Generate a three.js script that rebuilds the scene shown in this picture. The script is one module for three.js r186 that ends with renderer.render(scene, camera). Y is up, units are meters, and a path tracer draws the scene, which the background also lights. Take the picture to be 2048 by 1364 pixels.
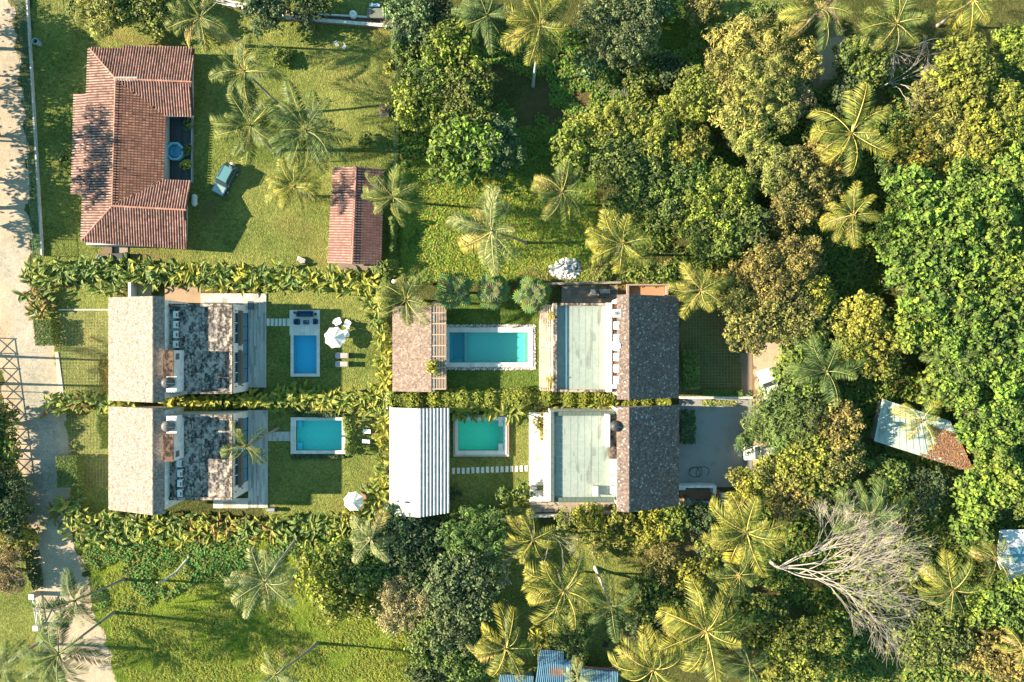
import * as THREE from 'three';
import { RoundedBoxGeometry } from 'three/addons/geometries/RoundedBoxGeometry.js';

// ---------------------------------------------------------------- camera, sky, sun, exposure
const scene = new THREE.Scene();
const S = 15.5, F = 1577, H = F / S;               // photo pixels per metre on the ground, focal length in photo pixels, flying height
const camera = new THREE.PerspectiveCamera(2 * Math.atan(682 / F) * 180 / Math.PI, 1024 / 682, 1, 2500);
camera.position.set(0, H, 0); camera.up.set(0, 0, -1); camera.lookAt(0, 0, 0);
const SUN = new THREE.Vector3(-1, 0.5, -0.035).normalize();
function skyTexture() {
  const w = 256, h = 128, d = new Float32Array(w * h * 4);
  for (let j = 0; j < h; j++) for (let i = 0; i < w; i++) {
    const el = ((j + 0.5) / h - 0.5) * Math.PI, az = ((i + 0.5) / w - 0.5) * 2 * Math.PI;
    const x = Math.cos(az) * Math.cos(el), y = Math.sin(el), z = Math.sin(az) * Math.cos(el);
    const c = Math.max(0, x * SUN.x + y * SUN.y + z * SUN.z), t = Math.pow(1 - Math.max(0, y), 2.5), g = 0.5 * Math.pow(c, 10);
    const up = [0.052 + 0.155 * t + 0.30 * g, 0.145 + 0.21 * t + 0.22 * g, 0.215 + 0.225 * t + 0.11 * g], dn = [0.06, 0.08, 0.04];
    const k = THREE.MathUtils.smoothstep(y, -0.05, 0.0);
    for (let q = 0; q < 3; q++) d[(j * w + i) * 4 + q] = up[q] * k + dn[q] * (1 - k);
    d[(j * w + i) * 4 + 3] = 1;
  }
  const t = new THREE.DataTexture(d, w, h, THREE.RGBAFormat, THREE.FloatType);
  t.mapping = THREE.EquirectangularReflectionMapping; t.magFilter = THREE.LinearFilter; t.needsUpdate = true;
  return t;
}
scene.background = skyTexture(); scene.environment = scene.background;
const sun = new THREE.DirectionalLight(new THREE.Color().setRGB(1, 0.86, 0.65), 5);
sun.position.copy(SUN).multiplyScalar(160); sun.target.position.set(0, 0, 0); sun.castShadow = true; sun.shadow.radius = 1.2;
sun.shadow.mapSize.set(4096, 4096);
Object.assign(sun.shadow.camera, { left: -95, right: 95, top: 60, bottom: -60, near: 10, far: 320 });
scene.add(sun, sun.target);
const renderer = new THREE.WebGLRenderer({ antialias: true });
renderer.toneMapping = THREE.LinearToneMapping; renderer.toneMappingExposure = 3.5;
renderer.shadowMap.enabled = true;

// ---------------------------------------------------------------- helpers
const { PI, sin, cos, abs, min, max, floor, sqrt, pow, hypot, atan2 } = Math;
function rng(s) { s = (s * 2654435761) >>> 0; return () => { s = (s + 0x6d2b79f5) >>> 0; let t = Math.imul(s ^ (s >>> 15), 1 | s); t = (t + Math.imul(t ^ (t >>> 7), 61 | t)) ^ t; return ((t ^ (t >>> 14)) >>> 0) / 4294967296; }; }
let seedNo = 7; const nextRng = () => rng(++seedNo * 31 + 5);
const lerp = (a, b, t) => a + (b - a) * t, clamp = (x, a, b) => min(b, max(a, x)), sstep = (a, b, x) => { x = clamp((x - a) / (b - a), 0, 1); return x * x * (3 - 2 * x); };
const hash = (x, y, s) => { let n = Math.imul(x, 374761393) + Math.imul(y, 668265263) + Math.imul(s, 2147483647 / 7 | 0) | 0; n = Math.imul(n ^ (n >>> 13), 1274126177); return ((n ^ (n >>> 16)) >>> 0) / 4294967296; };
function vnoise(x, y, s, per) { let ix = floor(x), iy = floor(y); const fx = x - ix, fy = y - iy, u = fx * fx * (3 - 2 * fx), v = fy * fy * (3 - 2 * fy); const w = per ? (a) => ((a % per) + per) % per : (a) => a; const x0 = w(ix), x1 = w(ix + 1), y0 = w(iy), y1 = w(iy + 1); return lerp(lerp(hash(x0, y0, s), hash(x1, y0, s), u), lerp(hash(x0, y1, s), hash(x1, y1, s), u), v); }
function fbm(x, y, s, o = 4, per = 0) { let a = 0.5, t = 0, n = 0; for (let i = 0; i < o; i++) { t += a * vnoise(x, y, s + i * 17, per); n += a; a *= 0.5; x *= 2; y *= 2; per *= 2; } return t / n; }
const W = (px, py, h = 0) => [(px - 1024) * (H - h) / F, h, (py - 682) * (H - h) / F];   // where a thing h metres up stands that the photo shows at (px, py)
const X = (px, h = 0) => (px - 1024) * (H - h) / F, Z = (py, h = 0) => (py - 682) * (H - h) / F;
const V = (a) => new THREE.Vector3(...a);
const used = new Map();
const numbered = (n) => { const k = used.get(n) ?? 0; used.set(n, k + 1); return k ? n + '_' + String(k).padStart(3, '0') : n; };
const origin = new WeakMap();
function thing(name, label, category, at = [0, 0, 0], group) {
  const o = new THREE.Group(); o.name = numbered(name); o.position.set(...at); origin.set(o, at); scene.add(o);
  o.userData = { label, category }; if (group) o.userData.group = group; return o;
}
function struct(name, label, category) { const o = new THREE.Group(); o.name = numbered(name); origin.set(o, [0, 0, 0]); scene.add(o); o.userData = { kind: 'structure' }; if (label) o.userData.label = label; if (category) o.userData.category = category; return o; }
function put(mesh, name, parent) { mesh.name = parent === scene ? numbered(name) : name; mesh.castShadow = mesh.receiveShadow = true; parent.add(mesh); return mesh; }
function structSheet(mesh, name, label, category) { put(mesh, name, scene); mesh.userData.kind = 'structure'; mesh.userData.label = label; mesh.userData.category = category; return mesh; }
const stuff = (m) => { m.userData.kind = 'stuff'; return m; };
const inside = (p, x, y) => { let c = false; for (let i = 0, j = p.length - 1; i < p.length; j = i++) if ((p[i][1] > y) !== (p[j][1] > y) && x < (p[j][0] - p[i][0]) * (y - p[i][1]) / (p[j][1] - p[i][1]) + p[i][0]) c = !c; return c; };

// a mesh collector: flat triangles with a colour each, uv in metres across the main axis
class MB {
  constructor() { this.p = []; this.c = []; this.n = []; this.col = [1, 1, 1]; }
  color(r, g, b) { this.col = Array.isArray(r) ? r : [r, g ?? r, b ?? r]; return this; }
  tri(a, b, c, na, nb, nc) {
    let n; if (!na) { const ux = b[0] - a[0], uy = b[1] - a[1], uz = b[2] - a[2], vx = c[0] - a[0], vy = c[1] - a[1], vz = c[2] - a[2]; n = [uy * vz - uz * vy, uz * vx - ux * vz, ux * vy - uy * vx]; const l = hypot(...n) || 1; n = [n[0] / l, n[1] / l, n[2] / l]; }
    for (const [q, m] of [[a, na], [b, nb], [c, nc]]) { this.p.push(q[0], q[1], q[2]); const k = m ?? n; this.n.push(k[0], k[1], k[2]); this.c.push(...this.col); } return this;
  }
  quad(a, b, c, d) { return this.tri(a, b, c).tri(a, c, d); }
  box(x0, x1, y0, y1, z0, z1) {
    return this.quad([x0, y1, z0], [x0, y1, z1], [x1, y1, z1], [x1, y1, z0]).quad([x0, y0, z0], [x1, y0, z0], [x1, y0, z1], [x0, y0, z1])
      .quad([x0, y0, z1], [x1, y0, z1], [x1, y1, z1], [x0, y1, z1]).quad([x1, y0, z0], [x0, y0, z0], [x0, y1, z0], [x1, y1, z0])
      .quad([x1, y0, z1], [x1, y0, z0], [x1, y1, z0], [x1, y1, z1]).quad([x0, y0, z0], [x0, y0, z1], [x0, y1, z1], [x0, y1, z0]);
  }
  // box on local axes: centre c, half-extents along unit vectors u, v, w
  obox(c, u, v, w, a, b, d) {
    const P = (i, j, k) => [0, 1, 2].map((q) => c[q] + u[q] * a * i + v[q] * b * j + w[q] * d * k);
    const f = (A, B, C, D) => this.quad(A, B, C, D);
    f(P(-1, 1, -1), P(-1, 1, 1), P(1, 1, 1), P(1, 1, -1)); f(P(-1, -1, -1), P(1, -1, -1), P(1, -1, 1), P(-1, -1, 1));
    f(P(-1, -1, 1), P(1, -1, 1), P(1, 1, 1), P(-1, 1, 1)); f(P(1, -1, -1), P(-1, -1, -1), P(-1, 1, -1), P(1, 1, -1));
    f(P(1, -1, 1), P(1, -1, -1), P(1, 1, -1), P(1, 1, 1)); f(P(-1, -1, -1), P(-1, -1, 1), P(-1, 1, 1), P(-1, 1, -1)); return this;
  }
  bar(a, b, w, hgt) { // square bar from a to b
    const d = [b[0] - a[0], b[1] - a[1], b[2] - a[2]], l = hypot(...d), u = d.map((q) => q / l); const up = abs(u[1]) > 0.9 ? [1, 0, 0] : [0, 1, 0];
    let s = [u[1] * up[2] - u[2] * up[1], u[2] * up[0] - u[0] * up[2], u[0] * up[1] - u[1] * up[0]]; const sl = hypot(...s); s = s.map((q) => q / sl);
    const v = [s[1] * u[2] - s[2] * u[1], s[2] * u[0] - s[0] * u[2], s[0] * u[1] - s[1] * u[0]];
    return this.obox([(a[0] + b[0]) / 2, (a[1] + b[1]) / 2, (a[2] + b[2]) / 2], u, v, s, l / 2, (hgt ?? w) / 2, w / 2);
  }
  // polygon (list of 3-D points, counter-clockwise seen from above) thickened down by t
  slab(poly, t) {
    const tris = THREE.ShapeUtils.triangulateShape(poly.map((q) => new THREE.Vector2(q[0], -q[2])), []);
    const lo = poly.map((q) => [q[0], q[1] - t, q[2]]), area = poly.reduce((s, q, i) => { const r = poly[(i + 1) % poly.length]; return s + q[0] * -r[2] - r[0] * -q[2]; }, 0);
    for (const [i, j, k] of tris) { const f = (a, b, c) => ((poly[b][0] - poly[a][0]) * -(poly[c][2] - poly[a][2]) - (poly[c][0] - poly[a][0]) * -(poly[b][2] - poly[a][2])) > 0; const [a, b, c] = f(i, j, k) ? [i, j, k] : [i, k, j]; this.tri(poly[a], poly[b], poly[c]); if (t) this.tri(lo[a], lo[c], lo[b]); }
    if (t) for (let i = 0; i < poly.length; i++) { let a = i, b = (i + 1) % poly.length; if (area < 0) [a, b] = [b, a]; this.quad(lo[a], lo[b], poly[b], poly[a]); } return this;
  }
  tube(pts, rad, seg = 6, cap = true) {
    const rings = []; let prev = null;
    pts.forEach((q, i) => { const a = pts[max(0, i - 1)], b = pts[min(pts.length - 1, i + 1)], d = V(b).sub(V(a)).normalize(); let s = prev ? prev.clone().addScaledVector(d, -prev.dot(d)).normalize() : new THREE.Vector3(abs(d.y) > 0.9 ? 1 : 0, abs(d.y) > 0.9 ? 0 : 1, 0).cross(d).normalize(); prev = s; const t = d.clone().cross(s), r = typeof rad === 'function' ? rad(i / (pts.length - 1), i) : rad; rings.push(Array.from({ length: seg }, (_, k) => { const an = k / seg * 2 * PI, n = s.clone().multiplyScalar(cos(an)).addScaledVector(t, sin(an)); return [[q[0] + n.x * r, q[1] + n.y * r, q[2] + n.z * r], n.toArray()]; })); });
    for (let i = 0; i + 1 < rings.length; i++) for (let k = 0; k < seg; k++) { const a = rings[i][k], b = rings[i][(k + 1) % seg], c = rings[i + 1][(k + 1) % seg], d = rings[i + 1][k]; this.tri(a[0], b[0], c[0], a[1], b[1], c[1]); this.tri(a[0], c[0], d[0], a[1], c[1], d[1]); }
    if (cap) { for (const [r, f] of [[rings[0], 1], [rings[rings.length - 1], 0]]) for (let k = 1; k + 1 < seg; k++) f ? this.tri(r[0][0], r[k + 1][0], r[k][0]) : this.tri(r[0][0], r[k][0], r[k + 1][0]); } return this;
  }
  geo(g, m) { const t = g.index ? g.toNonIndexed() : g, p = t.attributes.position, n = t.attributes.normal, a = new THREE.Vector3(), nm = m ? new THREE.Matrix3().getNormalMatrix(m) : null; for (let i = 0; i < p.count; i++) { a.fromBufferAttribute(p, i); if (m) a.applyMatrix4(m); this.p.push(a.x, a.y, a.z); a.fromBufferAttribute(n, i); if (nm) a.applyMatrix3(nm).normalize(); this.n.push(a.x, a.y, a.z); this.c.push(...this.col); } return this; }
  geometry(off = [0, 0, 0]) {
    const n = this.p.length / 3, p = new Float32Array(this.p), uv = new Float32Array(n * 2), N = this.n;
    for (let i = 0; i < n; i += 3) { let ax = 0, ay = 0, az = 0; for (let k = 0; k < 3; k++) { ax += abs(N[(i + k) * 3]); ay += abs(N[(i + k) * 3 + 1]); az += abs(N[(i + k) * 3 + 2]); } for (let k = 0; k < 3; k++) { const o = (i + k) * 3, x = p[o], y = p[o + 1], z = p[o + 2]; const [u, v] = ay >= ax && ay >= az ? [x, -z] : ax >= az ? [-z, y] : [x, y]; uv[(i + k) * 2] = u; uv[(i + k) * 2 + 1] = v; } }
    for (let i = 0; i < n; i++) for (let q = 0; q < 3; q++) p[i * 3 + q] -= off[q];
    const g = new THREE.BufferGeometry(); g.setAttribute('position', new THREE.BufferAttribute(p, 3)); g.setAttribute('normal', new THREE.BufferAttribute(new Float32Array(N), 3)); g.setAttribute('uv', new THREE.BufferAttribute(uv, 2)); g.setAttribute('color', new THREE.BufferAttribute(new Float32Array(this.c), 3)); return g;
  }
  build(name, mat, parent) { return put(new THREE.Mesh(this.geometry(origin.get(parent) ?? [0, 0, 0]), mat), name, parent); }
}
const at = (x, y, z, sx = 1, sy = 1, sz = 1, ry = 0, rx = 0, rz = 0) => new THREE.Matrix4().compose(new THREE.Vector3(x, y, z), new THREE.Quaternion().setFromEuler(new THREE.Euler(rx, ry, rz)), new THREE.Vector3(sx, sy, sz));

// ---------------------------------------------------------------- textures and materials
const toS = (v) => 255 * (v <= 0.0031308 ? 12.92 * max(0, v) : 1.055 * pow(min(1, v), 1 / 2.4) - 0.055);
function tex(n, metres, f, srgb = true, m = n) { // f(u, v in 0..1) -> [r,g,b] linear, or a number
  const d = new Uint8Array(n * m * 4);
  for (let j = 0; j < m; j++) for (let i = 0; i < n; i++) { const c = f(i / n, j / m), o = (j * n + i) * 4; if (typeof c === 'number') d[o] = d[o + 1] = d[o + 2] = clamp(c * 255, 0, 255); else for (let q = 0; q < 3; q++) d[o + q] = srgb ? toS(c[q]) : clamp(c[q] * 255, 0, 255); d[o + 3] = 255; }
  const t = new THREE.DataTexture(d, n, m); t.wrapS = t.wrapT = THREE.RepeatWrapping; t.magFilter = THREE.LinearFilter; t.colorSpace = srgb ? THREE.SRGBColorSpace : THREE.NoColorSpace; t.repeat.set(1 / metres, 1 / (metres * m / n)); t.needsUpdate = true; return t;
}
const mat = (o) => { const { rgb, ...r } = o, m = new THREE.MeshPhysicalMaterial({ roughness: 0.85, vertexColors: true, ...r }); if (rgb) m.color.setRGB(...rgb); return m; };
const T = {
  dirt: tex(512, 7, (u, v) => { const k = 0.72 + 0.55 * (fbm(u * 8, v * 8, 3, 5, 8) - 0.5) + 0.25 * (vnoise(u * 200, v * 200, 9, 200) - 0.5) + 0.28; return [k, k * 0.99, k * 0.97]; }),
  fineBump: tex(512, 5, (u, v) => 0.5 * fbm(u * 40, v * 40, 5, 4, 40) + 0.5 * vnoise(u * 128, v * 128, 11, 128), false),
  grassBump: tex(1024, 8, (u, v) => 0.35 * fbm(u * 30, v * 30, 25, 3, 30) + 0.65 * vnoise(u * 130, v * 130, 31, 130), false),
  wood: tex(256, 1.6, (u, v) => { const k = 0.75 + 0.5 * fbm(u * 40, v * 4, 41, 4, 0) - 0.1; return [k, k, k]; }),
  speckle: tex(512, 4, (u, v) => { const k = 0.8 + 0.4 * (vnoise(u * 120, v * 120, 51, 120) - 0.5) + 0.5 * (fbm(u * 10, v * 10, 52, 4, 10) - 0.5); return [k, k, k]; }),
  mould: tex(1024, 8, (u, v) => { // lime-washed concrete blotched with black mould, in bays
    const a = fbm(u * 9, v * 9, 61, 6, 9), b = fbm(u * 34, v * 34, 63, 5, 34), st = fbm(u * 34, v * 5, 62, 4, 0), e = 0.28 * a + 0.4 * b + 0.42 * st;
    const k = sstep(0.48, 0.62, e), m = sstep(0.47, 0.53, fbm(u * 30 + 5, v * 30, 64, 5, 0) * 0.7 + a * 0.3);
    const c0 = [0.04, 0.037, 0.036], c1 = [0.24, 0.19, 0.155], c2 = [0.47, 0.41, 0.35]; const c = c0.map((q, i) => lerp(lerp(q, c1[i], k), c2[i], m * (0.35 + 0.65 * k) * 0.75));
    const s = (0.85 + 0.3 * vnoise(u * 300, v * 300, 66, 300)) * ((u * 6 % 1) < 0.015 ? 0.72 : 1) * ((v * 2 + floor(u * 6) * 0.37) % 1 < 0.006 ? 0.75 : 1); return c.map((q) => q * s); }),
  membrane: tex(1024, 14, (u, v) => { const a = fbm(u * 6, v * 6, 71, 5, 6), b = fbm(u * 50, v * 50, 72, 3, 50), st = sstep(0.62, 0.75, fbm(u * 24, v * 5, 73, 4, 0)); const k = 0.86 + 0.3 * (a - 0.5) + 0.22 * (b - 0.5) - 0.26 * st; return [k, k * 0.99, k * 0.97]; }),
  poolTile: tex(256, 1.0, (u, v) => { const i = floor(u * 20), j = floor(v * 20), g = (u * 20 % 1 < 0.1 || v * 20 % 1 < 0.1) ? 0.8 : 1, k = (0.8 + 0.4 * hash(i, j, 77)) * g; return [k, k, k]; }),
  ripple: tex(512, 5, (u, v) => fbm(u * 14, v * 14, 81, 4, 14), false),
};
const M = {
  plaster: mat({ rgb: [0.93, 0.9, 0.86], map: T.speckle, roughness: 0.9 }), conc: mat({ rgb: [0.42, 0.38, 0.34], map: T.dirt, bumpMap: T.fineBump, bumpScale: 0.015 }),
  mould: mat({ map: T.mould, bumpMap: T.fineBump, bumpScale: 0.012, roughness: 0.95 }), membrane: mat({ rgb: [0.285, 0.335, 0.30], map: T.membrane, roughness: 0.8 }),
  shingle: mat({ roughness: 0.75, map: T.speckle }), clay: mat({ roughness: 0.8, map: T.speckle }), wood: mat({ map: T.wood, roughness: 0.75 }), stone: mat({ map: T.dirt, roughness: 0.9, bumpMap: T.fineBump, bumpScale: 0.01 }),
  metal: mat({ roughness: 0.5, metalness: 0.3 }), white: mat({ rgb: [0.8, 0.79, 0.77], roughness: 0.5, vertexColors: false }), paint: mat({ roughness: 0.55 }), dark: mat({ rgb: [0.03, 0.032, 0.035], roughness: 0.6, vertexColors: false }),
  glass: mat({ rgb: [0.03, 0.07, 0.09], roughness: 0.06, clearcoat: 1, vertexColors: false }), fabric: mat({ roughness: 0.95, map: T.speckle }), poolTile: mat({ map: T.poolTile, roughness: 0.3 }),
  frond: mat({ roughness: 0.62, specularIntensity: 0.6, transmission: 0.12, side: THREE.DoubleSide }),
  leaf: mat({ roughness: 1, transmission: 0.3, clearcoat: 0.14, clearcoatRoughness: 0.38, side: THREE.DoubleSide }), bark: mat({ map: T.wood, roughness: 0.95 }), rubber: mat({ rgb: [0.02, 0.02, 0.02], roughness: 0.9, vertexColors: false }),
  carPaint: mat({ roughness: 0.35, metalness: 0.2, clearcoat: 1, clearcoatRoughness: 0.08 }), plank: mat({ map: T.wood, roughness: 0.7 }),
};
// ---------------------------------------------------------------- the ground, painted once in plan: grass, worn soil, leaf litter, gravel
const GW = 2048, GH = 1364;
function groundTexture() {
  const cv = document.createElement('canvas'); cv.width = GW; cv.height = GH; const c = cv.getContext('2d');
  const fill = (rgb, pts) => { c.fillStyle = 'rgb(' + rgb.map((v) => Math.round(toS(v))).join() + ')'; c.beginPath(); pts.forEach((p, i) => i ? c.lineTo(...p) : c.moveTo(...p)); c.fill(); };
  const blob = (rgb, x, y, rx, ry, a = 1, rot = 0) => { c.save(); c.translate(x, y); c.rotate(rot); c.scale(rx, ry); const g = c.createRadialGradient(0, 0, 0, 0, 0, 1), k = rgb.map((v) => Math.round(toS(v))).join(); g.addColorStop(0, 'rgba(' + k + ',' + a + ')'); g.addColorStop(0.55, 'rgba(' + k + ',' + a * 0.75 + ')'); g.addColorStop(1, 'rgba(' + k + ',0)'); c.fillStyle = g; c.beginPath(); c.arc(0, 0, 1, 0, 7); c.fill(); c.restore(); };
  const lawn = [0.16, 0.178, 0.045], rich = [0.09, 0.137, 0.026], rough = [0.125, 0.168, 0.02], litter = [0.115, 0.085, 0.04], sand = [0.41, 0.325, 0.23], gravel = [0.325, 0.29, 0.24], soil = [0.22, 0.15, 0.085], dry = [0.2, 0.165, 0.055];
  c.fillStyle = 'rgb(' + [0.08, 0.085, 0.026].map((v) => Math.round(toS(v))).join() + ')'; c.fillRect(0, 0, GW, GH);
  // wood floor with litter
  for (const [x, y, rx, ry] of [[1090, 300, 60, 70], [1400, 250, 60, 50], [1560, 600, 60, 90], [1700, 520, 60, 60], [1640, 480, 60, 30], [1830, 1000, 130, 90], [1760, 880, 60, 60], [1500, 1200, 90, 60], [1680, 330, 40, 60], [1130, 210, 120, 60], [1800, 1080, 90, 60], [1880, 1150, 60, 40], [1290, 1150, 80, 60], [1050, 130, 70, 30]]) blob(litter, x, y, rx, ry, 0.9);
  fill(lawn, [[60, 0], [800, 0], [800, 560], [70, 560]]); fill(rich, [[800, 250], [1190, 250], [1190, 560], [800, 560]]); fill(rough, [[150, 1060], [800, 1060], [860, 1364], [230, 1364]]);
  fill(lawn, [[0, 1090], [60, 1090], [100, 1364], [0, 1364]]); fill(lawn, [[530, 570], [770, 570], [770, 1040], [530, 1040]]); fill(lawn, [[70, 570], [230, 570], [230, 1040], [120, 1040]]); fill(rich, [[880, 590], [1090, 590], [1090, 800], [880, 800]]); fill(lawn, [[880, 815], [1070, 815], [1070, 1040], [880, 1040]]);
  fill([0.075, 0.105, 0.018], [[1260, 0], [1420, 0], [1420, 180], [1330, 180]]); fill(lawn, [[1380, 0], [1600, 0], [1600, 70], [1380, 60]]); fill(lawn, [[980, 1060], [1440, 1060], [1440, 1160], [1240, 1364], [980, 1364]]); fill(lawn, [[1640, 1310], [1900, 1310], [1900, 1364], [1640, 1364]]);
  blob(dry, 1340, 1090, 110, 40, 0.9); blob(soil, 1400, 1100, 60, 50, 0.6); blob(soil, 1280, 1290, 70, 40, 0.8); blob(soil, 1060, 460, 20, 30, 0.5); blob(lawn, 1280, 60, 60, 80, 0.5);
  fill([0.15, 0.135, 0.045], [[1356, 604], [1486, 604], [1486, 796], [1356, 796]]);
  fill(litter, [[1140, 560], [1330, 560], [1330, 600], [1140, 600]]);
  // worn patches and brighter growth on the lawns
  for (const [x, y, rx, ry, a] of [[300, 82, 70, 9, 0.8], [230, 78, 40, 9, 0.6], [470, 90, 50, 20, 0.5], [770, 165, 16, 22, 0.5], [430, 420, 24, 50, 0.5], [620, 480, 50, 50, 0.3], [640, 520, 40, 18, 0.5], [300, 508, 60, 12, 0.5], [390, 575, 60, 16, 0.9], [350, 590, 40, 20, 0.9], [545, 690, 14, 40, 0.3], [552, 940, 14, 60, 0.35], [690, 1010, 30, 14, 0.45], [760, 60, 50, 14, 0.6], [1010, 850, 20, 60, 0.25], [1035, 930, 20, 60, 0.3], [700, 430, 60, 14, 0.4], [350, 1260, 70, 40, 0.45], [560, 1330, 90, 40, 0.5], [760, 1340, 60, 40, 0.5], [450, 1220, 40, 24, 0.4], [500, 330, 40, 20, 0.35], [690, 160, 50, 24, 0.35], [580, 450, 50, 30, 0.4], [1280, 1110, 70, 30, 0.5], [180, 700, 30, 70, 0.3], [190, 960, 30, 40, 0.3], [740, 640, 30, 80, 0.25], [735, 950, 20, 60, 0.25], [60, 1290, 20, 20, 0.4]]) blob(dry, x, y, rx, ry, a);
  blob(soil, 415, 415, 22, 34, 0.5, 0.4); blob(soil, 300, 515, 80, 9, 0.4);
  for (const [x, y, rx, ry, a] of [[560, 120, 60, 40, 0.5], [520, 290, 70, 60, 0.4], [420, 300, 30, 60, 0.5], [110, 100, 40, 60, 0.35], [130, 520, 60, 30, 0.4], [250, 1290, 90, 90, 0.4], [640, 1290, 120, 70, 0.35], [1000, 480, 120, 60, 0.5], [740, 720, 30, 60, 0.2], [420, 1120, 160, 40, 0.4]]) blob(rich, x, y, rx, ry, a);
  // the lane: sandy verges, gravel in the middle
  fill(sand, [[-60, -20], [20, -20], [42, 160], [56, 320], [60, 460], [62, 560], [72, 610], [108, 690], [124, 760], [134, 860], [136, 960], [146, 1060], [162, 1120], [190, 1220], [236, 1370], [140, 1370], [84, 1250], [66, 1150], [50, 1040], [40, 960], [20, 860], [0, 740], [-60, 720]]);
  for (let i = 0; i < 40; i++) { const y = 500 + i * 14, t = (y - 500) / 560; blob(gravel, y < 560 ? 20 : lerp(38, 104, t), y, 44, 26, 0.6); }
  for (let i = 0; i < 14; i++) blob([0.38, 0.33, 0.27], 10 + i * 1.2, i * 38, 40, 34, 0.35);
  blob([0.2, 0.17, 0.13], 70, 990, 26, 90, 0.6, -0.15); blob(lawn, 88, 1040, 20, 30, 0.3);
  // the track on the right and the yard by the garages
  fill(soil, [[1632, 0], [1668, 0], [1690, 80], [1668, 180], [1620, 220], [1560, 215], [1640, 110]]); fill([0.36, 0.27, 0.18], [[1640, 70], [1685, 70], [1672, 165], [1634, 165]]);
  fill([0.42, 0.32, 0.22], [[1500, 690], [1580, 690], [1560, 800], [1560, 980], [1500, 980]]); fill(soil, [[1480, 700], [1506, 700], [1506, 800], [1480, 800]]);
  fill(soil, [[1540, 455], [1620, 455], [1620, 475], [1540, 475]]); fill(soil, [[1340, 165], [1200, 150], [1200, 165], [1340, 180]]);
  const src = c.getImageData(0, 0, GW, GH).data, d = new Uint8Array(GW * GH * 4), lut = Float32Array.from({ length: 256 }, (_, i) => { const v = i / 255; return v <= 0.04045 ? v / 12.92 : pow((v + 0.055) / 1.055, 2.4); });
  for (let y = 0; y < GH; y++) for (let x = 0; x < GW; x++) {
    const wx = (vnoise(x / 23, y / 23, 1) + 0.5 * vnoise(x / 7, y / 7, 2) - 0.75) * 16, wy = (vnoise(x / 23, y / 23, 3) + 0.5 * vnoise(x / 7, y / 7, 4) - 0.75) * 16;
    const sx = clamp(Math.round(x + wx), 0, GW - 1), sy = clamp(Math.round(y + wy), 0, GH - 1), o = (sy * GW + sx) * 4, g = [lut[src[o]], lut[src[o + 1]], lut[src[o + 2]]];
    const green = clamp((g[1] / (g[0] + 0.001) - 0.75) * 3, 0, 1), n1 = fbm(x / 60, y / 60, 5, 4), n2 = fbm(x / 9, y / 9, 9, 3), n3 = vnoise(x / 1.7, y / 1.7, 14), n4 = vnoise(x / 3.1 + 9, y / 2.3, 15);
    const k = 0.62 - 0.14 * green + (0.3 + 0.3 * green) * n1 + 0.3 * n2 + lerp(0.16, 0.62, green) * (n3 - 0.5) + lerp(0.1, 0.42, green) * (n4 - 0.5) + 0.1, yl = green * (n1 + n4 * 0.5 - 0.75) * 0.75, dot = hash(x >> 1, y >> 1, 19) > 0.996 ? 0.6 : 1;
    const q = (y * GW + x) * 4; d[q] = toS(g[0] * k * (1 + 0.55 * yl) * dot); d[q + 1] = toS(g[1] * k * (1 + 0.12 * yl) * dot); d[q + 2] = toS(g[2] * k * (1 + 0.4 * yl) * dot); d[q + 3] = 255;
  }
  const t = new THREE.DataTexture(d, GW, GH); t.wrapS = t.wrapT = THREE.MirroredRepeatWrapping; t.magFilter = THREE.LinearFilter; t.colorSpace = THREE.SRGBColorSpace;
  t.repeat.set(S / GW, S / GH); t.offset.set(0.5, 0.5); t.needsUpdate = true; return t;
}
// rows of the texture run along +z, so v of a ground point is z itself
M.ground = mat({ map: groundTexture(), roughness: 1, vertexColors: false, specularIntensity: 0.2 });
M.grass = M.ground.clone(); M.grass.bumpMap = T.grassBump; M.grass.bumpScale = 0.15;
M.lane = M.ground.clone(); M.lane.bumpMap = T.fineBump; M.lane.bumpScale = 0.03;
const PITS = [[588, 671, 634, 747], [594, 840, 685, 900], [899, 665, 1056, 725], [917, 840, 1006, 900]];   // where the pools are sunk
function sheet(pts, y, material) { // polygon of ground pixels as a flat sheet with openings over the pools, uv = (x, z)
  const v2 = (q) => q.map(([a, b]) => new THREE.Vector2(a, -b)), holes = PITS.filter(([a, b, c, d]) => [[a, b], [c, b], [c, d], [a, d]].every(([x, y2]) => inside(pts, x, y2))).map(([a, b, c, d]) => v2([[a, b], [c, b], [c, d], [a, d]]));
  const P = v2(pts), all = [...P, ...holes.flat()], mb = new MB(); for (const [i, j, k] of THREE.ShapeUtils.triangulateShape(P, holes)) { const q = (n) => [X(all[n].x), y, Z(-all[n].y)], [a, b, c] = [q(i), q(j), q(k)]; (b[2] - a[2]) * (c[0] - a[0]) - (b[0] - a[0]) * (c[2] - a[2]) > 0 ? mb.tri(a, b, c) : mb.tri(a, c, b); }
  const g = mb.geometry(), uv = g.attributes.uv, p = g.attributes.position;
  for (let i = 0; i < uv.count; i++) uv.setXY(i, p.getX(i), p.getZ(i)); return new THREE.Mesh(g, material);
}
const rect = (x0, y0, x1, y1) => [[x0, y0], [x1, y0], [x1, y1], [x0, y1]];
structSheet(sheet(rect(-9000, -9000, 11000, 10500), 0, M.grass), 'ground', 'dark soil and low growth under the trees and between the plots', 'ground');
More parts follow.
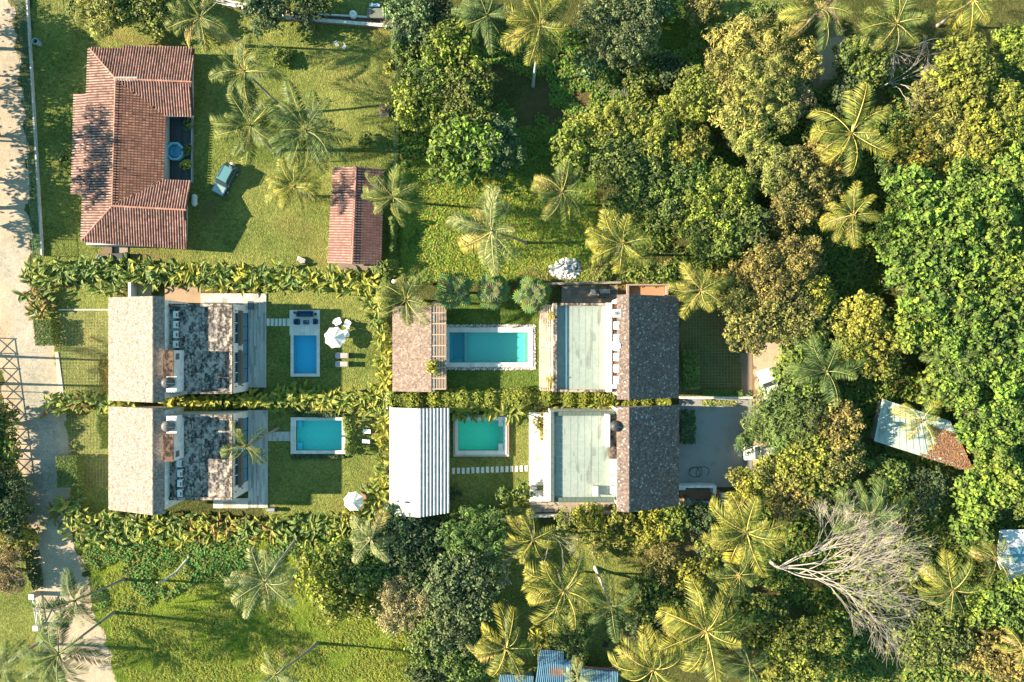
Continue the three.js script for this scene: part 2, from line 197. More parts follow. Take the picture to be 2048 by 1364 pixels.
const lane = [[-300, -400], [10, -400], [22, 0], [44, 160], [57, 320], [61, 460], [60, 560], [74, 610], [110, 690], [126, 760], [136, 860], [138, 960], [148, 1060], [164, 1120], [192, 1220], [238, 1370], [300, 1500], [180, 1500], [138, 1370], [82, 1250], [64, 1150], [50, 1040], [38, 960], [18, 860], [-4, 740], [-300, 720]];
structSheet(sheet(lane, 0.012, M.lane), 'road', 'pale sandy gravel lane along the left edge of the photo', 'road');
const L = (name, label, pts, y = 0.008) => structSheet(sheet(pts, y, M.grass), name, label, 'lawn');
L('lawn', 'sunny yellow-green lawn round the red-roofed bungalow and green car', [[60, -30], [800, -30], [796, 560], [92, 560], [70, 200]]);
L('lawn', 'back lawn with white parasol and navy pool furniture, upper left villa', rect(528, 566, 772, 800));
L('lawn', 'back lawn round the turquoise pool with clipped hedge, lower left villa', rect(430, 806, 776, 1046));
L('lawn', 'grass strips above and below the long pool with whirlpool section', rect(868, 585, 1090, 800));
L('lawn', 'grass round the square green pool beside the ribbed white roof', rect(890, 815, 1062, 1046));
L('lawn', 'small front lawn between the lane and the upper left villa', rect(112, 570, 232, 640), 0.007);
L('lawn', 'dark front lawn strip south of the clipped round-ended hedge', rect(120, 965, 330, 1046), 0.007);
L('field', 'rough weedy bright green field below the villas, with leaning palms', [[154, 1062], [800, 1062], [860, 1400], [260, 1400]], 0.006);
L('field', 'lush creeper-covered plot between the small red roof and the thicket', [[800, 240], [1195, 240], [1195, 562], [800, 562]], 0.006);
L('lawn', 'mown grass of the garden with palms below the lower right villa', [[985, 1060], [1440, 1056], [1440, 1160], [1250, 1400], [975, 1400]], 0.006);
L('lawn', 'grass corner left of the lane at the bottom left, behind white gate', [[-300, 1080], [46, 1090], [80, 1250], [140, 1400], [-300, 1400]], 0.006);
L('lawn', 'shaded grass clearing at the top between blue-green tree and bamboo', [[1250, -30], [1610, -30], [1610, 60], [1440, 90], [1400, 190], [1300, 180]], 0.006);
structSheet(sheet([[1628, -30], [1672, -30], [1692, 80], [1670, 180], [1622, 225], [1630, 110]], 0.009, M.lane), 'path', 'brown dirt track at the top right between bamboo and bare branches', 'path');
structSheet(sheet([[1502, 680], [1600, 680], [1572, 800], [1562, 990], [1502, 990]], 0.009, M.lane), 'path', 'sandy drive beside the white truck on the right', 'path');

// ---------------------------------------------------------------- leaves
class Leaves {
  constructor(cap) { this.p = new Float32Array(cap * 12); this.c = new Float32Array(cap * 12); this.i = new Uint32Array(cap * 6); this.n = 0; this.cap = cap; }
  add(x, y, z, nx, ny, nz, rot, len, wid, fold, r, g, b) {
    if (this.n >= this.cap) return; const l = hypot(nx, ny, nz) || 1; nx /= l; ny /= l; nz /= l;
    let ax = abs(ny) < 0.9 ? 0 : 1, ay = abs(ny) < 0.9 ? 1 : 0; let ux = ay * nz, uy = -ax * nz, uz = ax * ny - ay * nx; const ul = hypot(ux, uy, uz); ux /= ul; uy /= ul; uz /= ul;
    const vx = ny * uz - nz * uy, vy = nz * ux - nx * uz, vz = nx * uy - ny * ux, cr = cos(rot), sr = sin(rot);
    const tx = ux * cr + vx * sr, ty = uy * cr + vy * sr, tz = uz * cr + vz * sr, bx = vx * cr - ux * sr, by = vy * cr - uy * sr, bz = vz * cr - uz * sr, h = len / 2, w = wid / 2, k = this.n * 12, P = this.p;
    P[k] = x - tx * h; P[k + 1] = y - ty * h; P[k + 2] = z - tz * h; P[k + 3] = x + bx * w + nx * fold + tx * h * 0.15; P[k + 4] = y + by * w + ny * fold + ty * h * 0.15; P[k + 5] = z + bz * w + nz * fold + tz * h * 0.15;
    P[k + 6] = x + tx * h; P[k + 7] = y + ty * h - fold; P[k + 8] = z + tz * h; P[k + 9] = x - bx * w + nx * fold + tx * h * 0.15; P[k + 10] = y - by * w + ny * fold + ty * h * 0.15; P[k + 11] = z - bz * w + nz * fold + tz * h * 0.15;
    for (let q = 0; q < 4; q++) { this.c[k + q * 3] = r; this.c[k + q * 3 + 1] = g; this.c[k + q * 3 + 2] = b; }
    const j = this.n * 6, v = this.n * 4; this.i.set([v, v + 1, v + 2, v, v + 2, v + 3], j); this.n++;
  }
  geometry() { const g = new THREE.BufferGeometry(), n = this.n; g.setAttribute('position', new THREE.BufferAttribute(this.p.slice(0, n * 12), 3)); g.setAttribute('color', new THREE.BufferAttribute(this.c.slice(0, n * 12), 3)); g.setIndex(new THREE.BufferAttribute(this.i.slice(0, n * 6), 1)); return g; }
}
let leafTotal = 0;
// kinds of foliage: leaf length and width, base colour, second colour, how deep the clumps are, cover
const KIND = {
  broad: { l: 0.5, w: 0.36, a: [0.1, 0.195, 0.016], b: [0.26, 0.33, 0.025], cover: 1.5, lobe: 0.3, clump: 0.55 }, // big glossy bright leaves
  green: { l: 0.38, w: 0.25, a: [0.075, 0.132, 0.018], b: [0.22, 0.27, 0.03], cover: 1.6, lobe: 0.36, clump: 0.5 },
  lime: { l: 0.38, w: 0.25, a: [0.16, 0.2, 0.016], b: [0.33, 0.35, 0.03], cover: 1.6, lobe: 0.36, clump: 0.55 },
  yellow: { l: 0.36, w: 0.25, a: [0.17, 0.21, 0.022], b: [0.5, 0.43, 0.035], cover: 1.6, lobe: 0.34, clump: 0.5 },
  blue: { l: 0.36, w: 0.23, a: [0.065, 0.12, 0.038], b: [0.2, 0.26, 0.085], cover: 1.7, lobe: 0.36, clump: 0.48 },
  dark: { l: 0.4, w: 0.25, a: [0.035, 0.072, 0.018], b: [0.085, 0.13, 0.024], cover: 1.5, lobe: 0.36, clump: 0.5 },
  bamboo: { l: 0.46, w: 0.13, a: [0.2, 0.24, 0.042], b: [0.47, 0.45, 0.1], cover: 1.5, lobe: 0.32, clump: 0.6 },
  olive: { l: 0.3, w: 0.2, a: [0.13, 0.135, 0.026], b: [0.38, 0.315, 0.065], cover: 1.3, lobe: 0.32, clump: 0.42 },
  dry: { l: 0.34, w: 0.1, a: [0.26, 0.22, 0.09], b: [0.46, 0.36, 0.15], cover: 1.1, lobe: 0.34, clump: 0.5 },
  fern: { l: 0.6, w: 0.14, a: [0.075, 0.145, 0.022], b: [0.19, 0.26, 0.045], cover: 1.4, lobe: 0.36, clump: 0.55 },
  thin: { l: 0.4, w: 0.26, a: [0.05, 0.09, 0.02], b: [0.1, 0.15, 0.03], cover: 0.55, lobe: 0.4, clump: 0.6 },
  clip: { l: 0.2, w: 0.13, a: [0.075, 0.135, 0.018], b: [0.17, 0.235, 0.024], cover: 2.0, lobe: 0.3, clump: 0.3 },
};
function leafBall(lv, R, k, cx, cy, cz, rx, ry, rz, n, tint, low = -0.35) {
  for (let i = 0; i < n; i++) {
    let y = lerp(low, 1, R()), a = R() * 2 * PI, s = sqrt(max(0, 1 - y * y)), x = s * cos(a), z = s * sin(a), r = 0.45 + 0.65 * sqrt(R());
    const t = pow(R(), 1.4), j = (0.55 + 0.85 * R()) * tint, c = [0, 1, 2].map((q) => lerp(k.a[q], k.b[q], t) * j), z2 = 0.75 + 0.5 * R();
    lv.add(cx + x * rx * r, cy + y * ry * r, cz + z * rz * r, x + (R() - 0.5) * 1.1, y * 0.8 + 0.45 + (R() - 0.5) * 0.9, z + (R() - 0.5) * 1.1, R() * 6.3, k.l * z2, k.w * z2, k.w * 0.16, ...c);
  }
}
function tree(px, py, rpx, top, kind, label, o = {}) {
  const R = nextRng(), k0 = KIND[kind], hu = 0.88 + 0.3 * R(), vl = 0.86 + 0.28 * R(), ls = 0.82 + 0.5 * R(), k = { ...k0, a: [k0.a[0] * vl * hu, k0.a[1] * vl, k0.a[2] * vl], b: [k0.b[0] * vl * hu, k0.b[1] * vl, k0.b[2] * vl], l: k0.l * ls, w: k0.w * ls }, hc = top * 0.66, r = rpx * (H - hc) / F, [x, , z] = W(px, py, hc), vy = min(r * 0.8, top * 0.42), t = thing(o.name ?? 'tree', label, o.category ?? 'tree', [x, 0, z], o.group);
  const nl = Math.round(7 + r * 2.4), cap = Math.round(k.cover * 2 * PI * r * r * 1.55 / (k.l * k.w * 0.5)), lv = new Leaves(cap), lobes = [];
  for (let i = 0; i < nl; i++) { const a = i * 2.4 + R() * 1.2, q = i < 2 ? 0.15 * R() : 0.3 + 0.42 * sqrt(R()), e = (0.2 + 0.8 * R()) * sqrt(max(0, 1 - q * q)), lr = r * k.lobe * (0.75 + 0.55 * R()); lobes.push([cos(a) * q * r, top - vy * 1.15 + e * vy * 0.75, sin(a) * q * r, lr, 0.8 + 0.4 * R()]); }
  const w = lobes.reduce((s, b) => s + b[3] * b[3], 0);
  for (const b of lobes) { // each lobe carries tufts of leaves, uneven in size and tone, with gaps between them
    const want = Math.round(cap * b[3] * b[3] / w), nc = max(3, Math.round(pow(b[3] / k.clump, 2) * 2.6)), per = Math.round(want / nc);
    for (let q = 0; q < nc; q++) { const y = lerp(-0.25, 1, R()), a = R() * 2 * PI, s = sqrt(max(0, 1 - y * y)), d = 0.7 + 0.5 * R(), rc = k.clump * (0.55 + 0.75 * R()), tone = b[4] * (0.62 + 0.75 * R()); leafBall(lv, R, k, b[0] + s * cos(a) * b[3] * d, b[1] + y * b[3] * 0.8 * d, b[2] + s * sin(a) * b[3] * d, rc * (0.8 + 0.5 * R()), rc * 0.7, rc * (0.8 + 0.5 * R()), Math.round(per * (0.6 + 0.8 * R())), tone, -0.5); }
  }
  leafTotal += lv.n;
  stuff(put(new THREE.Mesh(lv.geometry(), M.leaf), 'crown', t));
  const mb = new MB().color(0.2, 0.16, 0.12), tr = kind === 'thin' ? 0.11 : 0.09 + r * 0.05, th = top - vy * 1.4;
  mb.tube([[x, -0.1, z], [x + R() * 0.2, th * 0.5, z + R() * 0.2], [x, th, z]], (s) => tr * (1.25 - 0.5 * s), 7); mb.build('trunk', M.bark, t);
  const lb = new MB().color(0.22, 0.18, 0.14); for (const b of lobes) lb.tube([[x, th * 0.9, z], [x + b[0] * 0.5, lerp(th, b[1], 0.6), z + b[2] * 0.5], [x + b[0] * 1.06, b[1] + b[3] * (0.5 + 0.5 * R()), z + b[2] * 1.06]], (s) => tr * 0.5 * (1.1 - s), 4, false);
  lb.build('limb', M.bark, t); return t;
}
// a clipped or loose small-leaved hedge along a line of ground pixels
function hedge(pts, wpx, h, kind, label, o = {}) {
  const R = nextRng(), k = KIND[kind], P = pts.map(([a, b]) => [X(a), Z(b)]), w = wpx / S / 2, base = [P[0][0], 0, P[0][1]], t = thing(o.name ?? 'hedge', label, o.category ?? 'hedge', base, o.group);
  let len = 0; for (let i = 1; i < P.length; i++) len += hypot(P[i][0] - P[i - 1][0], P[i][1] - P[i - 1][1]);
  const cap = Math.round(k.cover * len * (2 * w + 1.4 * h) / (k.l * k.w * 0.5)), lv = new Leaves(cap);
  for (let i = 0; i < cap; i++) {
    let s = R() * len, j = 1; while (j < P.length - 1 && s > hypot(P[j][0] - P[j - 1][0], P[j][1] - P[j - 1][1])) { s -= hypot(P[j][0] - P[j - 1][0], P[j][1] - P[j - 1][1]); j++; }
    const dx = P[j][0] - P[j - 1][0], dz = P[j][1] - P[j - 1][1], l = hypot(dx, dz), ux = dx / l, uz = dz / l, bx = P[j - 1][0] + ux * s, bz = P[j - 1][1] + uz * s;
    const bump = o.box ? 0.06 : 0.45, g = 1 - bump + bump * 2 * vnoise(bx * 1.1 + 50, bz * 1.1 + 50, 5 + seedNo), side = (R() * 2 - 1), topS = R() < 0.62; let off, y, nx, ny;
    if (o.box) { if (topS) { off = side * w; y = h; nx = 0; ny = 1; } else { off = Math.sign(side) * w; y = R() * h; nx = Math.sign(side); ny = 0.3; } } else { const an = lerp(-0.15, PI + 0.15, R()); off = cos(an) * w * g; y = max(0.05, (0.25 + 0.75 * sin(an)) * h * g); nx = cos(an); ny = 0.4 + sin(an); }
    const tt = pow(R(), 1.3), ji = (0.65 + 0.6 * R()) * (0.8 + 0.4 * vnoise(bx * 2, bz * 2, 77)), cc = [0, 1, 2].map((q) => lerp(k.a[q], k.b[q], tt) * ji), rr = 0.9 + 0.14 * R(), z2 = 0.75 + 0.5 * R();
    lv.add(bx - uz * off * rr - base[0], y * rr, bz + ux * off * rr - base[2], -uz * nx + (R() - 0.5), ny + (R() - 0.5) * 0.8, ux * nx + (R() - 0.5), R() * 6.3, k.l * z2, k.w * z2, k.w * 0.15, ...cc);
  }
  leafTotal += lv.n; stuff(put(new THREE.Mesh(lv.geometry(), M.leaf), 'foliage', t));
  const st = new MB().color(0.16, 0.13, 0.09); for (let i = 0; i < len * 2; i++) { const f = i / (len * 2) * (P.length - 1), j = min(P.length - 2, floor(f)), q = f - j, sx = lerp(P[j][0], P[j + 1][0], q), sz = lerp(P[j][1], P[j + 1][1], q); st.tube([[sx, 0, sz], [sx + (R() - 0.5) * w, h * 0.8, sz + (R() - 0.5) * w]], 0.03, 4, false); }
  st.build('stem', M.bark, t); return t;
}
// ---------------------------------------------------------------- palms
// a pinnate frond along +x from the origin: start angle e0, bending down by `bend` in all, leaflets hanging by `hang`
function frondGeometry(seed, len, e0, bend, hang, wide, cols, pairs = 34) {
  const R = rng(seed * 97 + 3), mb = new MB(), n = 12, pts = [[0, 0, 0]], sway = (R() - 0.5) * 1.1; let e = e0, yaw = 0;
  for (let i = 1; i <= n; i++) { e -= bend / n * (0.4 + 1.2 * i / n); yaw += sway / n; const q = pts[i - 1], s = len / n; pts.push([q[0] + cos(e) * cos(yaw) * s, q[1] + sin(e) * s, q[2] + cos(e) * sin(yaw) * s]); }
  mb.color(cols[2]); mb.tube(pts, (s) => 0.05 * (1.05 - s) * len / 4.3 + 0.006, 4, false);
  for (let i = 0; i < pairs; i++) {
    const s = 0.14 + 0.86 * (i + 0.5) / pairs, f = s * n, j = min(n - 1, floor(f)), q = f - j, a = pts[j], b = pts[j + 1], c = [0, 1, 2].map((k) => lerp(a[k], b[k], q)), d = V(b).sub(V(a)).normalize(), side = new THREE.Vector3(0, 1, 0).cross(d).normalize().negate();
    const L = wide * pow(sin(PI * clamp(0.12 + s * 0.84, 0, 1)), 0.6) * (0.85 + 0.3 * R()) * (s > 0.95 ? 0.7 : 1);
    for (const sg of [-1, 1]) {
      if (R() < 0.04) continue; const fw = 0.55 + 0.35 * s + (R() - 0.5) * 0.3, dir = side.clone().multiplyScalar(sg).addScaledVector(d, fw).normalize(), w = (0.03 + 0.022 * R()) * len / 4.3 + 0.008;
      const m1 = V(c).addScaledVector(dir, L * 0.5).add(new THREE.Vector3(0, -hang * L * 0.2 + 0.06, 0)), m2 = V(c).addScaledVector(dir, L).add(new THREE.Vector3(0, -hang * L * (0.55 + 0.4 * R()), 0));
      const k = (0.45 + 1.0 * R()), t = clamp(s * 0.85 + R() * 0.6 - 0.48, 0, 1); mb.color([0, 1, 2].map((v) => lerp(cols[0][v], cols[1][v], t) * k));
      const p = d.clone().multiplyScalar(w), A = c, B = m1.clone().add(p).toArray(), C = m1.clone().sub(p).toArray(); mb.tri(A, C, B); mb.tri(B, C, m2.toArray());
    }
  }
  return mb.geometry();
}
const PALM = {
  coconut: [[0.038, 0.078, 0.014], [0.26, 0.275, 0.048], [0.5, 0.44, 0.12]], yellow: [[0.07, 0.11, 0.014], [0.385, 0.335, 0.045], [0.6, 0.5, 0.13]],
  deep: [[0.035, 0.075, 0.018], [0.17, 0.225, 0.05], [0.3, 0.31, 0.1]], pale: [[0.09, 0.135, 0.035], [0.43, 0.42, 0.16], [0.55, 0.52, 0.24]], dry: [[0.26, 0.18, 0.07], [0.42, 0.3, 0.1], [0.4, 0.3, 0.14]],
};
const frondBank = {};
function fronds(kind) { // from upright young ones to hanging old ones
  return frondBank[kind] ??= [[1.25, 0.9, 0.2], [1.0, 1.1, 0.3], [0.8, 1.2, 0.45], [0.6, 1.2, 0.6], [0.45, 1.25, 0.75], [0.25, 1.2, 0.8], [0.05, 1.2, 0.7], [-0.2, 1.0, 0.5], [-0.45, 0.8, 0.4], [1.15, 1.2, 0.3], [0.95, 1.35, 0.5], [0.75, 1.0, 0.7], [0.65, 1.45, 0.8], [0.4, 1.0, 0.9], [0.3, 1.4, 0.9], [0.1, 0.9, 0.6], [-0.1, 1.2, 0.6], [-0.35, 1.0, 0.5]].map(([e, b, h], i) => frondGeometry(i + kind.length * 13, 4.3, e, b, h, kind === 'deep' ? 1.05 : 1.18, i % 9 > 6 && kind !== 'deep' ? [PALM[kind][1], PALM.yellow[1], PALM[kind][2]] : PALM[kind]));
}
function palm(cx, cy, rpx, h, kind, label, o = {}) {
  const R = nextRng(), c = W(cx, cy, h), b = o.base ? [X(o.base[0]), 0, Z(o.base[1])] : [c[0] + (R() - 0.5) * 0.8, 0, c[2] + (R() - 0.5) * 0.8], t = thing(o.name ?? 'coconut_palm', label, 'palm tree', b, o.group), bank = fronds(kind), sc = rpx * (H - h) / F / 4.1, tilt = new THREE.Quaternion().setFromEuler(new THREE.Euler((R() - 0.5) * 0.7, 0, (R() - 0.5) * 0.7));
  const mb = new MB().color(...(o.trunk ?? [0.3, 0.265, 0.22])), pts = []; for (let i = 0; i <= 10; i++) { const s = i / 10, q = pow(s, o.curve ?? 1.35); pts.push([lerp(b[0], c[0], q), lerp(-0.1, c[1], s), lerp(b[2], c[2], q)]); }
  mb.tube(pts, (s) => (0.17 - 0.06 * s + 0.1 * pow(1 - s, 8)) * (o.thick ?? 1), 8); mb.build('trunk', M.bark, t);
  const n = o.n ?? 19, wind = o.wind ?? 0.5;
  for (let i = 0; i < n; i++) {
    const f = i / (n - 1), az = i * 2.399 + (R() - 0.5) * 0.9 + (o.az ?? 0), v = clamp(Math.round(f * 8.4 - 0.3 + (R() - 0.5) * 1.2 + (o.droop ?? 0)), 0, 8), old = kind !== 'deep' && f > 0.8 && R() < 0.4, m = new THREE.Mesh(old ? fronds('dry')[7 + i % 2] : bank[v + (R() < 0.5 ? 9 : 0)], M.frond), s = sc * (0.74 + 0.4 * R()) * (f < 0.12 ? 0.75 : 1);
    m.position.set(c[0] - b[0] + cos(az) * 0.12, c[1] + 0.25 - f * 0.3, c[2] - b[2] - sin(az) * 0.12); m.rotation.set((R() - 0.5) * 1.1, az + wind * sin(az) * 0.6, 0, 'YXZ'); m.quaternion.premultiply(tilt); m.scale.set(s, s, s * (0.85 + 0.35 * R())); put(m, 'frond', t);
  }
  if (kind !== 'deep' && !o.bare) { const nut = new MB(); for (let i = 0; i < 8; i++) { const a = R() * 6.3; nut.color(...(R() < 0.5 ? [0.16, 0.17, 0.03] : [0.3, 0.2, 0.05])); nut.geo(new THREE.IcosahedronGeometry(0.13, 1), at(c[0] + cos(a) * 0.16, c[1] - 0.12 - i * 0.04, c[2] + sin(a) * 0.16, 1, 1.25, 1)); } nut.build('coconut_bunch', M.paint, t); }
  const hd = new MB().color(0.24, 0.2, 0.09); hd.tube([[c[0], c[1] - 0.35, c[2]], [c[0], c[1], c[2]], [c[0], c[1] + 0.7, c[2]]], (s) => [0.13, 0.2, 0.03][Math.round(s * 2)], 7); hd.build('crown_shaft', M.bark, t);
  return t;
}
// fan palm: round pleated leaves on stalks
function fanPalm(cx, cy, rpx, h, label, o = {}) {
  const R = nextRng(), c = W(cx, cy, h), t = thing('fan_palm', label, 'palm tree', [c[0], 0, c[2]], o.group), sc = rpx * (H - h) / F / 2.3;
  const bank = fanPalm.bank ??= [0, 1, 2, 3].map((q) => { const mb = new MB(), r = rng(q + 71), n = 15, e = 1.3 - q * 0.5, sl = q === 0 ? 0.55 : q === 1 ? 1.05 : 1.35, st = [cos(e) * sl, sin(e) * sl, 0]; mb.color(0.2, 0.22, 0.07); mb.tube([[0, 0, 0], [st[0] * 0.5, st[1] * 0.5 + 0.06, 0], st], 0.025, 4, false);
    for (let i = 0; i < n; i++) { const a0 = lerp(-2.3, 2.3, i / n), a1 = lerp(-2.3, 2.3, (i + 1) / n), am = (a0 + a1) / 2, rad = 0.95 * (0.75 + 0.25 * cos(am * 0.6)) * (0.93 + 0.14 * r()), tilt = e * 0.55 - 0.25; const P = (a, d, up) => { const u = cos(a) * d, v = sin(a) * d; return [st[0] + u * cos(tilt) - up * sin(tilt), st[1] + u * sin(tilt) + up - d * d * 0.22, v]; };
      mb.color([0, 1, 2].map((k) => lerp([0.035, 0.075, 0.022][k], [0.17, 0.25, 0.06][k], r() * 0.9))); const O = st, A = P(a0, rad * 0.75, 0), Mi = P(am, rad * 0.75, 0.06), B = P(a1, rad * 0.75, 0), Tp = P(am, rad * 1.08, -0.08); mb.tri(O, A, Mi).tri(O, Mi, B).tri(A, Tp, Mi).tri(Mi, Tp, B); }
    return mb.geometry(); });
  const mb = new MB().color(0.13, 0.12, 0.07); mb.tube([[c[0], -0.1, c[2]], [c[0], h * 0.5, c[2]], c], (s) => 0.2 - 0.06 * s, 8); mb.build('trunk', M.bark, t);
  for (let i = 0; i < 30; i++) { const f = i / 29, m = new THREE.Mesh(bank[clamp(Math.round(f * 3.3 + (R() - 0.5) * 0.6), 0, 3)], M.frond); m.position.set(0, h + 0.2 - f * 0.35, 0); m.rotation.set((R() - 0.5) * 0.3, i * 2.399 + R() * 0.4, 0, 'YXZ'); m.scale.setScalar(sc * (0.85 + 0.3 * R())); put(m, 'frond', t); }
}
// ---------------------------------------------------------------- hedges of big paddle-shaped leaves
const bladeBank = {};
const BLADE = { green: [[0.08, 0.145, 0.02], [0.2, 0.27, 0.05]], yellow: [[0.22, 0.25, 0.018], [0.5, 0.45, 0.05]], mixed: [[0.13, 0.19, 0.018], [0.36, 0.37, 0.06]], bronze: [[0.16, 0.14, 0.02], [0.36, 0.22, 0.04]] };
function blades(kind) {
  return bladeBank[kind] ??= Array.from({ length: 10 }, (_, q) => { const mb = new MB(), r = rng(q * 7 + 11), n = 6, e0 = 1.45 - r() * 0.7, bend = 1.1 + r() * 1.4, len = 1.9, [c0, c1] = BLADE[kind], tt = r(); let e = e0, p = [0, 0, 0], prev = null; const yawK = (r() - 0.5) * 0.8;
    for (let i = 0; i <= n; i++) { const s = i / n, w = i === 0 ? 0.02 : 0.23 * pow(sin(PI * clamp(0.06 + s * 0.93, 0, 1)), 0.75), tip = i === n; const y = -0.34 * w, row = [[p[0], p[1] + 0.45 * w, p[2] - w * (tip ? 0 : 1)], p.slice(), [p[0], p[1] + 0.45 * w, p[2] + w * (tip ? 0 : 1)]];
      if (prev) { const t = clamp(tt + (r() - 0.5) * 0.3, 0, 1), k = 0.85 + 0.3 * r(); mb.color([0, 1, 2].map((v) => lerp(c0[v], c1[v], t) * k)); mb.quad(prev[1], row[1], row[0], prev[0]); mb.color([0, 1, 2].map((v) => lerp(c0[v], c1[v], t) * k * 0.9)); mb.quad(prev[2], row[2], row[1], prev[1]); }
      prev = row; e -= bend / n * (0.3 + 1.4 * s); p = [p[0] + cos(e) * len / n, p[1] + sin(e) * len / n, p[2] + yawK * s * len / n * 0.5]; }
    return mb.geometry(); });
}
function leafHedge(pts, wpx, h, kinds, label, o = {}) {
  const R = nextRng(), P = pts.map(([a, b]) => [X(a), Z(b)]), w = wpx / S / 2, base = [P[0][0], 0, P[0][1]], t = thing(o.name ?? 'leafy_hedge', label, o.category ?? 'hedge', base, o.group); let len = 0; const acc = [0];
  for (let i = 1; i < P.length; i++) acc.push(len += hypot(P[i][0] - P[i - 1][0], P[i][1] - P[i - 1][1]));
  const n = Math.round((o.density ?? 7.4) * len * (w * 2 + 0.6)), rest = new MB(), st = new MB().color(0.1, 0.11, 0.04), q4 = new THREE.Quaternion(), list = [];
  for (let i = 0; i < n; i++) {
    const s = R() * len; let j = 1; while (j < P.length - 1 && s > acc[j]) j++; const f = (s - acc[j - 1]) / (acc[j] - acc[j - 1]), dx = P[j][0] - P[j - 1][0], dz = P[j][1] - P[j - 1][1], l = hypot(dx, dz), off = (R() + R() - 1) * w * 1.05 * (0.65 + 0.7 * vnoise(s * 0.9, 3, 8));
    const x = P[j - 1][0] + dx * f - dz / l * off - base[0], z = P[j - 1][1] + dz * f + dx / l * off - base[2], bunch = vnoise(s * 0.7, off * 0.7 + 9, 12), kd = kinds[clamp(floor(bunch * 1.5 * kinds.length - kinds.length * 0.25 + (R() - 0.5)), 0, kinds.length - 1)], hy = h * (0.15 + 0.5 * R()) * (0.8 + 0.4 * bunch), sc = (0.5 + 0.5 * R()) * (o.size ?? 1);
    list.push([new THREE.Matrix4().compose(new THREE.Vector3(x, hy, z), q4.setFromEuler(new THREE.Euler((R() - 0.5) * 0.5, R() * 6.3, 0, 'YXZ')), new THREE.Vector3(sc, sc, sc)), blades(kd)[floor(R() * 10)], hy]);
    if (i % 3 === 0) st.tube([[x + base[0], 0, z + base[2]], [x + base[0], hy + 0.2, z + base[2]]], 0.025, 4, false);
  }
  list.sort((a, b) => b[2] - a[2]);
  const most = min(240, list.length);
  list.forEach(([m, g], i) => { if (i < most) { const e = new THREE.Mesh(g, M.leaf); m.decompose(e.position, e.quaternion, e.scale); put(e, 'leaf', t); } });
  if (list.length > most) { const pos = [], col = [], v = new THREE.Vector3(); for (const [m, g] of list.slice(most)) { const a = g.attributes.position, c = g.attributes.color.array; for (let i = 0; i < a.count; i++) { v.fromBufferAttribute(a, i).applyMatrix4(m); pos.push(v.x, v.y, v.z); } for (const q of c) col.push(q); } const g = new THREE.BufferGeometry(); g.setAttribute('position', new THREE.BufferAttribute(new Float32Array(pos), 3)); g.setAttribute('color', new THREE.BufferAttribute(new Float32Array(col), 3)); stuff(put(new THREE.Mesh(g, M.leaf), 'foliage', t)); }
  st.build('stem', M.bark, t); return t;
}
// ---------------------------------------------------------------- leafless trees
function bareTree(bx, by, lean, size, h, label, o = {}) { // lean: [dx, dz] the way the crown spreads
  const R = nextRng(), x = X(bx), z = Z(by), t = thing(o.name ?? 'bare_tree', label, o.category ?? 'bare tree', [x, 0, z]), col = o.color ?? [0.46, 0.41, 0.36], tr = new MB().color(...col), br = new MB().color(...col);
  const top = [x + lean[0] * 0.04, h * 0.4, z + lean[1] * 0.04]; tr.tube([[x, -0.1, z], [(x + top[0]) / 2, h * 0.22, (z + top[2]) / 2], top], (s) => size * 0.016 * (1.2 - 0.4 * s), 7); tr.build('trunk', M.bark, t);
  let count = 0; const base = atan2(lean[1], lean[0]);
  const go = (p, az, el, len, rad, depth) => { if (count++ > (o.most ?? 1400)) return; const pts = [p]; let q = p, a = az, e = el; for (let i = 0; i < 3; i++) { a += (R() - 0.5) * 0.42; e = e * 0.9 + (R() - 0.5) * 0.28; q = [q[0] + cos(a) * cos(e) * len / 3, max(0.3, q[1] + sin(e) * len / 3), q[2] + sin(a) * cos(e) * len / 3]; pts.push(q); }
    br.tube(pts, (s) => max(0.012, rad * (1 - 0.35 * s)), depth > 2 ? 3 : 5, false);
    if (depth < (o.depth ?? 5)) { const k = 2 + (R() < 0.55 ? 1 : 0); for (let i = 0; i < k; i++) go(pts[i === 2 ? 2 : 3], a + (R() - 0.5) * (o.fan ?? 1.0), e * 0.8 + (R() - 0.4) * 0.45, len * (0.68 + 0.24 * R()), rad * 0.68, depth + 1); } };
  const k = o.stems ?? 6, spread = o.spread ?? 1.0; count = 0; for (let i = 0; i < k; i++) go(top, base + (i / max(1, k - 1) - 0.5) * 2 * spread, 0.15 + R() * 0.8, size * (0.2 + 0.12 * R()), size * 0.0068, 0);
  br.build('branch', M.bark, t); if (o.leaves) { const kk = KIND[o.leaves], lv = new Leaves(900), P = br.p; for (let i = 0; i < (o.leafCount ?? 300); i++) { const j = floor(R() * P.length / 3) * 3; lv.add(P[j] - x + (R() - 0.5) * 0.4, P[j + 1] + (R() - 0.5) * 0.3, P[j + 2] - z + (R() - 0.5) * 0.4, R() - 0.5, 1, R() - 0.5, R() * 6, kk.l, kk.w, 0.03, ...kk.b); } stuff(put(new THREE.Mesh(lv.geometry(), M.leaf), 'leaf', t)); }
  return t;
}
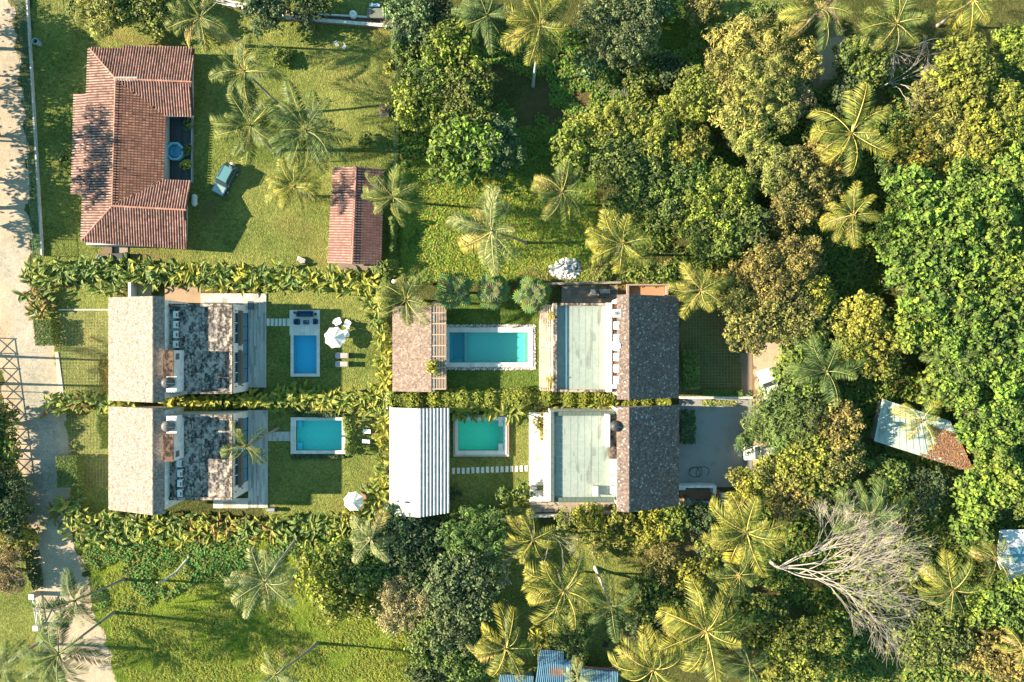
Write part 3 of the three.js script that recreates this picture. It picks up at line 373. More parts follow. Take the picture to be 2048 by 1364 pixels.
// ---------------------------------------------------------------- low growth that nobody could count
function cover(name, label, poly, n, kind, size, hgt, o = {}) {
  const R = nextRng(), k = KIND[kind], lv = new Leaves(18); for (let i = 0; i < 12; i++) { const a = R() * 6.3, q = sqrt(R()) * 0.5, y = R() * 0.8; lv.add(cos(a) * q, y * 0.6, sin(a) * q, cos(a) * 0.7 + (R() - 0.5), 1, sin(a) * 0.7 + (R() - 0.5), R() * 6.3, 0.42, 0.26, 0.04, ...[0, 1, 2].map((v) => lerp(k.a[v], k.b[v], R()))); }
  const xs = poly.map((q) => q[0]), ys = poly.map((q) => q[1]), x0 = min(...xs), x1 = max(...xs), y0 = min(...ys), y1 = max(...ys), ms = [], cs = [], q4 = new THREE.Quaternion();
  for (let i = 0; i < n; i++) { const px = lerp(x0, x1, R()), py = lerp(y0, y1, R()); if (!inside(poly, px + (R() - 0.5) * 16, py + (R() - 0.5) * 16) || (o.hole && o.hole(px, py))) continue; const f = fbm(px / 40, py / 40, 91 + n % 7, 3); if (f < (o.gap ?? 0.3)) continue; const s = size * (0.6 + 0.8 * R()) * (0.7 + 0.7 * f); ms.push(new THREE.Matrix4().compose(new THREE.Vector3(X(px), 0, Z(py)), q4.setFromEuler(new THREE.Euler(0, R() * 6.3, 0)), new THREE.Vector3(s, s * hgt, s))); const g = 0.7 + 0.6 * R(), yl = R() < 0.15 ? 1.35 : 1; cs.push([g * yl, g, g]); }
  const m = new THREE.InstancedMesh(lv.geometry(), M.leaf, ms.length), c = new THREE.Color(); ms.forEach((q, i) => { m.setMatrixAt(i, q); m.setColorAt(i, c.setRGB(...cs[i])); }); put(m, name, scene); m.userData = { kind: 'stuff', label, category: 'ground cover' }; return m;
}
// ---------------------------------------------------------------- roofs laid piece by piece
// covers a sloping polygon (3-D points, seen from above) with courses of shingles or barrel tiles
function clad(mb, poly, o) {
  const R = nextRng(), P = poly.map(V), n = new THREE.Vector3(); for (let i = 0; i < P.length; i++) { const a = P[i], b = P[(i + 1) % P.length]; n.x += (a.y - b.y) * (a.z + b.z); n.y += (a.z - b.z) * (a.x + b.x); n.z += (a.x - b.x) * (a.y + b.y); }
  n.normalize(); if (n.y < 0) n.negate(); const up = new THREE.Vector3(0, 1, 0).addScaledVector(n, -n.y).normalize(), u = new THREE.Vector3().crossVectors(up, n).normalize(), O = P[0], q2 = P.map((p) => { const d = p.clone().sub(O); return [d.dot(u), d.dot(up)]; });
  const u0 = min(...q2.map((q) => q[0])), u1 = max(...q2.map((q) => q[0])), v0 = min(...q2.map((q) => q[1])), v1 = max(...q2.map((q) => q[1]));
  const rows = Math.ceil((v1 - v0) / o.v), colsN = Math.ceil((u1 - u0) / o.u); const at3 = (a, b, h) => [0, 1, 2].map((k) => O.getComponent(k) + u.getComponent(k) * a + up.getComponent(k) * b + n.getComponent(k) * h);
  for (let j = 0; j < rows; j++) for (let i = -1; i <= colsN; i++) {
    let a = u0 + (i + 0.5) * o.u + (o.barrel ? 0 : (j % 2) * o.u * 0.5 + (R() - 0.5) * 0.03), b = v0 + (j + 0.5) * o.v; if (!inside(q2, clamp(a, u0 + 0.01, u1 - 0.01), b)) continue; a = clamp(a, u0 + o.u * 0.3, u1 - o.u * 0.3);
    mb.color(o.color(R, a - u0, b - v0));
    if (o.barrel) { // half-round cover tile over a pan
      const r = o.u * 0.31, lift = 0.03, N = 5, t0 = b - o.v * 0.56, t1 = b + o.v * 0.5, ring = (t, rr, hh) => Array.from({ length: N + 1 }, (_, k) => { const an = PI * k / N; return [at3(a - cos(an) * rr, t, sin(an) * rr * 1.45 + hh), [0, 1, 2].map((c) => -u.getComponent(c) * cos(an) + n.getComponent(c) * sin(an))]; });
      const A = ring(t0, r * 1.06, lift + 0.02), B = ring(t1, r * 0.92, lift); for (let k = 0; k < N; k++) { mb.tri(A[k][0], A[k + 1][0], B[k + 1][0], A[k][1], A[k + 1][1], B[k + 1][1]); mb.tri(A[k][0], B[k + 1][0], B[k][0], A[k][1], B[k + 1][1], B[k][1]); }
      for (let k = 1; k < N; k++) mb.tri(A[0][0], A[k + 1][0], A[k][0]);
    } else { const w = o.u * (0.46 + 0.03 * R()), t0 = b - o.v * 0.6, t1 = b + o.v * 0.5, h = o.t * (0.7 + 0.8 * R()), k = (R() - 0.5) * 0.016; const p = [at3(a - w, t0, h + k), at3(a + w, t0, h - k), at3(a + w, t1, 0.004), at3(a - w, t1, 0.004)], l = [at3(a - w, t0, 0), at3(a + w, t0, 0)]; mb.quad(p[0], p[1], p[2], p[3]); mb.quad(l[0], l[1], p[1], p[0]); mb.tri(l[1], p[2], p[1]).tri(l[0], p[0], p[3]); }
  }
}
const TAN = (R) => { const k = R(), j = 0.82 + 0.36 * R(); return (k < 0.02 ? [0.17, 0.125, 0.10] : k < 0.2 ? [0.41, 0.345, 0.295] : k < 0.55 ? [0.27, 0.2, 0.158] : [0.345, 0.268, 0.215]).map((q) => q * j); };
const GREY = (R) => { const k = R(), j = 0.7 + 0.6 * R(); return (k < 0.04 ? [0.42, 0.4, 0.39] : k < 0.25 ? [0.25, 0.175, 0.135] : k < 0.6 ? [0.125, 0.09, 0.075] : [0.175, 0.127, 0.105]).map((q) => q * j); };
const SHINGLE = { u: 0.17, v: 0.19, t: 0.03 };
const wallRing = (mb, x0, x1, z0, z1, y0, y1, t) => mb.box(x0, x1, y0, y1, z0, z0 + t).box(x0, x1, y0, y1, z1 - t, z1).box(x0, x0 + t, y0, y1, z0 + t, z1 - t).box(x1 - t, x1, y0, y1, z0 + t, z1 - t);
// a pitched roof of two slopes along z as a part, its shingles a sub-part
function gable(parent, xl, hl, xr, hr, xR, hR, z0, z1, color, mats = M.conc) {
  const base = new MB().color(0.5, 0.46, 0.42), Lp = [[xl, hl, z0], [xl, hl, z1], [xr, hr, z1], [xr, hr, z0]], Rp = [[xr, hr, z0], [xr, hr, z1], [xR, hR, z1], [xR, hR, z0]];
  base.slab(Lp, 0.16).slab(Rp, 0.16); const rf = base.build('roof', mats, parent), sh = new MB();
  clad(sh, Lp, { ...SHINGLE, color }); clad(sh, Rp, { ...SHINGLE, color }); const R = nextRng(), rg = new MB(); for (let z = z0; z < z1 - 0.1; z += 0.3) { rg.color(color(R)); rg.slab([[xr - 0.13, hr + 0.02, z], [xr - 0.13, hr + 0.02, z + 0.31], [xr, hr + 0.07, z + 0.31], [xr, hr + 0.07, z]], 0.02); rg.color(color(R)); rg.slab([[xr, hr + 0.07, z], [xr, hr + 0.07, z + 0.31], [xr + 0.13, hr + 0.0, z + 0.31], [xr + 0.13, hr + 0.0, z]], 0.02); }
  origin.set(rf, origin.get(parent)); stuff(sh.build('shingle', M.shingle, rf)); stuff(rg.build('ridge_cap', M.shingle, rf)); return rf;
}
// house body below a pitched roof: walls with gable ends
function gableBody(mb, xl, hl, xr, hr, xR, hR, z0, z1) { for (const [za, zb] of [[z0, z0 + 0.25], [z1 - 0.25, z1]]) { const A = [[xl, 0], [xR, 0], [xR, hR], [xr, hr], [xl, hl]]; const f = A.map((q) => [q[0], q[1], zb]), b = A.map((q) => [q[0], q[1], za]); for (let i = 1; i < 4; i++) { mb.tri(f[0], f[i], f[i + 1]); mb.tri(b[0], b[i + 1], b[i]); } for (let i = 0; i < 5; i++) { const j = (i + 1) % 5; mb.quad(b[i], b[j], f[j], f[i]); } } mb.box(xl, xl + 0.25, 0, hl, z0 + 0.25, z1 - 0.25).box(xR - 0.25, xR, 0, hR, z0 + 0.25, z1 - 0.25); }
function roofUnit(x, z, y, label, group, o = {}) { // boxed air-conditioner
  const w = o.w ?? 0.62, d = o.d ?? 0.86, h = o.h ?? 0.62, t = thing('air_conditioner', label, 'air conditioner', [x, y, z], group), mb = new MB().color(o.rgb ?? [0.72, 0.71, 0.68]);
  mb.geo(new RoundedBoxGeometry(w, h, d, 2, 0.04), at(x, y + h / 2 + 0.05, z)); mb.box(x - w / 2 + 0.05, x + w / 2 - 0.05, y, y + 0.06, z - d / 2 + 0.04, z - d / 2 + 0.12).box(x - w / 2 + 0.05, x + w / 2 - 0.05, y, y + 0.06, z + d / 2 - 0.12, z + d / 2 - 0.04); mb.build('housing', M.paint, t);
  const g = new MB().color(0.1); const s = o.top ? 0 : 1; if (o.top) { for (let k = 0; k < 4; k++) g.geo(new THREE.TorusGeometry(0.1 + k * 0.07, 0.012, 4, 20), at(x, y + h + 0.06, z, 1, 1, 1, 0, PI / 2)); for (let k = 0; k < 5; k++) { const a = k * PI / 2.5; g.bar([x, y + h + 0.055, z], [x + cos(a) * 0.31, y + h + 0.055, z + sin(a) * 0.31], 0.07, 0.01); } } else for (let k = 0; k < 7; k++) g.box(x + w / 2, x + w / 2 + 0.02, y + 0.13 + k * 0.07, y + 0.16 + k * 0.07, z - d / 2 + 0.08, z + d / 2 - 0.08);
  g.build('grille', M.paint, t); const v = new MB().color(o.rust ? [0.3, 0.1, 0.05] : [0.5, 0.48, 0.45]); v.box(x + w * 0.1, x + w * 0.42, y + h + 0.051, y + h + 0.064, z - d * 0.18, z + d * 0.3); if (!o.top) v.build('panel', M.paint, t); return t;
}
function tank(x, z, y, r, h, rgb, label) { const t = thing('water_tank', label, 'water tank', [x, y, z]), mb = new MB().color(rgb), pr = [[0.02, 0], [r, 0], [r, h * 0.2], [r * 0.985, h * 0.22], [r, h * 0.24], [r, h * 0.45], [r * 0.985, h * 0.47], [r, h * 0.49], [r * 0.99, h * 0.62], [r * 0.9, h * 0.78], [r * 0.66, h * 0.9], [r * 0.36, h * 0.97], [0.02, h * 0.98]].map((q) => new THREE.Vector2(...q)); mb.geo(new THREE.LatheGeometry(pr, 24), at(x, y, z)); mb.build('body', M.paint, t); const l = new MB().color(rgb.map((q) => q * 0.8)); l.geo(new THREE.CylinderGeometry(r * 0.3, r * 0.34, 0.1, 16), at(x, y + h, z)); l.build('lid', M.paint, t); const p = new MB().color(0.6); p.tube([[x + r * 0.3, y + h, z], [x + r * 1.05, y + h * 0.8, z + 0.1], [x + r * 1.1, y, z + 0.1]], 0.025, 5); p.build('pipe', M.paint, t); return t; }

// ---------------------------------------------------------------- red-roofed bungalow
{
  const t = thing('bungalow', 'red clay-tiled bungalow with U-shaped hipped roof, top left', 'house', W(260, 290));
  const E = 2.35, Rg = 3.45, R1 = W(232, 158, Rg), R2 = W(225, 412, Rg), N2 = W(383, 164, Rg), S2 = W(372, 420, Rg), NW = W(180, 97, E), NE = W(390, 97, E - 0.05), IN = W(387, 232, E), CN = W(332, 232, E), CS = W(325, 362, E), IS = W(382, 362, E), SE = W(375, 497, E), SW = W(163, 481, E), NS = W(244, 97, E), NS2 = W(245, 92, E - 0.12), NE2 = W(389, 97, E - 0.06), SS = W(227, 488, E - 0.04);
  const up = (p) => { let a = 0; for (let i = 0; i < p.length; i++) { const q = p[i], r = p[(i + 1) % p.length]; a += q[0] * -r[2] + r[0] * q[2]; } return a > 0 ? p : p.slice().reverse(); };
  const planes = [[NW, NS, NS2, NE2, N2, R1], [R1, N2, IN, CN], [R1, CN, CS, R2], [R2, CS, IS, S2], [R2, S2, SE, SS, SW], [NW, R1, R2, SW]].map(up);
  // the porch roof runs on down from the west slope
  const wp = (px, py) => { const [x, , z] = W(px, py, 2); const k = (E - Rg) / (NW[0] - R1[0]); return [x, Rg + (x - R1[0]) * k * 0.95 - 0.05, z]; };
  const porch = up([W(177, 187, 2.3), wp(147, 187), wp(140, 388), W(166, 388, 2.3)]);
  const cols = { w: [0.385, 0.25, 0.205], e: [0.37, 0.175, 0.115], n: [0.37, 0.2, 0.16], p: [0.375, 0.25, 0.215] }, kind = ['n', 'n', 'e', 'n', 'n', 'w'];
  const base = new MB().color(0.13, 0.05, 0.035); for (const p of [...planes, porch]) base.slab(p, 0.14); const rf = base.build('roof', M.stone, t); origin.set(rf, origin.get(t));
  const R0 = nextRng(); [...planes, porch].forEach((p, i) => { const c = cols[kind[i] ?? 'p'], mb = new MB(); clad(mb, p, { u: 0.33, v: 0.4, barrel: true, color: (R, a, b) => { const k = (0.7 + 0.6 * R()) * (0.72 + 0.5 * fbm(a * 0.5 + i * 9, b * 0.35, 33, 3)), w = R() < 0.05 ? 1.35 : 1, d = R() < 0.05 ? 0.55 : 1; return [c[0] * k * d, c[1] * k * w * d, c[2] * k * w * d]; } }); stuff(mb.build('roof_tile', M.clay, rf)); });
  const cap = new MB(), ridge = (a, b) => { const n = Math.round(V(a).distanceTo(V(b)) / 0.38); for (let i = 0; i < n; i++) { const k = 0.8 + 0.4 * R0(); cap.color(0.46 * k, 0.22 * k, 0.15 * k); const P = (f) => [0, 1, 2].map((q) => lerp(a[q], b[q], f) + (q === 1 ? 0.06 : 0)); cap.tube([P(i / n), P((i + 1.1) / n)], (s) => 0.14 - 0.02 * s, 8); } };
  for (const [a, b] of [[R1, R2], [R1, N2], [R2, S2], [NW, R1], [SW, R2]]) ridge(a, b); stuff(cap.build('ridge_tile', M.clay, rf));
  const gut = new MB().color(0.72, 0.7, 0.66); gut.bar([CN[0], E - 0.05, CN[2]], [IN[0], E - 0.05, IN[2] + 0.02], 0.12); gut.build('gutter', M.paint, rf); const gut2 = new MB().color(0.72, 0.7, 0.66); gut2.bar([CS[0], E - 0.05, CS[2]], [IS[0], E - 0.05, IS[2]], 0.12); gut2.build('gutter', M.paint, rf);
  // walls: two wings, the main range, white gable ends, and posts of the porch
  const w = new MB().color(0.78, 0.76, 0.72), b = (x0, x1, z0, z1) => w.box(x0, x1, 0, 2.2, z0, z1);
  b(NW[0] + 0.5, NE[0] - 1.3, NW[2] + 0.5, CN[2] - 0.5); b(SW[0] + 0.5, SE[0] - 1.2, CS[2] + 0.45, SE[2] - 0.5); b(NW[0] + 0.5, CN[0] - 0.5, CN[2] - 0.5, CS[2] + 0.45);
  for (const [zr, z0, z1, xe] of [[N2[2], NE[2] + 0.35, IN[2] - 0.3, N2[0] - 1.1], [S2[2], IS[2] + 0.3, SE[2] - 0.35, S2[0] - 1.2]]) { const T3 = [[xe, Rg - 0.17, zr], [xe, 2.1, z1], [xe, 2.1, z0]], B3 = T3.map((q) => [q[0] - 0.25, q[1], q[2]]); w.tri(...T3).tri(B3[0], B3[2], B3[1]); w.box(xe - 0.25, xe, 0, 2.1, z0, z1); }
  w.build('wall', M.plaster, t); for (let i = 0; i < 5; i++) { const p = new MB().color(0.75), z = lerp(porch[0][2], Z(388, 1.7), 0) , zz = lerp(Z(190, 1.7), Z(385, 1.7), i / 4), xx = X(143, 1.7) + 0.3; p.box(xx - 0.12, xx + 0.12, 0, 1.62, zz - 0.12, zz + 0.12); p.build('porch_post', M.plaster, t); }
  for (const [x, z0, z1] of [[NE[0] - 1.29, -35.2, -33.6], [SE[0] - 1.19, -16.4, -14.9]]) { const m = new MB().color(0.05, 0.07, 0.08); m.box(x, x + 0.03, 1.0, 1.9, z0, z1); m.build('window', M.glass, t); }
  // skylight of four panes across the north-west corner
  const sk = new MB().color(0.5, 0.5, 0.46), s0 = W(228, 157, 3.62), s1 = W(275, 158, 3.5); sk.box(s0[0], s1[0], 3.46, 3.58, s0[2] - 0.23, s0[2] + 0.23); const fr = sk.build('skylight', M.paint, rf); origin.set(fr, origin.get(t)); for (let i = 0; i < 4; i++) { const g = new MB().color(0.26, 0.31, 0.28), a = lerp(s0[0], s1[0], i / 4) + 0.05, c = lerp(s0[0], s1[0], (i + 1) / 4) - 0.05; g.box(a, c, 3.58, 3.6, s0[2] - 0.18, s0[2] + 0.18); const pm = g.build('skylight_pane', M.paint, rf); }
  // courtyard deck
  const dk = struct('deck', 'dark timber courtyard deck between the wings of the red-roofed bungalow', 'deck'), R = nextRng(), x0 = CN[0] - 0.6, x1 = X(385), z0 = Z(226), z1 = Z(366);
  for (let i = 0, n = 22; i < n; i++) { const k = 0.7 + 0.6 * R(), m = new MB().color(0.06 * k, 0.065 * k, 0.07 * k), a = lerp(x0, x1, i / n); m.box(a + 0.008, lerp(x0, x1, (i + 1) / n) - 0.008, 0, 0.16 + 0.004 * R(), z0, z1); m.build('plank', M.wood, dk); }
  const rail = new MB().color(0.3, 0.3, 0.31); rail.box(x1, x1 + 0.14, 0, 0.5, z0, z1); rail.build('deck_edge', M.paint, dk);
  // hot tub
  const hx = X(349, 0.8), hz = Z(302, 0.8), ht = thing('hot_tub', 'pale blue octagonal hot tub on the dark courtyard deck', 'hot tub', [hx, 0.16, hz]), sh = new MB().color(0.22, 0.42, 0.52);
  const oct = (r, y) => Array.from({ length: 8 }, (_, k) => [hx + cos((k + 0.5) * PI / 4) * r, y, hz + sin((k + 0.5) * PI / 4) * r]); const ro = 1.22, ri = 0.98; for (let k = 0; k < 8; k++) { const j = (k + 1) % 8; sh.quad(oct(ro, 0.16)[k], oct(ro, 0.16)[j], oct(ro, 0.85)[j], oct(ro, 0.85)[k]).quad(oct(ro, 0.85)[k], oct(ro, 0.85)[j], oct(ri, 0.85)[j], oct(ri, 0.85)[k]).quad(oct(ri, 0.85)[k], oct(ri, 0.85)[j], oct(ri * 0.85, 0.3)[j], oct(ri * 0.85, 0.3)[k]).tri(oct(ri * 0.85, 0.3)[k], oct(ri * 0.85, 0.3)[j], [hx, 0.3, hz]); } sh.build('shell', mat({ side: THREE.DoubleSide, roughness: 0.4 }), ht);
  const wt = new MB().color(1); for (let k = 0; k < 8; k++) wt.tri([hx, 0.72, hz], oct(ri * 0.97, 0.72)[(k + 1) % 8], oct(ri * 0.97, 0.72)[k]); wt.build('water', mat({ rgb: [0.5, 0.8, 0.9], roughness: 0.05, transmission: 1, bumpMap: T.ripple, bumpScale: 0.05 }), ht);
  const seat = new MB().color(0.3, 0.5, 0.58); seat.geo(new THREE.TorusGeometry(0.6, 0.12, 6, 24, 4.6), at(hx, 0.42, hz, 1, 1, 1, 0, PI / 2)); seat.build('seat', M.paint, ht);
}
// small red-roofed building
{
  const t = thing('pool_house', 'long small building with gabled red tile roof under a palm shadow', 'house', W(710, 430)), E = 2.3, Rg = 3.25;
  const A = W(668, 335, E), B = W(656, 526, E), C = W(705, 528, Rg), D = W(713, 333, Rg), G = W(762, 528, E), K = W(764, 340, E), base = new MB().color(0.2, 0.08, 0.06); base.slab([A, B, C, D], 0.14).slab([D, C, G, K], 0.14); const rf = base.build('roof', M.stone, t); origin.set(rf, origin.get(t));
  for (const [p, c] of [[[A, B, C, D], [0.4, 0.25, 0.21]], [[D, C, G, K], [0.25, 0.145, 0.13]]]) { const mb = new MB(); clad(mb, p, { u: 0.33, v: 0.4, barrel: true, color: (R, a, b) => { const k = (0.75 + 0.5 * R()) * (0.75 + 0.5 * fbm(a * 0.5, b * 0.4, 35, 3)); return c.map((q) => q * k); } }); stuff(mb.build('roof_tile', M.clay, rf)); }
  const cap = new MB(), R = nextRng(); for (let i = 0; i < 34; i++) { const k = 0.8 + 0.4 * R(); cap.color(0.42 * k, 0.21 * k, 0.16 * k); const P = (f) => [lerp(D[0], C[0], f), Rg + 0.06, lerp(D[2], C[2], f)]; cap.tube([P(i / 34), P((i + 1.1) / 34)], (s) => 0.15 - 0.02 * s, 8); } stuff(cap.build('ridge_tile', M.clay, rf));
  const w = new MB().color(0.75, 0.7, 0.62); gableBody(w, A[0] + 0.5, E - 0.1, (C[0] + D[0]) / 2, Rg - 0.2, G[0] - 0.5, E - 0.1, A[2] + 0.3, B[2] - 0.35); w.build('wall', M.plaster, t); const f = new MB().color(0.5, 0.44, 0.36); f.box(A[0], G[0], 0, 0.12, B[2] - 0.3, B[2] + 0.7); f.build('plinth', M.conc, t);
  const fin = new MB().color(0.12, 0.06, 0.05); fin.tube([[D[0], Rg, D[2]], [D[0], Rg + 0.55, D[2]]], 0.05, 6); fin.build('finial', M.paint, rf);
}
// ---------------------------------------------------------------- villas with a pitched shingle roof and a flat roof behind it
function frontWindow(parent, x, z0, z1) { // upper window with louvred shutter, timber balcony box and reveals, in a wall facing +x
  const g = new MB().color(1); g.box(x - 0.16, x - 0.12, 3.6, 5.25, z0, z1); const win = g.build('window', M.glass, parent); origin.set(win, origin.get(parent));
  const f = new MB().color(0.78, 0.77, 0.74); for (let k = 0; k <= 3; k++) { const z = lerp(z0, z1, k / 3); f.box(x - 0.12, x - 0.06, 3.6, 5.25, z - 0.045, z + 0.045); } f.box(x - 0.12, x - 0.06, 5.17, 5.27, z0, z1); f.build('window_frame', M.paint, win);
  for (let k = 0; k < 14; k++) { const l = new MB().color(0.6, 0.62, 0.63), z = lerp(z0 + 0.1, z1 - 0.1, k / 14); l.box(x - 0.1, x - 0.05, 4.75, 5.15, z, z + 0.17); l.build('louvre', M.paint, win); }
  const w = new MB().color(0.2, 0.145, 0.12); w.box(x + 0.0, x + 0.3, 2.75, 3.75, z0 - 0.12, z1 + 0.12); w.box(x + 0.02, x + 0.42, 3.75, 3.85, z0 - 0.3, z1 + 0.3); w.build('balcony_panel', M.wood, parent);
}
function villaLeft(label, z0r, z1r, z0f, z1f, bulk, wins, base) {
  const t = thing('villa', label, 'house', base), xl = -49.4, hl = 5.15, xr = -42.58, hr = 8.3, xR = -41.55, hR = 7.55, xf = -34.0, top = 6.03, rs = 5.6;
  gable(t, xl, hl, xr, hr, xR, hR, z0r, z1r, TAN);
  const w = new MB().color(0.97, 0.96, 0.94); gableBody(w, xl + 0.5, hl - 0.05, xr, hr - 0.22, xR - 0.2, hR - 0.25, z0r + 0.35, z1r - 0.35);
  // flat-roofed range: side walls, and a front wall pierced by its windows and the ground-floor glass
  w.box(xR - 0.2, xf, 0, rs - 0.02, z0f, z0f + 0.25).box(xR - 0.2, xf, 0, rs - 0.02, z1f - 0.25, z1f);
  const za = wins[0][0], zb = wins[1][1]; w.box(xf - 0.25, xf, 5.3, rs - 0.02, z0f + 0.25, z1f - 0.25).box(xf - 0.25, xf, 2.1, 3.6, z0f + 0.25, z1f - 0.25).box(xf - 0.25, xf, 3.6, 5.3, z0f + 0.25, za).box(xf - 0.25, xf, 3.6, 5.3, wins[0][1], wins[1][0]).box(xf - 0.25, xf, 3.6, 5.3, zb, z1f - 0.25).box(xf - 0.25, xf, 0, 2.1, z0f + 0.25, za - 0.1).box(xf - 0.25, xf, 0, 2.1, zb + 0.1, z1f - 0.25);
  w.build('wall', M.plaster, t); for (const [a, b] of wins) frontWindow(t, xf, a, b);
  const dn = Math.max(4, Math.round((zb - za) / 1.6)); for (let i = 0; i < dn; i++) { const a = lerp(za - 0.1, zb + 0.1, i / dn), b = lerp(za - 0.1, zb + 0.1, (i + 1) / dn), g = new MB().color(0.55, 0.8, 0.9); g.box(xf - 0.12, xf - 0.08, 0.05, 2.1, a + 0.03, b - 0.03); g.build('glass_door', M.glassBlue, t); }
  // roof deck and its low parapet
  const d = new MB().color(1); d.box(xR - 0.4, xf - 0.3, rs - 0.2, rs, z0f + 0.3, z1f - 0.3); const deck = d.build('flat_roof', M.mould, t); origin.set(deck, origin.get(t)); const p = new MB().color(1.1, 1.05, 1.0); p.box(xR - 0.1, xf + 0.0, rs - 0.015, top, z0f - 0.02, z0f + 0.3).box(xR - 0.1, xf, rs - 0.015, top, z1f - 0.3, z1f + 0.02).box(xf - 0.3, xf + 0.02, rs - 0.012, top + 0.01, z0f + 0.3, z1f - 0.3); p.build('parapet', M.mould, t);
  for (const [x, z] of [[xf, z0f + 0.8], [xf, z1f - 0.8]]) for (const h of [5.0, 2.6]) { const m = new MB().color(0.05); m.tube([[x, h, z], [x + 0.22, h - 0.02, z]], 0.06, 8); m.build('downspout', M.paint, t); }
  // stair bulkhead with white side wall, brown slab and hatch
  const [b0, b1, lowA, lowB] = bulk, bx0 = -41.25, bx1 = -40.0, bk = new MB().color(0.93, 0.93, 0.92); bk.box(bx0, bx1, rs - 0.01, 8.5, b0, b1).box(bx0, bx1, rs - 0.01, 7.7, lowA, lowB); const bm = bk.build('stair_bulkhead', M.plaster, t); origin.set(bm, origin.get(t)); const sl = new MB().color(0.36, 0.25, 0.19); sl.box(bx0, bx1 + 0.03, 8.5, 8.58, b0 - 0.05, b1 + 0.05); sl.build('bulkhead_slab', M.mould, bm); const dr = new MB().color(0.12, 0.12, 0.13), dz = lowA > b0 ? b0 + 0.35 : b1 - 1.1; for (let i = 0; i < 6; i++) dr.box(bx1, bx1 + 0.03, 7.0 + i * 0.18, 7.1 + i * 0.18, dz, dz + 0.75); dr.build('vent', M.paint, bm);
  for (let i = 0; i < 3; i++) { const pp = new MB().color(0.7, 0.68, 0.66), zz = (lowA + lowB) / 2 + (lowA > b0 ? 0.8 : -0.8); pp.tube([[bx0 + 0.2 + i * 0.3, 7.7, zz], [bx0 + 0.2 + i * 0.3, 7.95, zz], [bx0 + 0.5 + i * 0.3, 7.95, zz + 0.2]], 0.035, 5); pp.build('pipe', M.paint, t); }
  return t;
}
M.glassBlue = mat({ rgb: [0.11, 0.3, 0.38], roughness: 0.15, clearcoat: 0.6 });
villaLeft('upper left villa with sunlit tan shingle roof and mouldy flat roof', -5.3, 7.26, -4.5, 6.4, [1.12, 4.15, 4.15, 6.09], [[-3.5, 0.3], [1.36, 5.2]], W(380, 700));
villaLeft('lower left villa with tan shingle roof, palm leaning over its front', 8.03, 20.62, 8.95, 19.3, [11.0, 14.2, 8.95, 11.0], [[9.9, 12.9], [14.0, 17.9]], W(380, 915));
tank(-40.8, 4.95, 7.7, 0.66, 1.35, [0.075, 0.075, 0.078], 'dark grey water tank on the roof of the upper left villa');
tank(-40.8, 10.1, 7.7, 0.66, 1.35, [0.13, 0.125, 0.12], 'grey-brown water tank on the roof of the lower left villa');
['northernmost of four white air conditioners on the upper left villa roof', 'second white air conditioner from the top on the upper left villa roof', 'third white air conditioner from the top on the upper left villa roof', 'white air conditioner beside the bulkhead on the upper left villa roof'].forEach((l, i) => roofUnit(-40.75, -3.2 + i * 1.2, 5.6, l, 'air conditioners on the upper left villa', { rust: true }));
['plain pale air conditioner next to the white bulkhead, lower left villa roof', 'rusty-panelled air conditioner, first of three in a row, lower left villa roof', 'middle rusty-panelled air conditioner on the lower left villa roof', 'southernmost rusty-panelled air conditioner on the lower left villa roof'].forEach((l, i) => roofUnit(-40.25 - (i ? 0 : 0.1), 14.85 + i * 1.2, 5.6, l, 'air conditioners on the lower left villa', { rust: i > 0, w: 0.6 }));

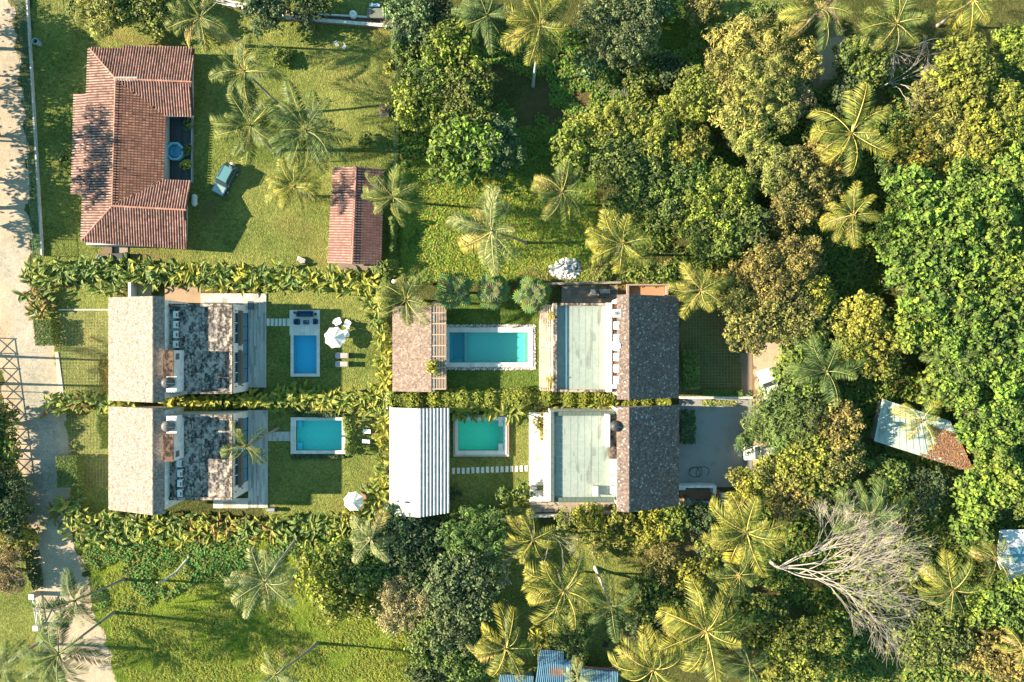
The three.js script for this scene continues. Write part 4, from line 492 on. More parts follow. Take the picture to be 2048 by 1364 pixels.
function villaRight(label, z0r, z1r, z0f, z1f, first, base) {
  const t = thing('villa', label, 'house', base), xl = 12.55, hl = 7.55, xr = 13.87, hr = 8.3, xR = 20.6, hR = 4.3, x0 = first ? 5.0 : 4.7, rs = first ? 5.3 : 5.55, top = 6.08;
  gable(t, xl, hl, xr, hr, xR, hR, z0r, z1r, GREY);
  const w = new MB().color(0.95, 0.93, 0.9); gableBody(w, xl + 0.2, hl - 0.2, xr, hr - 0.22, xR - 0.5, hR - 0.05, z0r + 0.35, z1r - 0.35); w.box(x0, xl, 0, rs - 0.22, z0f, z0f + 0.25).box(x0, xl, 0, rs - 0.22, z1f - 0.25, z1f).box(x0, x0 + 0.25, 2.3, rs - 0.22, z0f + 0.25, z1f - 0.25); for (let i = 0; i <= 4; i++) { const z = lerp(z0f + 0.25, z1f - 0.45, i / 4); w.box(x0, x0 + 0.25, 0, 2.3, z, z + 0.2); } w.build('wall', M.plaster, t);
  for (let i = 0; i < 4; i++) { const g = new MB().color(1), a = lerp(z0f + 0.45, z1f - 0.45, i / 4) + 0.02, b = lerp(z0f + 0.45, z1f - 0.45, (i + 1) / 4) - 0.2; g.box(x0 + 0.1, x0 + 0.14, 0.05, 2.3, a, b); g.build('glass_door', M.glass, t); }
  const xw = 11.4, d = new MB().color(1); d.box(x0 + 0.05, xw + 0.1, rs - 0.2, rs, z0f + 0.05, z1f - 0.05); const deck = d.build('flat_roof', M.membrane, t); origin.set(deck, origin.get(t)); const sm = new MB().color(0.8, 0.8, 0.78); for (let i = 1; i < 6; i++) { const x = lerp(x0 + 1.6, xw, i / 6); sm.box(x - 0.012, x + 0.012, rs, rs + 0.012, z0f + 0.4, z1f - 0.4); } for (let i = 1; i < 3; i++) { const z = lerp(z0f, z1f, i / 3); sm.box(x0 + 0.5, xw, rs, rs + 0.01, z - 0.012, z + 0.012); } stuff(sm.build('membrane_seam', M.membrane, deck));
  if (first) { const p = new MB().color(0.95, 0.88, 0.82); p.box(x0, x0 + 0.45, rs - 0.21, top, z0f, z1f).box(x0 + 0.45, xw, rs - 0.21, top - 0.2, z0f, z0f + 0.28).box(x0 + 0.45, xw, rs - 0.21, top - 0.2, z1f - 0.28, z1f); p.build('parapet', M.mould, t);
    const wl = new MB().color(1, 0.99, 0.97); wl.box(xw, xw + 0.65, rs - 0.2, 6.75, z0f, z1f - 0.05); wl.build('coping_wall', M.plaster, t); const st = new MB().color(0.36, 0.19, 0.16); st.box(xw + 0.65, xl + 0.1, 5, 6.65, z0f + 0.1, z1f - 0.1); st.build('gutter_strip', M.mould, t); const pl = new MB().color(0.9); pl.box(x0 + 1.55, x0 + 1.68, rs, rs + 0.16, z0f + 0.3, z1f - 0.3); pl.build('roof_pipe', M.paint, t);
  } else { const n = 14; for (let i = 0; i < n; i++) for (const s of [0, 1]) { const a = lerp(z0f, z1f, i / n), b = lerp(z0f, z1f, (i + 1) / n), m = new MB().color(0.33, 0.385, 0.35); if (s === 0) m.box(x0, x0 + 0.42, rs - 0.21, top, a + 0.012, b - 0.012); else { const xa = lerp(x0 + 0.43, xw + 1.1, i / n), xb = lerp(x0 + 0.43, xw + 1.1, (i + 1) / n) - 0.02; m.box(xa, xb, rs - 0.21, top - 0.25, z0f, z0f + 0.5); } m.build('coping_slab', M.membrane, t); } for (let i = 0; i < n; i++) { const m = new MB().color(0.33, 0.385, 0.35), xa = lerp(x0 + 0.43, xw + 1.1, i / n), xb = lerp(x0 + 0.43, xw + 1.1, (i + 1) / n) - 0.02; m.box(xa, xb, rs - 0.21, top - 0.25, z1f - 0.5, z1f); m.build('coping_slab', M.membrane, t); }
    const d2 = new MB().color(1); d2.box(xw + 0.1, xl + 0.1, rs - 0.2, rs, z0f + 0.5, z1f - 0.5); d2.build('roof_strip', M.membrane, t);
    const wl = new MB().color(1, 0.99, 0.97); wl.box(xw - 0.12, xw + 0.32, rs, 7.4, Z(829, 7), Z(893, 7)); wl.build('bulkhead_wall', M.plaster, t); const hb = new MB().color(0.5, 0.42, 0.36); hb.box(xw + 0.34, xl + 0.2, rs, 7.0, Z(838, 7), Z(918, 7)); hb.build('bulkhead_slab', M.mould, t); }
  return t;
}
villaRight('upper right villa with dark shingle roof and row of rooftop units', -5.5, 6.95, -4.6, 6.2, true, W(1230, 690));
villaRight('lower right villa with dark shingle roof and single tan roof box', 7.9, 20.3, 8.6, 19.55, false, W(1230, 910));
{ const g = 'white box units along the upper right villa roof';
  ['white roof box nearest the fan unit, upper right villa', 'white roof box just above the satellite dish, upper right villa', 'white roof box just below the satellite dish, upper right villa', 'second white roof box below the satellite dish, upper right villa', 'third white roof box below the satellite dish, upper right villa'].forEach((l, i) => roofUnit(12.5, Z([651, 676, 714, 737, 760][i], 7.6), 7.15 - 0.1, l, g, { w: 0.6, d: 0.95, rgb: [0.8, 0.79, 0.77] }));
  roofUnit(X(1235, 8), Z(626.5, 8), 7.2, 'square white fan unit with round grille at the top of the row', undefined, { w: 0.95, d: 0.95, h: 0.7, top: true }); roofUnit(X(1230, 7), Z(773, 7), 6.65, 'long flat white unit at the bottom of the upper right villa roof', undefined, { w: 1.05, d: 0.45, h: 0.35, rgb: [0.82, 0.8, 0.78] });
  ['uppermost white unit beside the brown shingles, lower right villa', 'second white unit beside the brown shingles, lower right villa', 'third white unit beside the brown shingles, lower right villa', 'lowest white unit beside the brown shingles, lower right villa'].forEach((l, i) => roofUnit(X(1229, 6.6), Z([926, 943, 962, 981][i], 6.6), 5.56, l, 'white units on the lower right villa', { w: 0.85, d: 0.95, h: 0.75, rgb: [0.8, 0.78, 0.74] }));
  const bx = X(1190, 6), bz = Z(981, 6), tb = thing('roof_box', 'lone tan box casting a square shadow on the pale green roof', 'roof box', [bx, 5.56, bz]), mb = new MB().color(0.55, 0.44, 0.34); mb.geo(new RoundedBoxGeometry(0.62, 0.85, 1.1, 2, 0.03), at(bx, 6.0, bz)); mb.build('body', M.paint, tb); const li = new MB().color(0.72, 0.66, 0.58); li.box(bx - 0.33, bx + 0.33, 6.425, 6.47, bz - 0.57, bz + 0.57); li.build('lid', M.paint, tb); const pi = new MB().color(0.15); pi.tube([[bx + 0.2, 5.7, bz + 0.5], [bx + 0.5, 5.65, bz + 0.9], [bx + 1.4, 5.62, bz + 1.0]], 0.035, 5); pi.build('pipe', M.paint, tb);
  tank(X(1232, 8), Z(853, 8), 7.02, 0.66, 1.3, [0.035, 0.037, 0.04], 'black water tank on the lower right villa roof');
  const sx = X(1233, 8), sz = Z(691.5, 8), sd = thing('satellite_dish', 'white satellite dish among the units of the upper right villa roof', 'satellite dish', [sx, 7.0, sz]), ds = new MB().color(0.74, 0.72, 0.68), g2 = new THREE.LatheGeometry([[0.01, 0], [0.25, 0.03], [0.45, 0.1], [0.62, 0.19], [0.61, 0.21], [0.44, 0.13], [0.24, 0.05], [0.01, 0.02]].map((q) => new THREE.Vector2(...q)), 24); ds.geo(g2, at(sx, 7.5, sz, 1, 1, 1, 0, 0, 0.35)); ds.build('dish', mat({ side: THREE.DoubleSide, roughness: 0.5 }), sd); const ar = new MB().color(0.4); ar.tube([[sx, 6.6, sz], [sx, 7.45, sz]], 0.04, 6).tube([[sx - 0.5, 7.5, sz], [sx - 0.3, 8.3, sz - 0.1]], 0.02, 5).geo(new THREE.IcosahedronGeometry(0.08, 1), at(sx - 0.3, 8.3, sz - 0.1)); ar.build('arm', M.paint, sd); }
// ---------------------------------------------------------------- pavilions and pergolas
{ // tan-roofed pavilion with slatted pergola
  const t = thing('pavilion', 'pavilion with lean-to tan shingle roof and brown slatted pergola by the long pool', 'pavilion', W(830, 700)), hl = 2.35, hr = 3.5, x0 = -15.05, x1 = -10.06, z0 = Z(612, 3), z1 = Z(783, 3), base = new MB().color(0.45, 0.4, 0.35), P = [[x0, hl, z0], [x0, hl, z1], [x1, hr, z1], [x1, hr, z0]]; base.slab(P, 0.16); const rf = base.build('roof', M.conc, t); origin.set(rf, origin.get(t));
  const sh = new MB(); clad(sh, P, { ...SHINGLE, color: (R) => TAN(R).map((q, i) => q * [0.98, 0.9, 0.86][i]) }); stuff(sh.build('shingle', M.shingle, rf)); const cp = new MB(); const R = nextRng(); for (let z = z0; z < z1 - 0.1; z += 0.4) { const k = 0.75 + 0.4 * R(); cp.color(0.3 * k, 0.26 * k, 0.23 * k); cp.box(x1, x1 + 0.42, hr - 0.32, hr - 0.1 + R() * 0.02, z, min(z1, z + 0.38)); } stuff(cp.build('ridge_cap', M.shingle, rf));
  const w = new MB().color(0.85, 0.8, 0.74); w.box(x0 + 0.3, x0 + 0.55, 0, 2.25, z0 + 0.3, z1 - 0.3).box(x0 + 0.55, x1 - 0.2, 0, 2.4, z0 + 0.3, z0 + 0.55).box(x0 + 0.55, x1 - 0.2, 0, 2.4, z1 - 0.55, z1 - 0.3); w.build('wall', M.plaster, t);
  const px0 = X(868, 3.4), px1 = X(892, 3.4), pz0 = Z(604, 3.4), pz1 = Z(778, 3.4); for (let i = 0; i < 9; i++) { const b = new MB().color(0.52, 0.38, 0.28), z = lerp(pz0, pz1, i / 8); b.box(px0 - 0.2, px1, 3.38, 3.52, z - 0.06, z + 0.06); b.build('pergola_beam', M.wood, t); } for (let i = 0; i < 8; i++) { const b = new MB().color(0.5, 0.37, 0.28), x = lerp(px0 + 0.12, px1 - 0.03, i / 7); b.box(x - 0.045, x + 0.045, 3.26, 3.37, pz0, pz1); b.build('pergola_slat', M.wood, t); } for (const z of [pz0, (pz0 + pz1) / 2, pz1]) { const b = new MB().color(0.4, 0.3, 0.22); b.box(px1 - 0.2, px1 - 0.06, 0, 3.25, z - 0.07, z + 0.07); b.build('pergola_post', M.wood, t); }
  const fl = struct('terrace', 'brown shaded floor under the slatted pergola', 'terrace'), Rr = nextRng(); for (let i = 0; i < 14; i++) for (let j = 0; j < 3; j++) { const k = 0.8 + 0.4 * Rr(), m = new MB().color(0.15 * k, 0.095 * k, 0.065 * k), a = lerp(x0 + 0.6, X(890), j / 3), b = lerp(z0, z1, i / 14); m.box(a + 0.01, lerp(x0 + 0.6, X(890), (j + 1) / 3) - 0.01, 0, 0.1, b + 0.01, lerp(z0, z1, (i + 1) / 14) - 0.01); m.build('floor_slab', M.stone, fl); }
}
{ // white and ribbed metal roof
  const t = thing('pavilion', 'pavilion with white metal roof, its right slope ribbed in stripes', 'pavilion', W(838, 925)), hl = 3.45, hr = 4.9, hR = 3.8, x0 = X(779, hl), xr = X(836, hr), x1 = X(899, hR), z0 = Z(816, 4), z1 = Z(1033, 4.4), b = new MB().color(0.66, 0.645, 0.61); b.slab([[x0, hl, z0], [x0, hl, z1], [xr, hr, z1], [xr, hr, z0]], 0.12); const rf = b.build('roof', M.metalRoof = mat({ roughness: 0.45, map: T.speckle }), t); origin.set(rf, origin.get(t));
  const sm = new MB().color(0.69, 0.675, 0.64); for (let i = 1; i < 26; i++) { const z = lerp(z0, z1, i / 26); sm.bar([x0, hl + 0.01, z], [xr, hr + 0.01, z], 0.035, 0.03); } stuff(sm.build('seam', M.metalRoof, rf));
  const r2 = new MB().color(0.5, 0.5, 0.48); r2.slab([[xr, hr, z0], [xr, hr, z1], [x1, hR, z1 - 0.35], [x1, hR, z0]], 0.1); const rr = r2.build('roof', M.metalRoof, t); origin.set(rr, origin.get(t)); const n = 9; for (let i = 0; i < n; i++) { // overlapping ribbed panels: each rises to a rounded crest
    const m = new MB().color(0.66, 0.65, 0.62), f = (i + 0.62) / n, x = lerp(xr, x1, f), y = lerp(hr, hR, f); m.tube([[x, y + 0.05, z0], [x, y + 0.05, z1 - 0.35 * f]], 0.15, 10); m.build('rib', M.metalRoof, rr); }
  const c = new MB().color(0.6); c.box(xr - 0.1, xr + 0.08, hr, hr + 0.05, z0, z1); c.build('ridge_cap', M.metalRoof, rf); const w = new MB().color(0.8, 0.77, 0.72); gableBody(w, x0 + 0.3, hl - 0.15, xr, hr - 0.2, x1 - 0.4, hR - 0.05, z0 + 0.2, z1 - 0.3); w.box(x0 - 0.25, x0 - 0.03, 0, 1.9, z0, z1 + 1.2); w.build('wall', M.plaster, t); const pl = new MB().color(0.5, 0.46, 0.4); pl.box(x0 - 0.2, X(868), 0, 0.2, z1 - 0.3, z1 + 1.0); pl.build('plinth', M.conc, t);
  const vp = new MB().color(0.15); const vx = X(812, 4.3), vz = Z(1004, 4.3); vp.box(vx - 0.15, vx + 0.15, 4, 4.75, vz - 0.12, vz + 0.12); vp.build('flue', M.paint, t);
}
function pergola(label, px0, px1, py0, py1, h, rails, slats, rgb, rr) { const t = thing('pergola', label, 'pergola', [X(px0), 0, Z(py0)]), x0 = X(px0, h), x1 = X(px1, h), z0 = Z(py0, h), z1 = Z(py1, h); for (let i = 0; i < rails; i++) { const m = new MB().color(...rgb), x = lerp(x0 + 0.1, x1 - 0.1, i / (rails - 1)); m.box(x - 0.055, x + 0.055, h - 0.12, h, z0, z1); m.build('rail', M.wood, t); } for (let i = 0; i < slats; i++) { const m = new MB().color(...rr), z = lerp(z0 + 0.1, z1 - 0.1, i / (slats - 1)); m.box(x0, x1, h + 0.002, h + 0.09, z - 0.04, z + 0.04); m.build('slat', M.wood, t); } for (const x of [x0 + 0.1, x1 - 0.1]) for (const z of [z0 + 0.15, (z0 + z1) / 2, z1 - 0.15]) { const m = new MB().color(...rgb); m.box(x - 0.06, x + 0.06, 0, h - 0.12, z - 0.06, z + 0.06); m.build('post', M.wood, t); } }
pergola('weathered brown pergola with plants, left edge of the upper right villa', 1080, 1109, 610, 782, 4.2, 7, 10, [0.55, 0.43, 0.34], [0.42, 0.32, 0.26]);
pergola('white fine-slatted pergola beside the white terrace, lower right villa', 1087, 1109, 826, 1003, 3.2, 3, 56, [0.5, 0.3, 0.22], [0.82, 0.78, 0.73]);

// ---------------------------------------------------------------- terraces, paths, grids, driveways
function planked(name, label, cat, x0, x1, z0, z1, y, wide, rgb, along = 'z', matl = M.plank, longest = 2.6) { const t = struct(name, label, cat), R = nextRng(), mb = new MB(); const a0 = along === 'z' ? x0 : z0, a1 = along === 'z' ? x1 : z1, b0 = along === 'z' ? z0 : x0, b1 = along === 'z' ? z1 : x1, n = Math.round((a1 - a0) / wide); for (let i = 0; i < n; i++) { let b = b0 - R() * longest * 0.7; while (b < b1) { const e = b + longest * (0.5 + 0.5 * R()), k = (0.72 + 0.45 * R()) * (R() < 0.12 ? 0.7 : 1), q0 = max(b0, b) + 0.006, q1 = min(b1, e) - 0.006, p0 = lerp(a0, a1, i / n) + 0.005, p1 = lerp(a0, a1, (i + 1) / n) - 0.005; if (q1 > q0 + 0.02) { mb.color(rgb.map((q) => q * k)); const yy = y + (R() - 0.5) * 0.006; along === 'z' ? mb.box(p0, p1, 0, yy, q0, q1) : mb.box(q0, q1, 0, yy, p0, p1); } b = e; } } stuff(mb.build('plank', matl, t)); t.userData.kind = 'structure'; return t; }
const DECK = [0.54, 0.5, 0.45];
planked('terrace', 'plank-tiled terrace along the front of the upper left villa', 'terrace', -34.0, X(533), Z(587), Z(775), 0.14, 0.2, DECK);
planked('terrace', 'cream paved strip on the north side of the upper left villa', 'terrace', X(402), -34.01, Z(587), Z(614), 0.135, 0.5, [0.66, 0.56, 0.47], 'x', M.stone, 1.0);
planked('terrace', 'plank-tiled terrace along the front of the lower left villa', 'terrace', -34.0, X(536), Z(820), Z(1015), 0.14, 0.2, DECK);
planked('terrace', 'cream paved strip on the south side of the lower left villa', 'terrace', X(427), -34.01, Z(996), Z(1016), 0.135, 0.5, [0.66, 0.56, 0.47], 'x', M.stone, 1.0);
planked('walkway', 'plank walkway from the lower left terrace to the pool edge', 'walkway', X(536) + 0.02, X(583), Z(863), Z(882), 0.13, 0.24, DECK, 'z');
planked('terrace', 'bright white terrace of the lower right villa', 'terrace', X(1058), 4.68, Z(824), Z(1003), 0.13, 0.8, [0.78, 0.73, 0.66], 'z', M.stone, 1.2);
planked('terrace', 'cream terrace under the brown pergola of the upper right villa', 'terrace', X(1078), 4.98, Z(608), Z(784), 0.13, 0.6, [0.6, 0.45, 0.34], 'z', M.stone, 0.9);
planked('terrace', 'sandy paved strip south of the lower right villa', 'terrace', X(1060), X(1235), Z(1004), Z(1024), 0.12, 0.5, [0.36, 0.3, 0.24], 'x', M.stone, 0.8);
planked('terrace', 'grey side yard with clothes rack north of the upper right villa', 'terrace', X(1123), X(1236), Z(571), Z(606), 0.1, 0.6, [0.24, 0.2, 0.17], 'x', M.stone, 0.9);
function slabs(name, label, list, rgb) { const t = struct(name, label, 'path'), R = nextRng(); for (const [x0, x1, y0, y1] of list) { const k = 0.92 + 0.16 * R(), m = new MB().color(rgb.map((q) => q * k)), dx = (R() - 0.5) * 0.04; m.geo(new RoundedBoxGeometry(X(x1) - X(x0), 0.08, Z(y1) - Z(y0), 1, 0.02), at((X(x0) + X(x1)) / 2, 0.02, (Z(y0) + Z(y1)) / 2 + dx, 1, 1, 1, (R() - 0.5) * 0.04)); m.build('stepping_stone', M.stone, t); } }
slabs('stepping_path', 'six pale pavers between the upper left terrace and the pool deck', Array.from({ length: 6 }, (_, i) => [533.5 + i * 8, 539.5 + i * 8, 637, 652]), [0.6, 0.56, 0.52]);
slabs('stepping_path', 'line of sixteen white stepping stones below the green pool', Array.from({ length: 16 }, (_, i) => [904 + i * 9.7, 910 + i * 9.7, 936 - i * 0.35, 948 - i * 0.35]), [0.66, 0.62, 0.56]);
function grid(label, px0, px1, py0, py1, cell = 0.4) { const t = struct('paving_grid', label, 'grass paving'), mb = new MB().color(0.26, 0.23, 0.13), x0 = X(px0), x1 = X(px1), z0 = Z(py0), z1 = Z(py1); for (let x = x0; x <= x1; x += cell) mb.box(x - 0.016, x + 0.016, 0, 0.022, z0, z1); for (let z = z0; z <= z1; z += cell) mb.box(x0, x1, 0, 0.032, z - 0.016, z + 0.016); stuff(mb.build('grid_bar', M.stone, t)); }
grid('grass-filled concrete paving grid in front of the upper left villa', 120, 217, 624, 788); grid('grass-filled paving grid with palm shadows, lower left villa', 137, 215, 832, 974); grid('shaded grass-filled paving grid in front of the upper right villa', 1362, 1480, 612, 790);
function flatSlab(name, label, cat, pts, y, rgb, matl = M.conc) { const mb = new MB().color(...rgb); mb.slab(pts.map(([a, b]) => [X(a), y, Z(b)]), y + 0.05); const m = mb.build(name, matl, scene); m.userData = { kind: 'structure', label, category: cat }; return m; }
flatSlab('driveway', 'shaded grey concrete driveway in front of the lower right villa', 'driveway', rect(1358, 797, 1504, 974), 0.05, [0.6, 0.64, 0.68]);
flatSlab('pavement', 'brown earth-stained slab at the gate of the upper right villa', 'pavement', rect(1482, 706, 1505, 795), 0.04, [0.55, 0.44, 0.35]);
flatSlab('pavement', 'thin pale kerb strip across the upper left front lawn', 'kerb', rect(118, 618, 218, 621), 0.12, [1.2, 1.15, 1.05]);
flatSlab('pavement', 'pale kerb between the gravel lane and the upper left grass grid', 'kerb', [[110, 704], [117, 704], [128, 786], [119, 786]], 0.1, [1.2, 1.1, 1.0]);
flatSlab('pavement', 'cracked grey concrete pad beside the white roof, next to the wooden bench', 'pad', rect(753, 990, 777, 1024), 0.1, [0.6, 0.57, 0.52]);
flatSlab('pavement', 'sandy paved corner by the wall of the upper left villa', 'pavement', rect(330, 574, 402, 606), 0.03, [0.8, 0.6, 0.42]);

// ---------------------------------------------------------------- pools
function pool(label, wpx, copes, rgb, waterRgb, o = {}) {
  const [a, b, c, d] = wpx, x0 = X(a), z0 = Z(b), x1 = X(c), z1 = Z(d), y = o.y ?? 0.18, dep = o.deep ?? 1.3, t = struct('swimming_pool', label, 'swimming pool'), R = nextRng(); t.userData.kind = 'structure';
  const bs = new MB().color(rgb); bs.box(x0 - 0.1, x1 + 0.1, y - dep - 0.1, y - dep, z0 - 0.1, z1 + 0.1); bs.box(x0 - 0.1, x0, y - dep, y - 0.05, z0, z1).box(x1, x1 + 0.1, y - dep, y - 0.05, z0, z1).box(x0 - 0.1, x1 + 0.1, y - dep, y - 0.05, z0 - 0.1, z0).box(x0 - 0.1, x1 + 0.1, y - dep, y - 0.05, z1, z1 + 0.1); const basin = bs.build('basin', M.poolTile, t);
  for (const s of o.steps ?? []) { const m = new MB().color(s[6] ?? rgb); m.box(X(s[0]) + 0.004, X(s[2]) - 0.004, y - dep - 0.05, y + s[4], Z(s[1]) + 0.004, Z(s[3]) - 0.004); m.build(s[5] ?? 'step', M.poolTile, t); }
  const wt = new MB().color(1); wt.quad([x0, y - 0.1, z0], [x0, y - 0.1, z1], [x1, y - 0.1, z1], [x1, y - 0.1, z0]); wt.build('water', mat({ rgb: waterRgb, roughness: 0.03, transmission: 1, ior: 1.33, bumpMap: T.ripple, bumpScale: 0.1 }), t);
  for (const [p, q, r, s, hh, cc] of copes) { const w = X(r) - X(p), l = Z(s) - Z(q), along = w > l, n = max(1, Math.round((along ? w : l) / 0.62)); for (let i = 0; i < n; i++) { const k = 0.94 + 0.12 * R(), m = new MB().color((cc ?? [0.68, 0.63, 0.57]).map((v) => v * k)), e = 0.006; const A = along ? lerp(X(p), X(r), i / n) + e : X(p), B = along ? lerp(X(p), X(r), (i + 1) / n) - e : X(r), C = along ? Z(q) : lerp(Z(q), Z(s), i / n) + e, D = along ? Z(s) : lerp(Z(q), Z(s), (i + 1) / n) - e; m.box(A, B, -0.05, y + (hh ?? 0), C, D); m.build('coping_stone', M.stone, t); } }
  return t;
}
pool('deep blue shaded pool with stone deck behind the upper left villa', [588, 671, 634, 747], [[580, 620, 640, 670.5], [634, 670.5, 640, 753], [582, 670.5, 588, 753], [588, 747, 634, 753], [577, 637, 580, 652]], [0.06, 0.56, 0.74], [0.66, 0.9, 0.97], { y: 0.2, deep: 1.25 });
pool('turquoise shaded pool ringed by a clipped hedge, lower left villa', [594, 840, 685, 900], [[583, 834, 594, 907], [685, 834, 692, 907], [594, 834, 685, 840], [594, 900, 685, 907]], [0.14, 0.8, 0.72], [0.76, 0.98, 0.96], { y: 0.4, deep: 1.25, steps: [[594, 840, 604, 855, -0.35, 'step', [0.06, 0.6, 0.7]], [594, 885, 604, 900, -0.35, 'step', [0.06, 0.6, 0.7]]] });
pool('long turquoise pool with dark whirlpool section and white coping', [899, 665, 1056, 725], [[892, 655, 1066, 664.5], [892, 725, 1066, 734], [892, 664.5, 899, 725], [1056, 664.5, 1066, 725]], [0.16, 0.55, 0.5], [0.75, 0.97, 0.96], { y: 0.16, deep: 1.25, steps: [[929, 665, 935, 725, -0.13, 'divider', [0.16, 0.36, 0.36]], [899, 665, 929, 725, -0.62, 'whirlpool_floor', [0.02, 0.25, 0.33]], [904, 719, 926, 725, -0.35, 'bench', [0.02, 0.33, 0.4]], [899, 665, 905, 725, -0.35, 'bench', [0.02, 0.33, 0.4]], [1048, 665, 1056, 725, -0.3, 'step', [0.25, 0.42, 0.36]], [971, 691, 975, 696, -1.22, 'drain', [0.3, 0.5, 0.5]], [1000, 690, 1004, 695, -1.22, 'drain', [0.3, 0.5, 0.5]]] });
pool('square green pool in a raised grey frame beside the ribbed roof', [917, 840, 1006, 900], [[907, 829, 1018, 833, -0.05, [0.4, 0.34, 0.29]], [907, 908, 1018, 912, -0.05, [0.45, 0.4, 0.36]], [907, 833, 911, 908, -0.05, [0.4, 0.35, 0.3]], [1014, 833, 1018, 908, -0.05, [0.34, 0.25, 0.2]], [911, 833, 1014, 840], [911, 900, 1014, 908], [911, 840, 917, 900], [1008, 840, 1014, 900]], [0.12, 0.84, 0.58], [0.76, 0.99, 0.92], { y: 0.5, deep: 1.25, steps: [[997, 840, 1006, 852, 0, 'ledge', [0.62, 0.6, 0.54]], [997, 886, 1006, 900, 0, 'ledge', [0.62, 0.6, 0.54]], [1000, 852, 1006, 886, -0.3, 'step', [0.3, 0.5, 0.4]]] });
{ // pebble bed round the long pool
  const t = struct('pebble_strip', 'strip of pale and dark pebbles round the long pool', 'pebbles'), R = nextRng(), mb = new MB(), g = new THREE.IcosahedronGeometry(0.11, 0); for (let i = 0; i < 1500; i++) { const s = R() * 4, f = R(), e = R() * 4.5; let px, py; if (s < 1.7) { px = lerp(892, 1070, f); py = 654.5 - e; } else if (s < 3.4) { px = lerp(892, 1070, f); py = 734.5 + e; } else { px = 1066.5 + e; py = lerp(652, 738, f); } const k = R() < 0.35 ? 0.12 : 0.25 + 0.5 * R(); mb.color(k, k * 0.92, k * 0.85); mb.geo(g, at(X(px), 0.05, Z(py), 0.6 + R(), 0.6, 0.6 + R(), R() * 6)); } stuff(mb.build('pebble', M.stone, t));
}
// ---------------------------------------------------------------- garden furniture
function parasol(px, py, r, h, label, vented) { const [x, , z] = W(px, py, h), t = thing('parasol', label, 'parasol', [x, 0, z]), n = 8, rt = 0.62, top = [x, h + rt, z], P = (k, f, s = 1) => { const a = (k + 0.35) * 2 * PI / n, e = 1 - 0.0 * f; return [x + cos(a) * r * f * s * e, h + rt * pow(1 - f, 1.12), z + sin(a) * r * f * s * e]; };
  for (let k = 0; k < n; k++) { const m = new MB().color(0.83, 0.81, 0.77), N = 5; const mid = (f) => { const a = P(k, f), b = P(k + 1, f), s = 1 - 0.05 * f; return [x + ((a[0] + b[0]) / 2 - x) * s, a[1] - 0.03 * f, z + ((a[2] + b[2]) / 2 - z) * s]; }; for (let i = 0; i < N; i++) { const f0 = i / N, f1 = (i + 1) / N; for (const [A, B] of [[(f) => P(k, f), mid], [mid, (f) => P(k + 1, f)]]) m.quad(A(f0), B(f0), B(f1), A(f1)); } m.build('canopy_panel', mat({ roughness: 0.9, side: THREE.DoubleSide, transmission: 0.18 }), t); }
  const pl = new MB().color(0.6, 0.58, 0.55); pl.tube([[x, 0, z], [x, h + rt + 0.12, z]], 0.03, 8); pl.build('pole', M.paint, t); const rb = new MB().color(0.5); for (let k = 0; k < n; k++) { const e = P(k, 0.97); rb.tube([[x, h + rt - 0.04, z], [e[0], e[1] - 0.025, e[2]]], 0.012, 4); } rb.build('rib', M.paint, t); const ba = new MB().color(0.35); ba.geo(new THREE.CylinderGeometry(0.3, 0.34, 0.12, 20), at(x, 0.06, z)); ba.build('base', M.paint, t); const cp = new MB().color(vented ? 0.3 : 0.7); cp.geo(new THREE.SphereGeometry(0.07, 10, 6), at(x, h + rt + 0.1, z)); cp.build('finial', M.paint, t);
  if (vented) { const v = new MB().color(0.84, 0.82, 0.78); v.geo(new THREE.ConeGeometry(0.32, 0.16, 8, 1, true), at(x, h + rt + 0.08, z)); v.build('vent_cap', mat({ side: THREE.DoubleSide }), t); } }
parasol(670, 675, 1.42, 1.62, 'open white parasol beside white chairs, casting a scalloped shadow');
parasol(707, 1003, 1.3, 2.0, 'open white parasol near the wooden bench, lower left garden', true);
function loungeChair(px, py, ry, label, group) { const x = X(px, 0.5), z = Z(py, 0.5), t = thing('lounge_chair', label, 'chair', [x, 0, z], group), m4 = at(x, 0, z, 1, 1, 1, ry), m = new MB().color(0.82, 0.81, 0.79), B = (w, h, d, a, b, c, rx = 0) => m.geo(new RoundedBoxGeometry(w, h, d, 2, 0.04), at(a, b, c, 1, 1, 1, 0, 0, rx).premultiply(m4)); B(0.8, 0.1, 0.78, 0, 0.38, 0); m.build('seat', M.paint, t); const b2 = new MB().color(0.82, 0.81, 0.79); b2.geo(new RoundedBoxGeometry(0.1, 0.7, 0.8, 2, 0.04), at(0.42, 0.65, 0, 1, 1, 1, 0, 0, -0.3).premultiply(m4)); b2.build('backrest', M.paint, t); for (const s of [-1, 1]) { const a = new MB().color(0.8); a.geo(new RoundedBoxGeometry(0.7, 0.06, 0.09, 2, 0.02), at(0.02, 0.6, s * 0.42).premultiply(m4)); a.build('armrest', M.paint, t); for (const e of [-0.3, 0.32]) { const l = new MB().color(0.75); l.geo(new THREE.CylinderGeometry(0.03, 0.025, 0.6, 8), at(e, 0.3, s * 0.42).premultiply(m4)); l.build('leg', M.paint, t); } } }
loungeChair(675, 642, -1.2, 'white garden chair in shade, upper left of the parasol group', undefined); loungeChair(694, 647, -0.5, 'white garden chair in sun above the white side table', undefined); loungeChair(691, 667, 0.35, 'white garden chair half under the parasol edge');
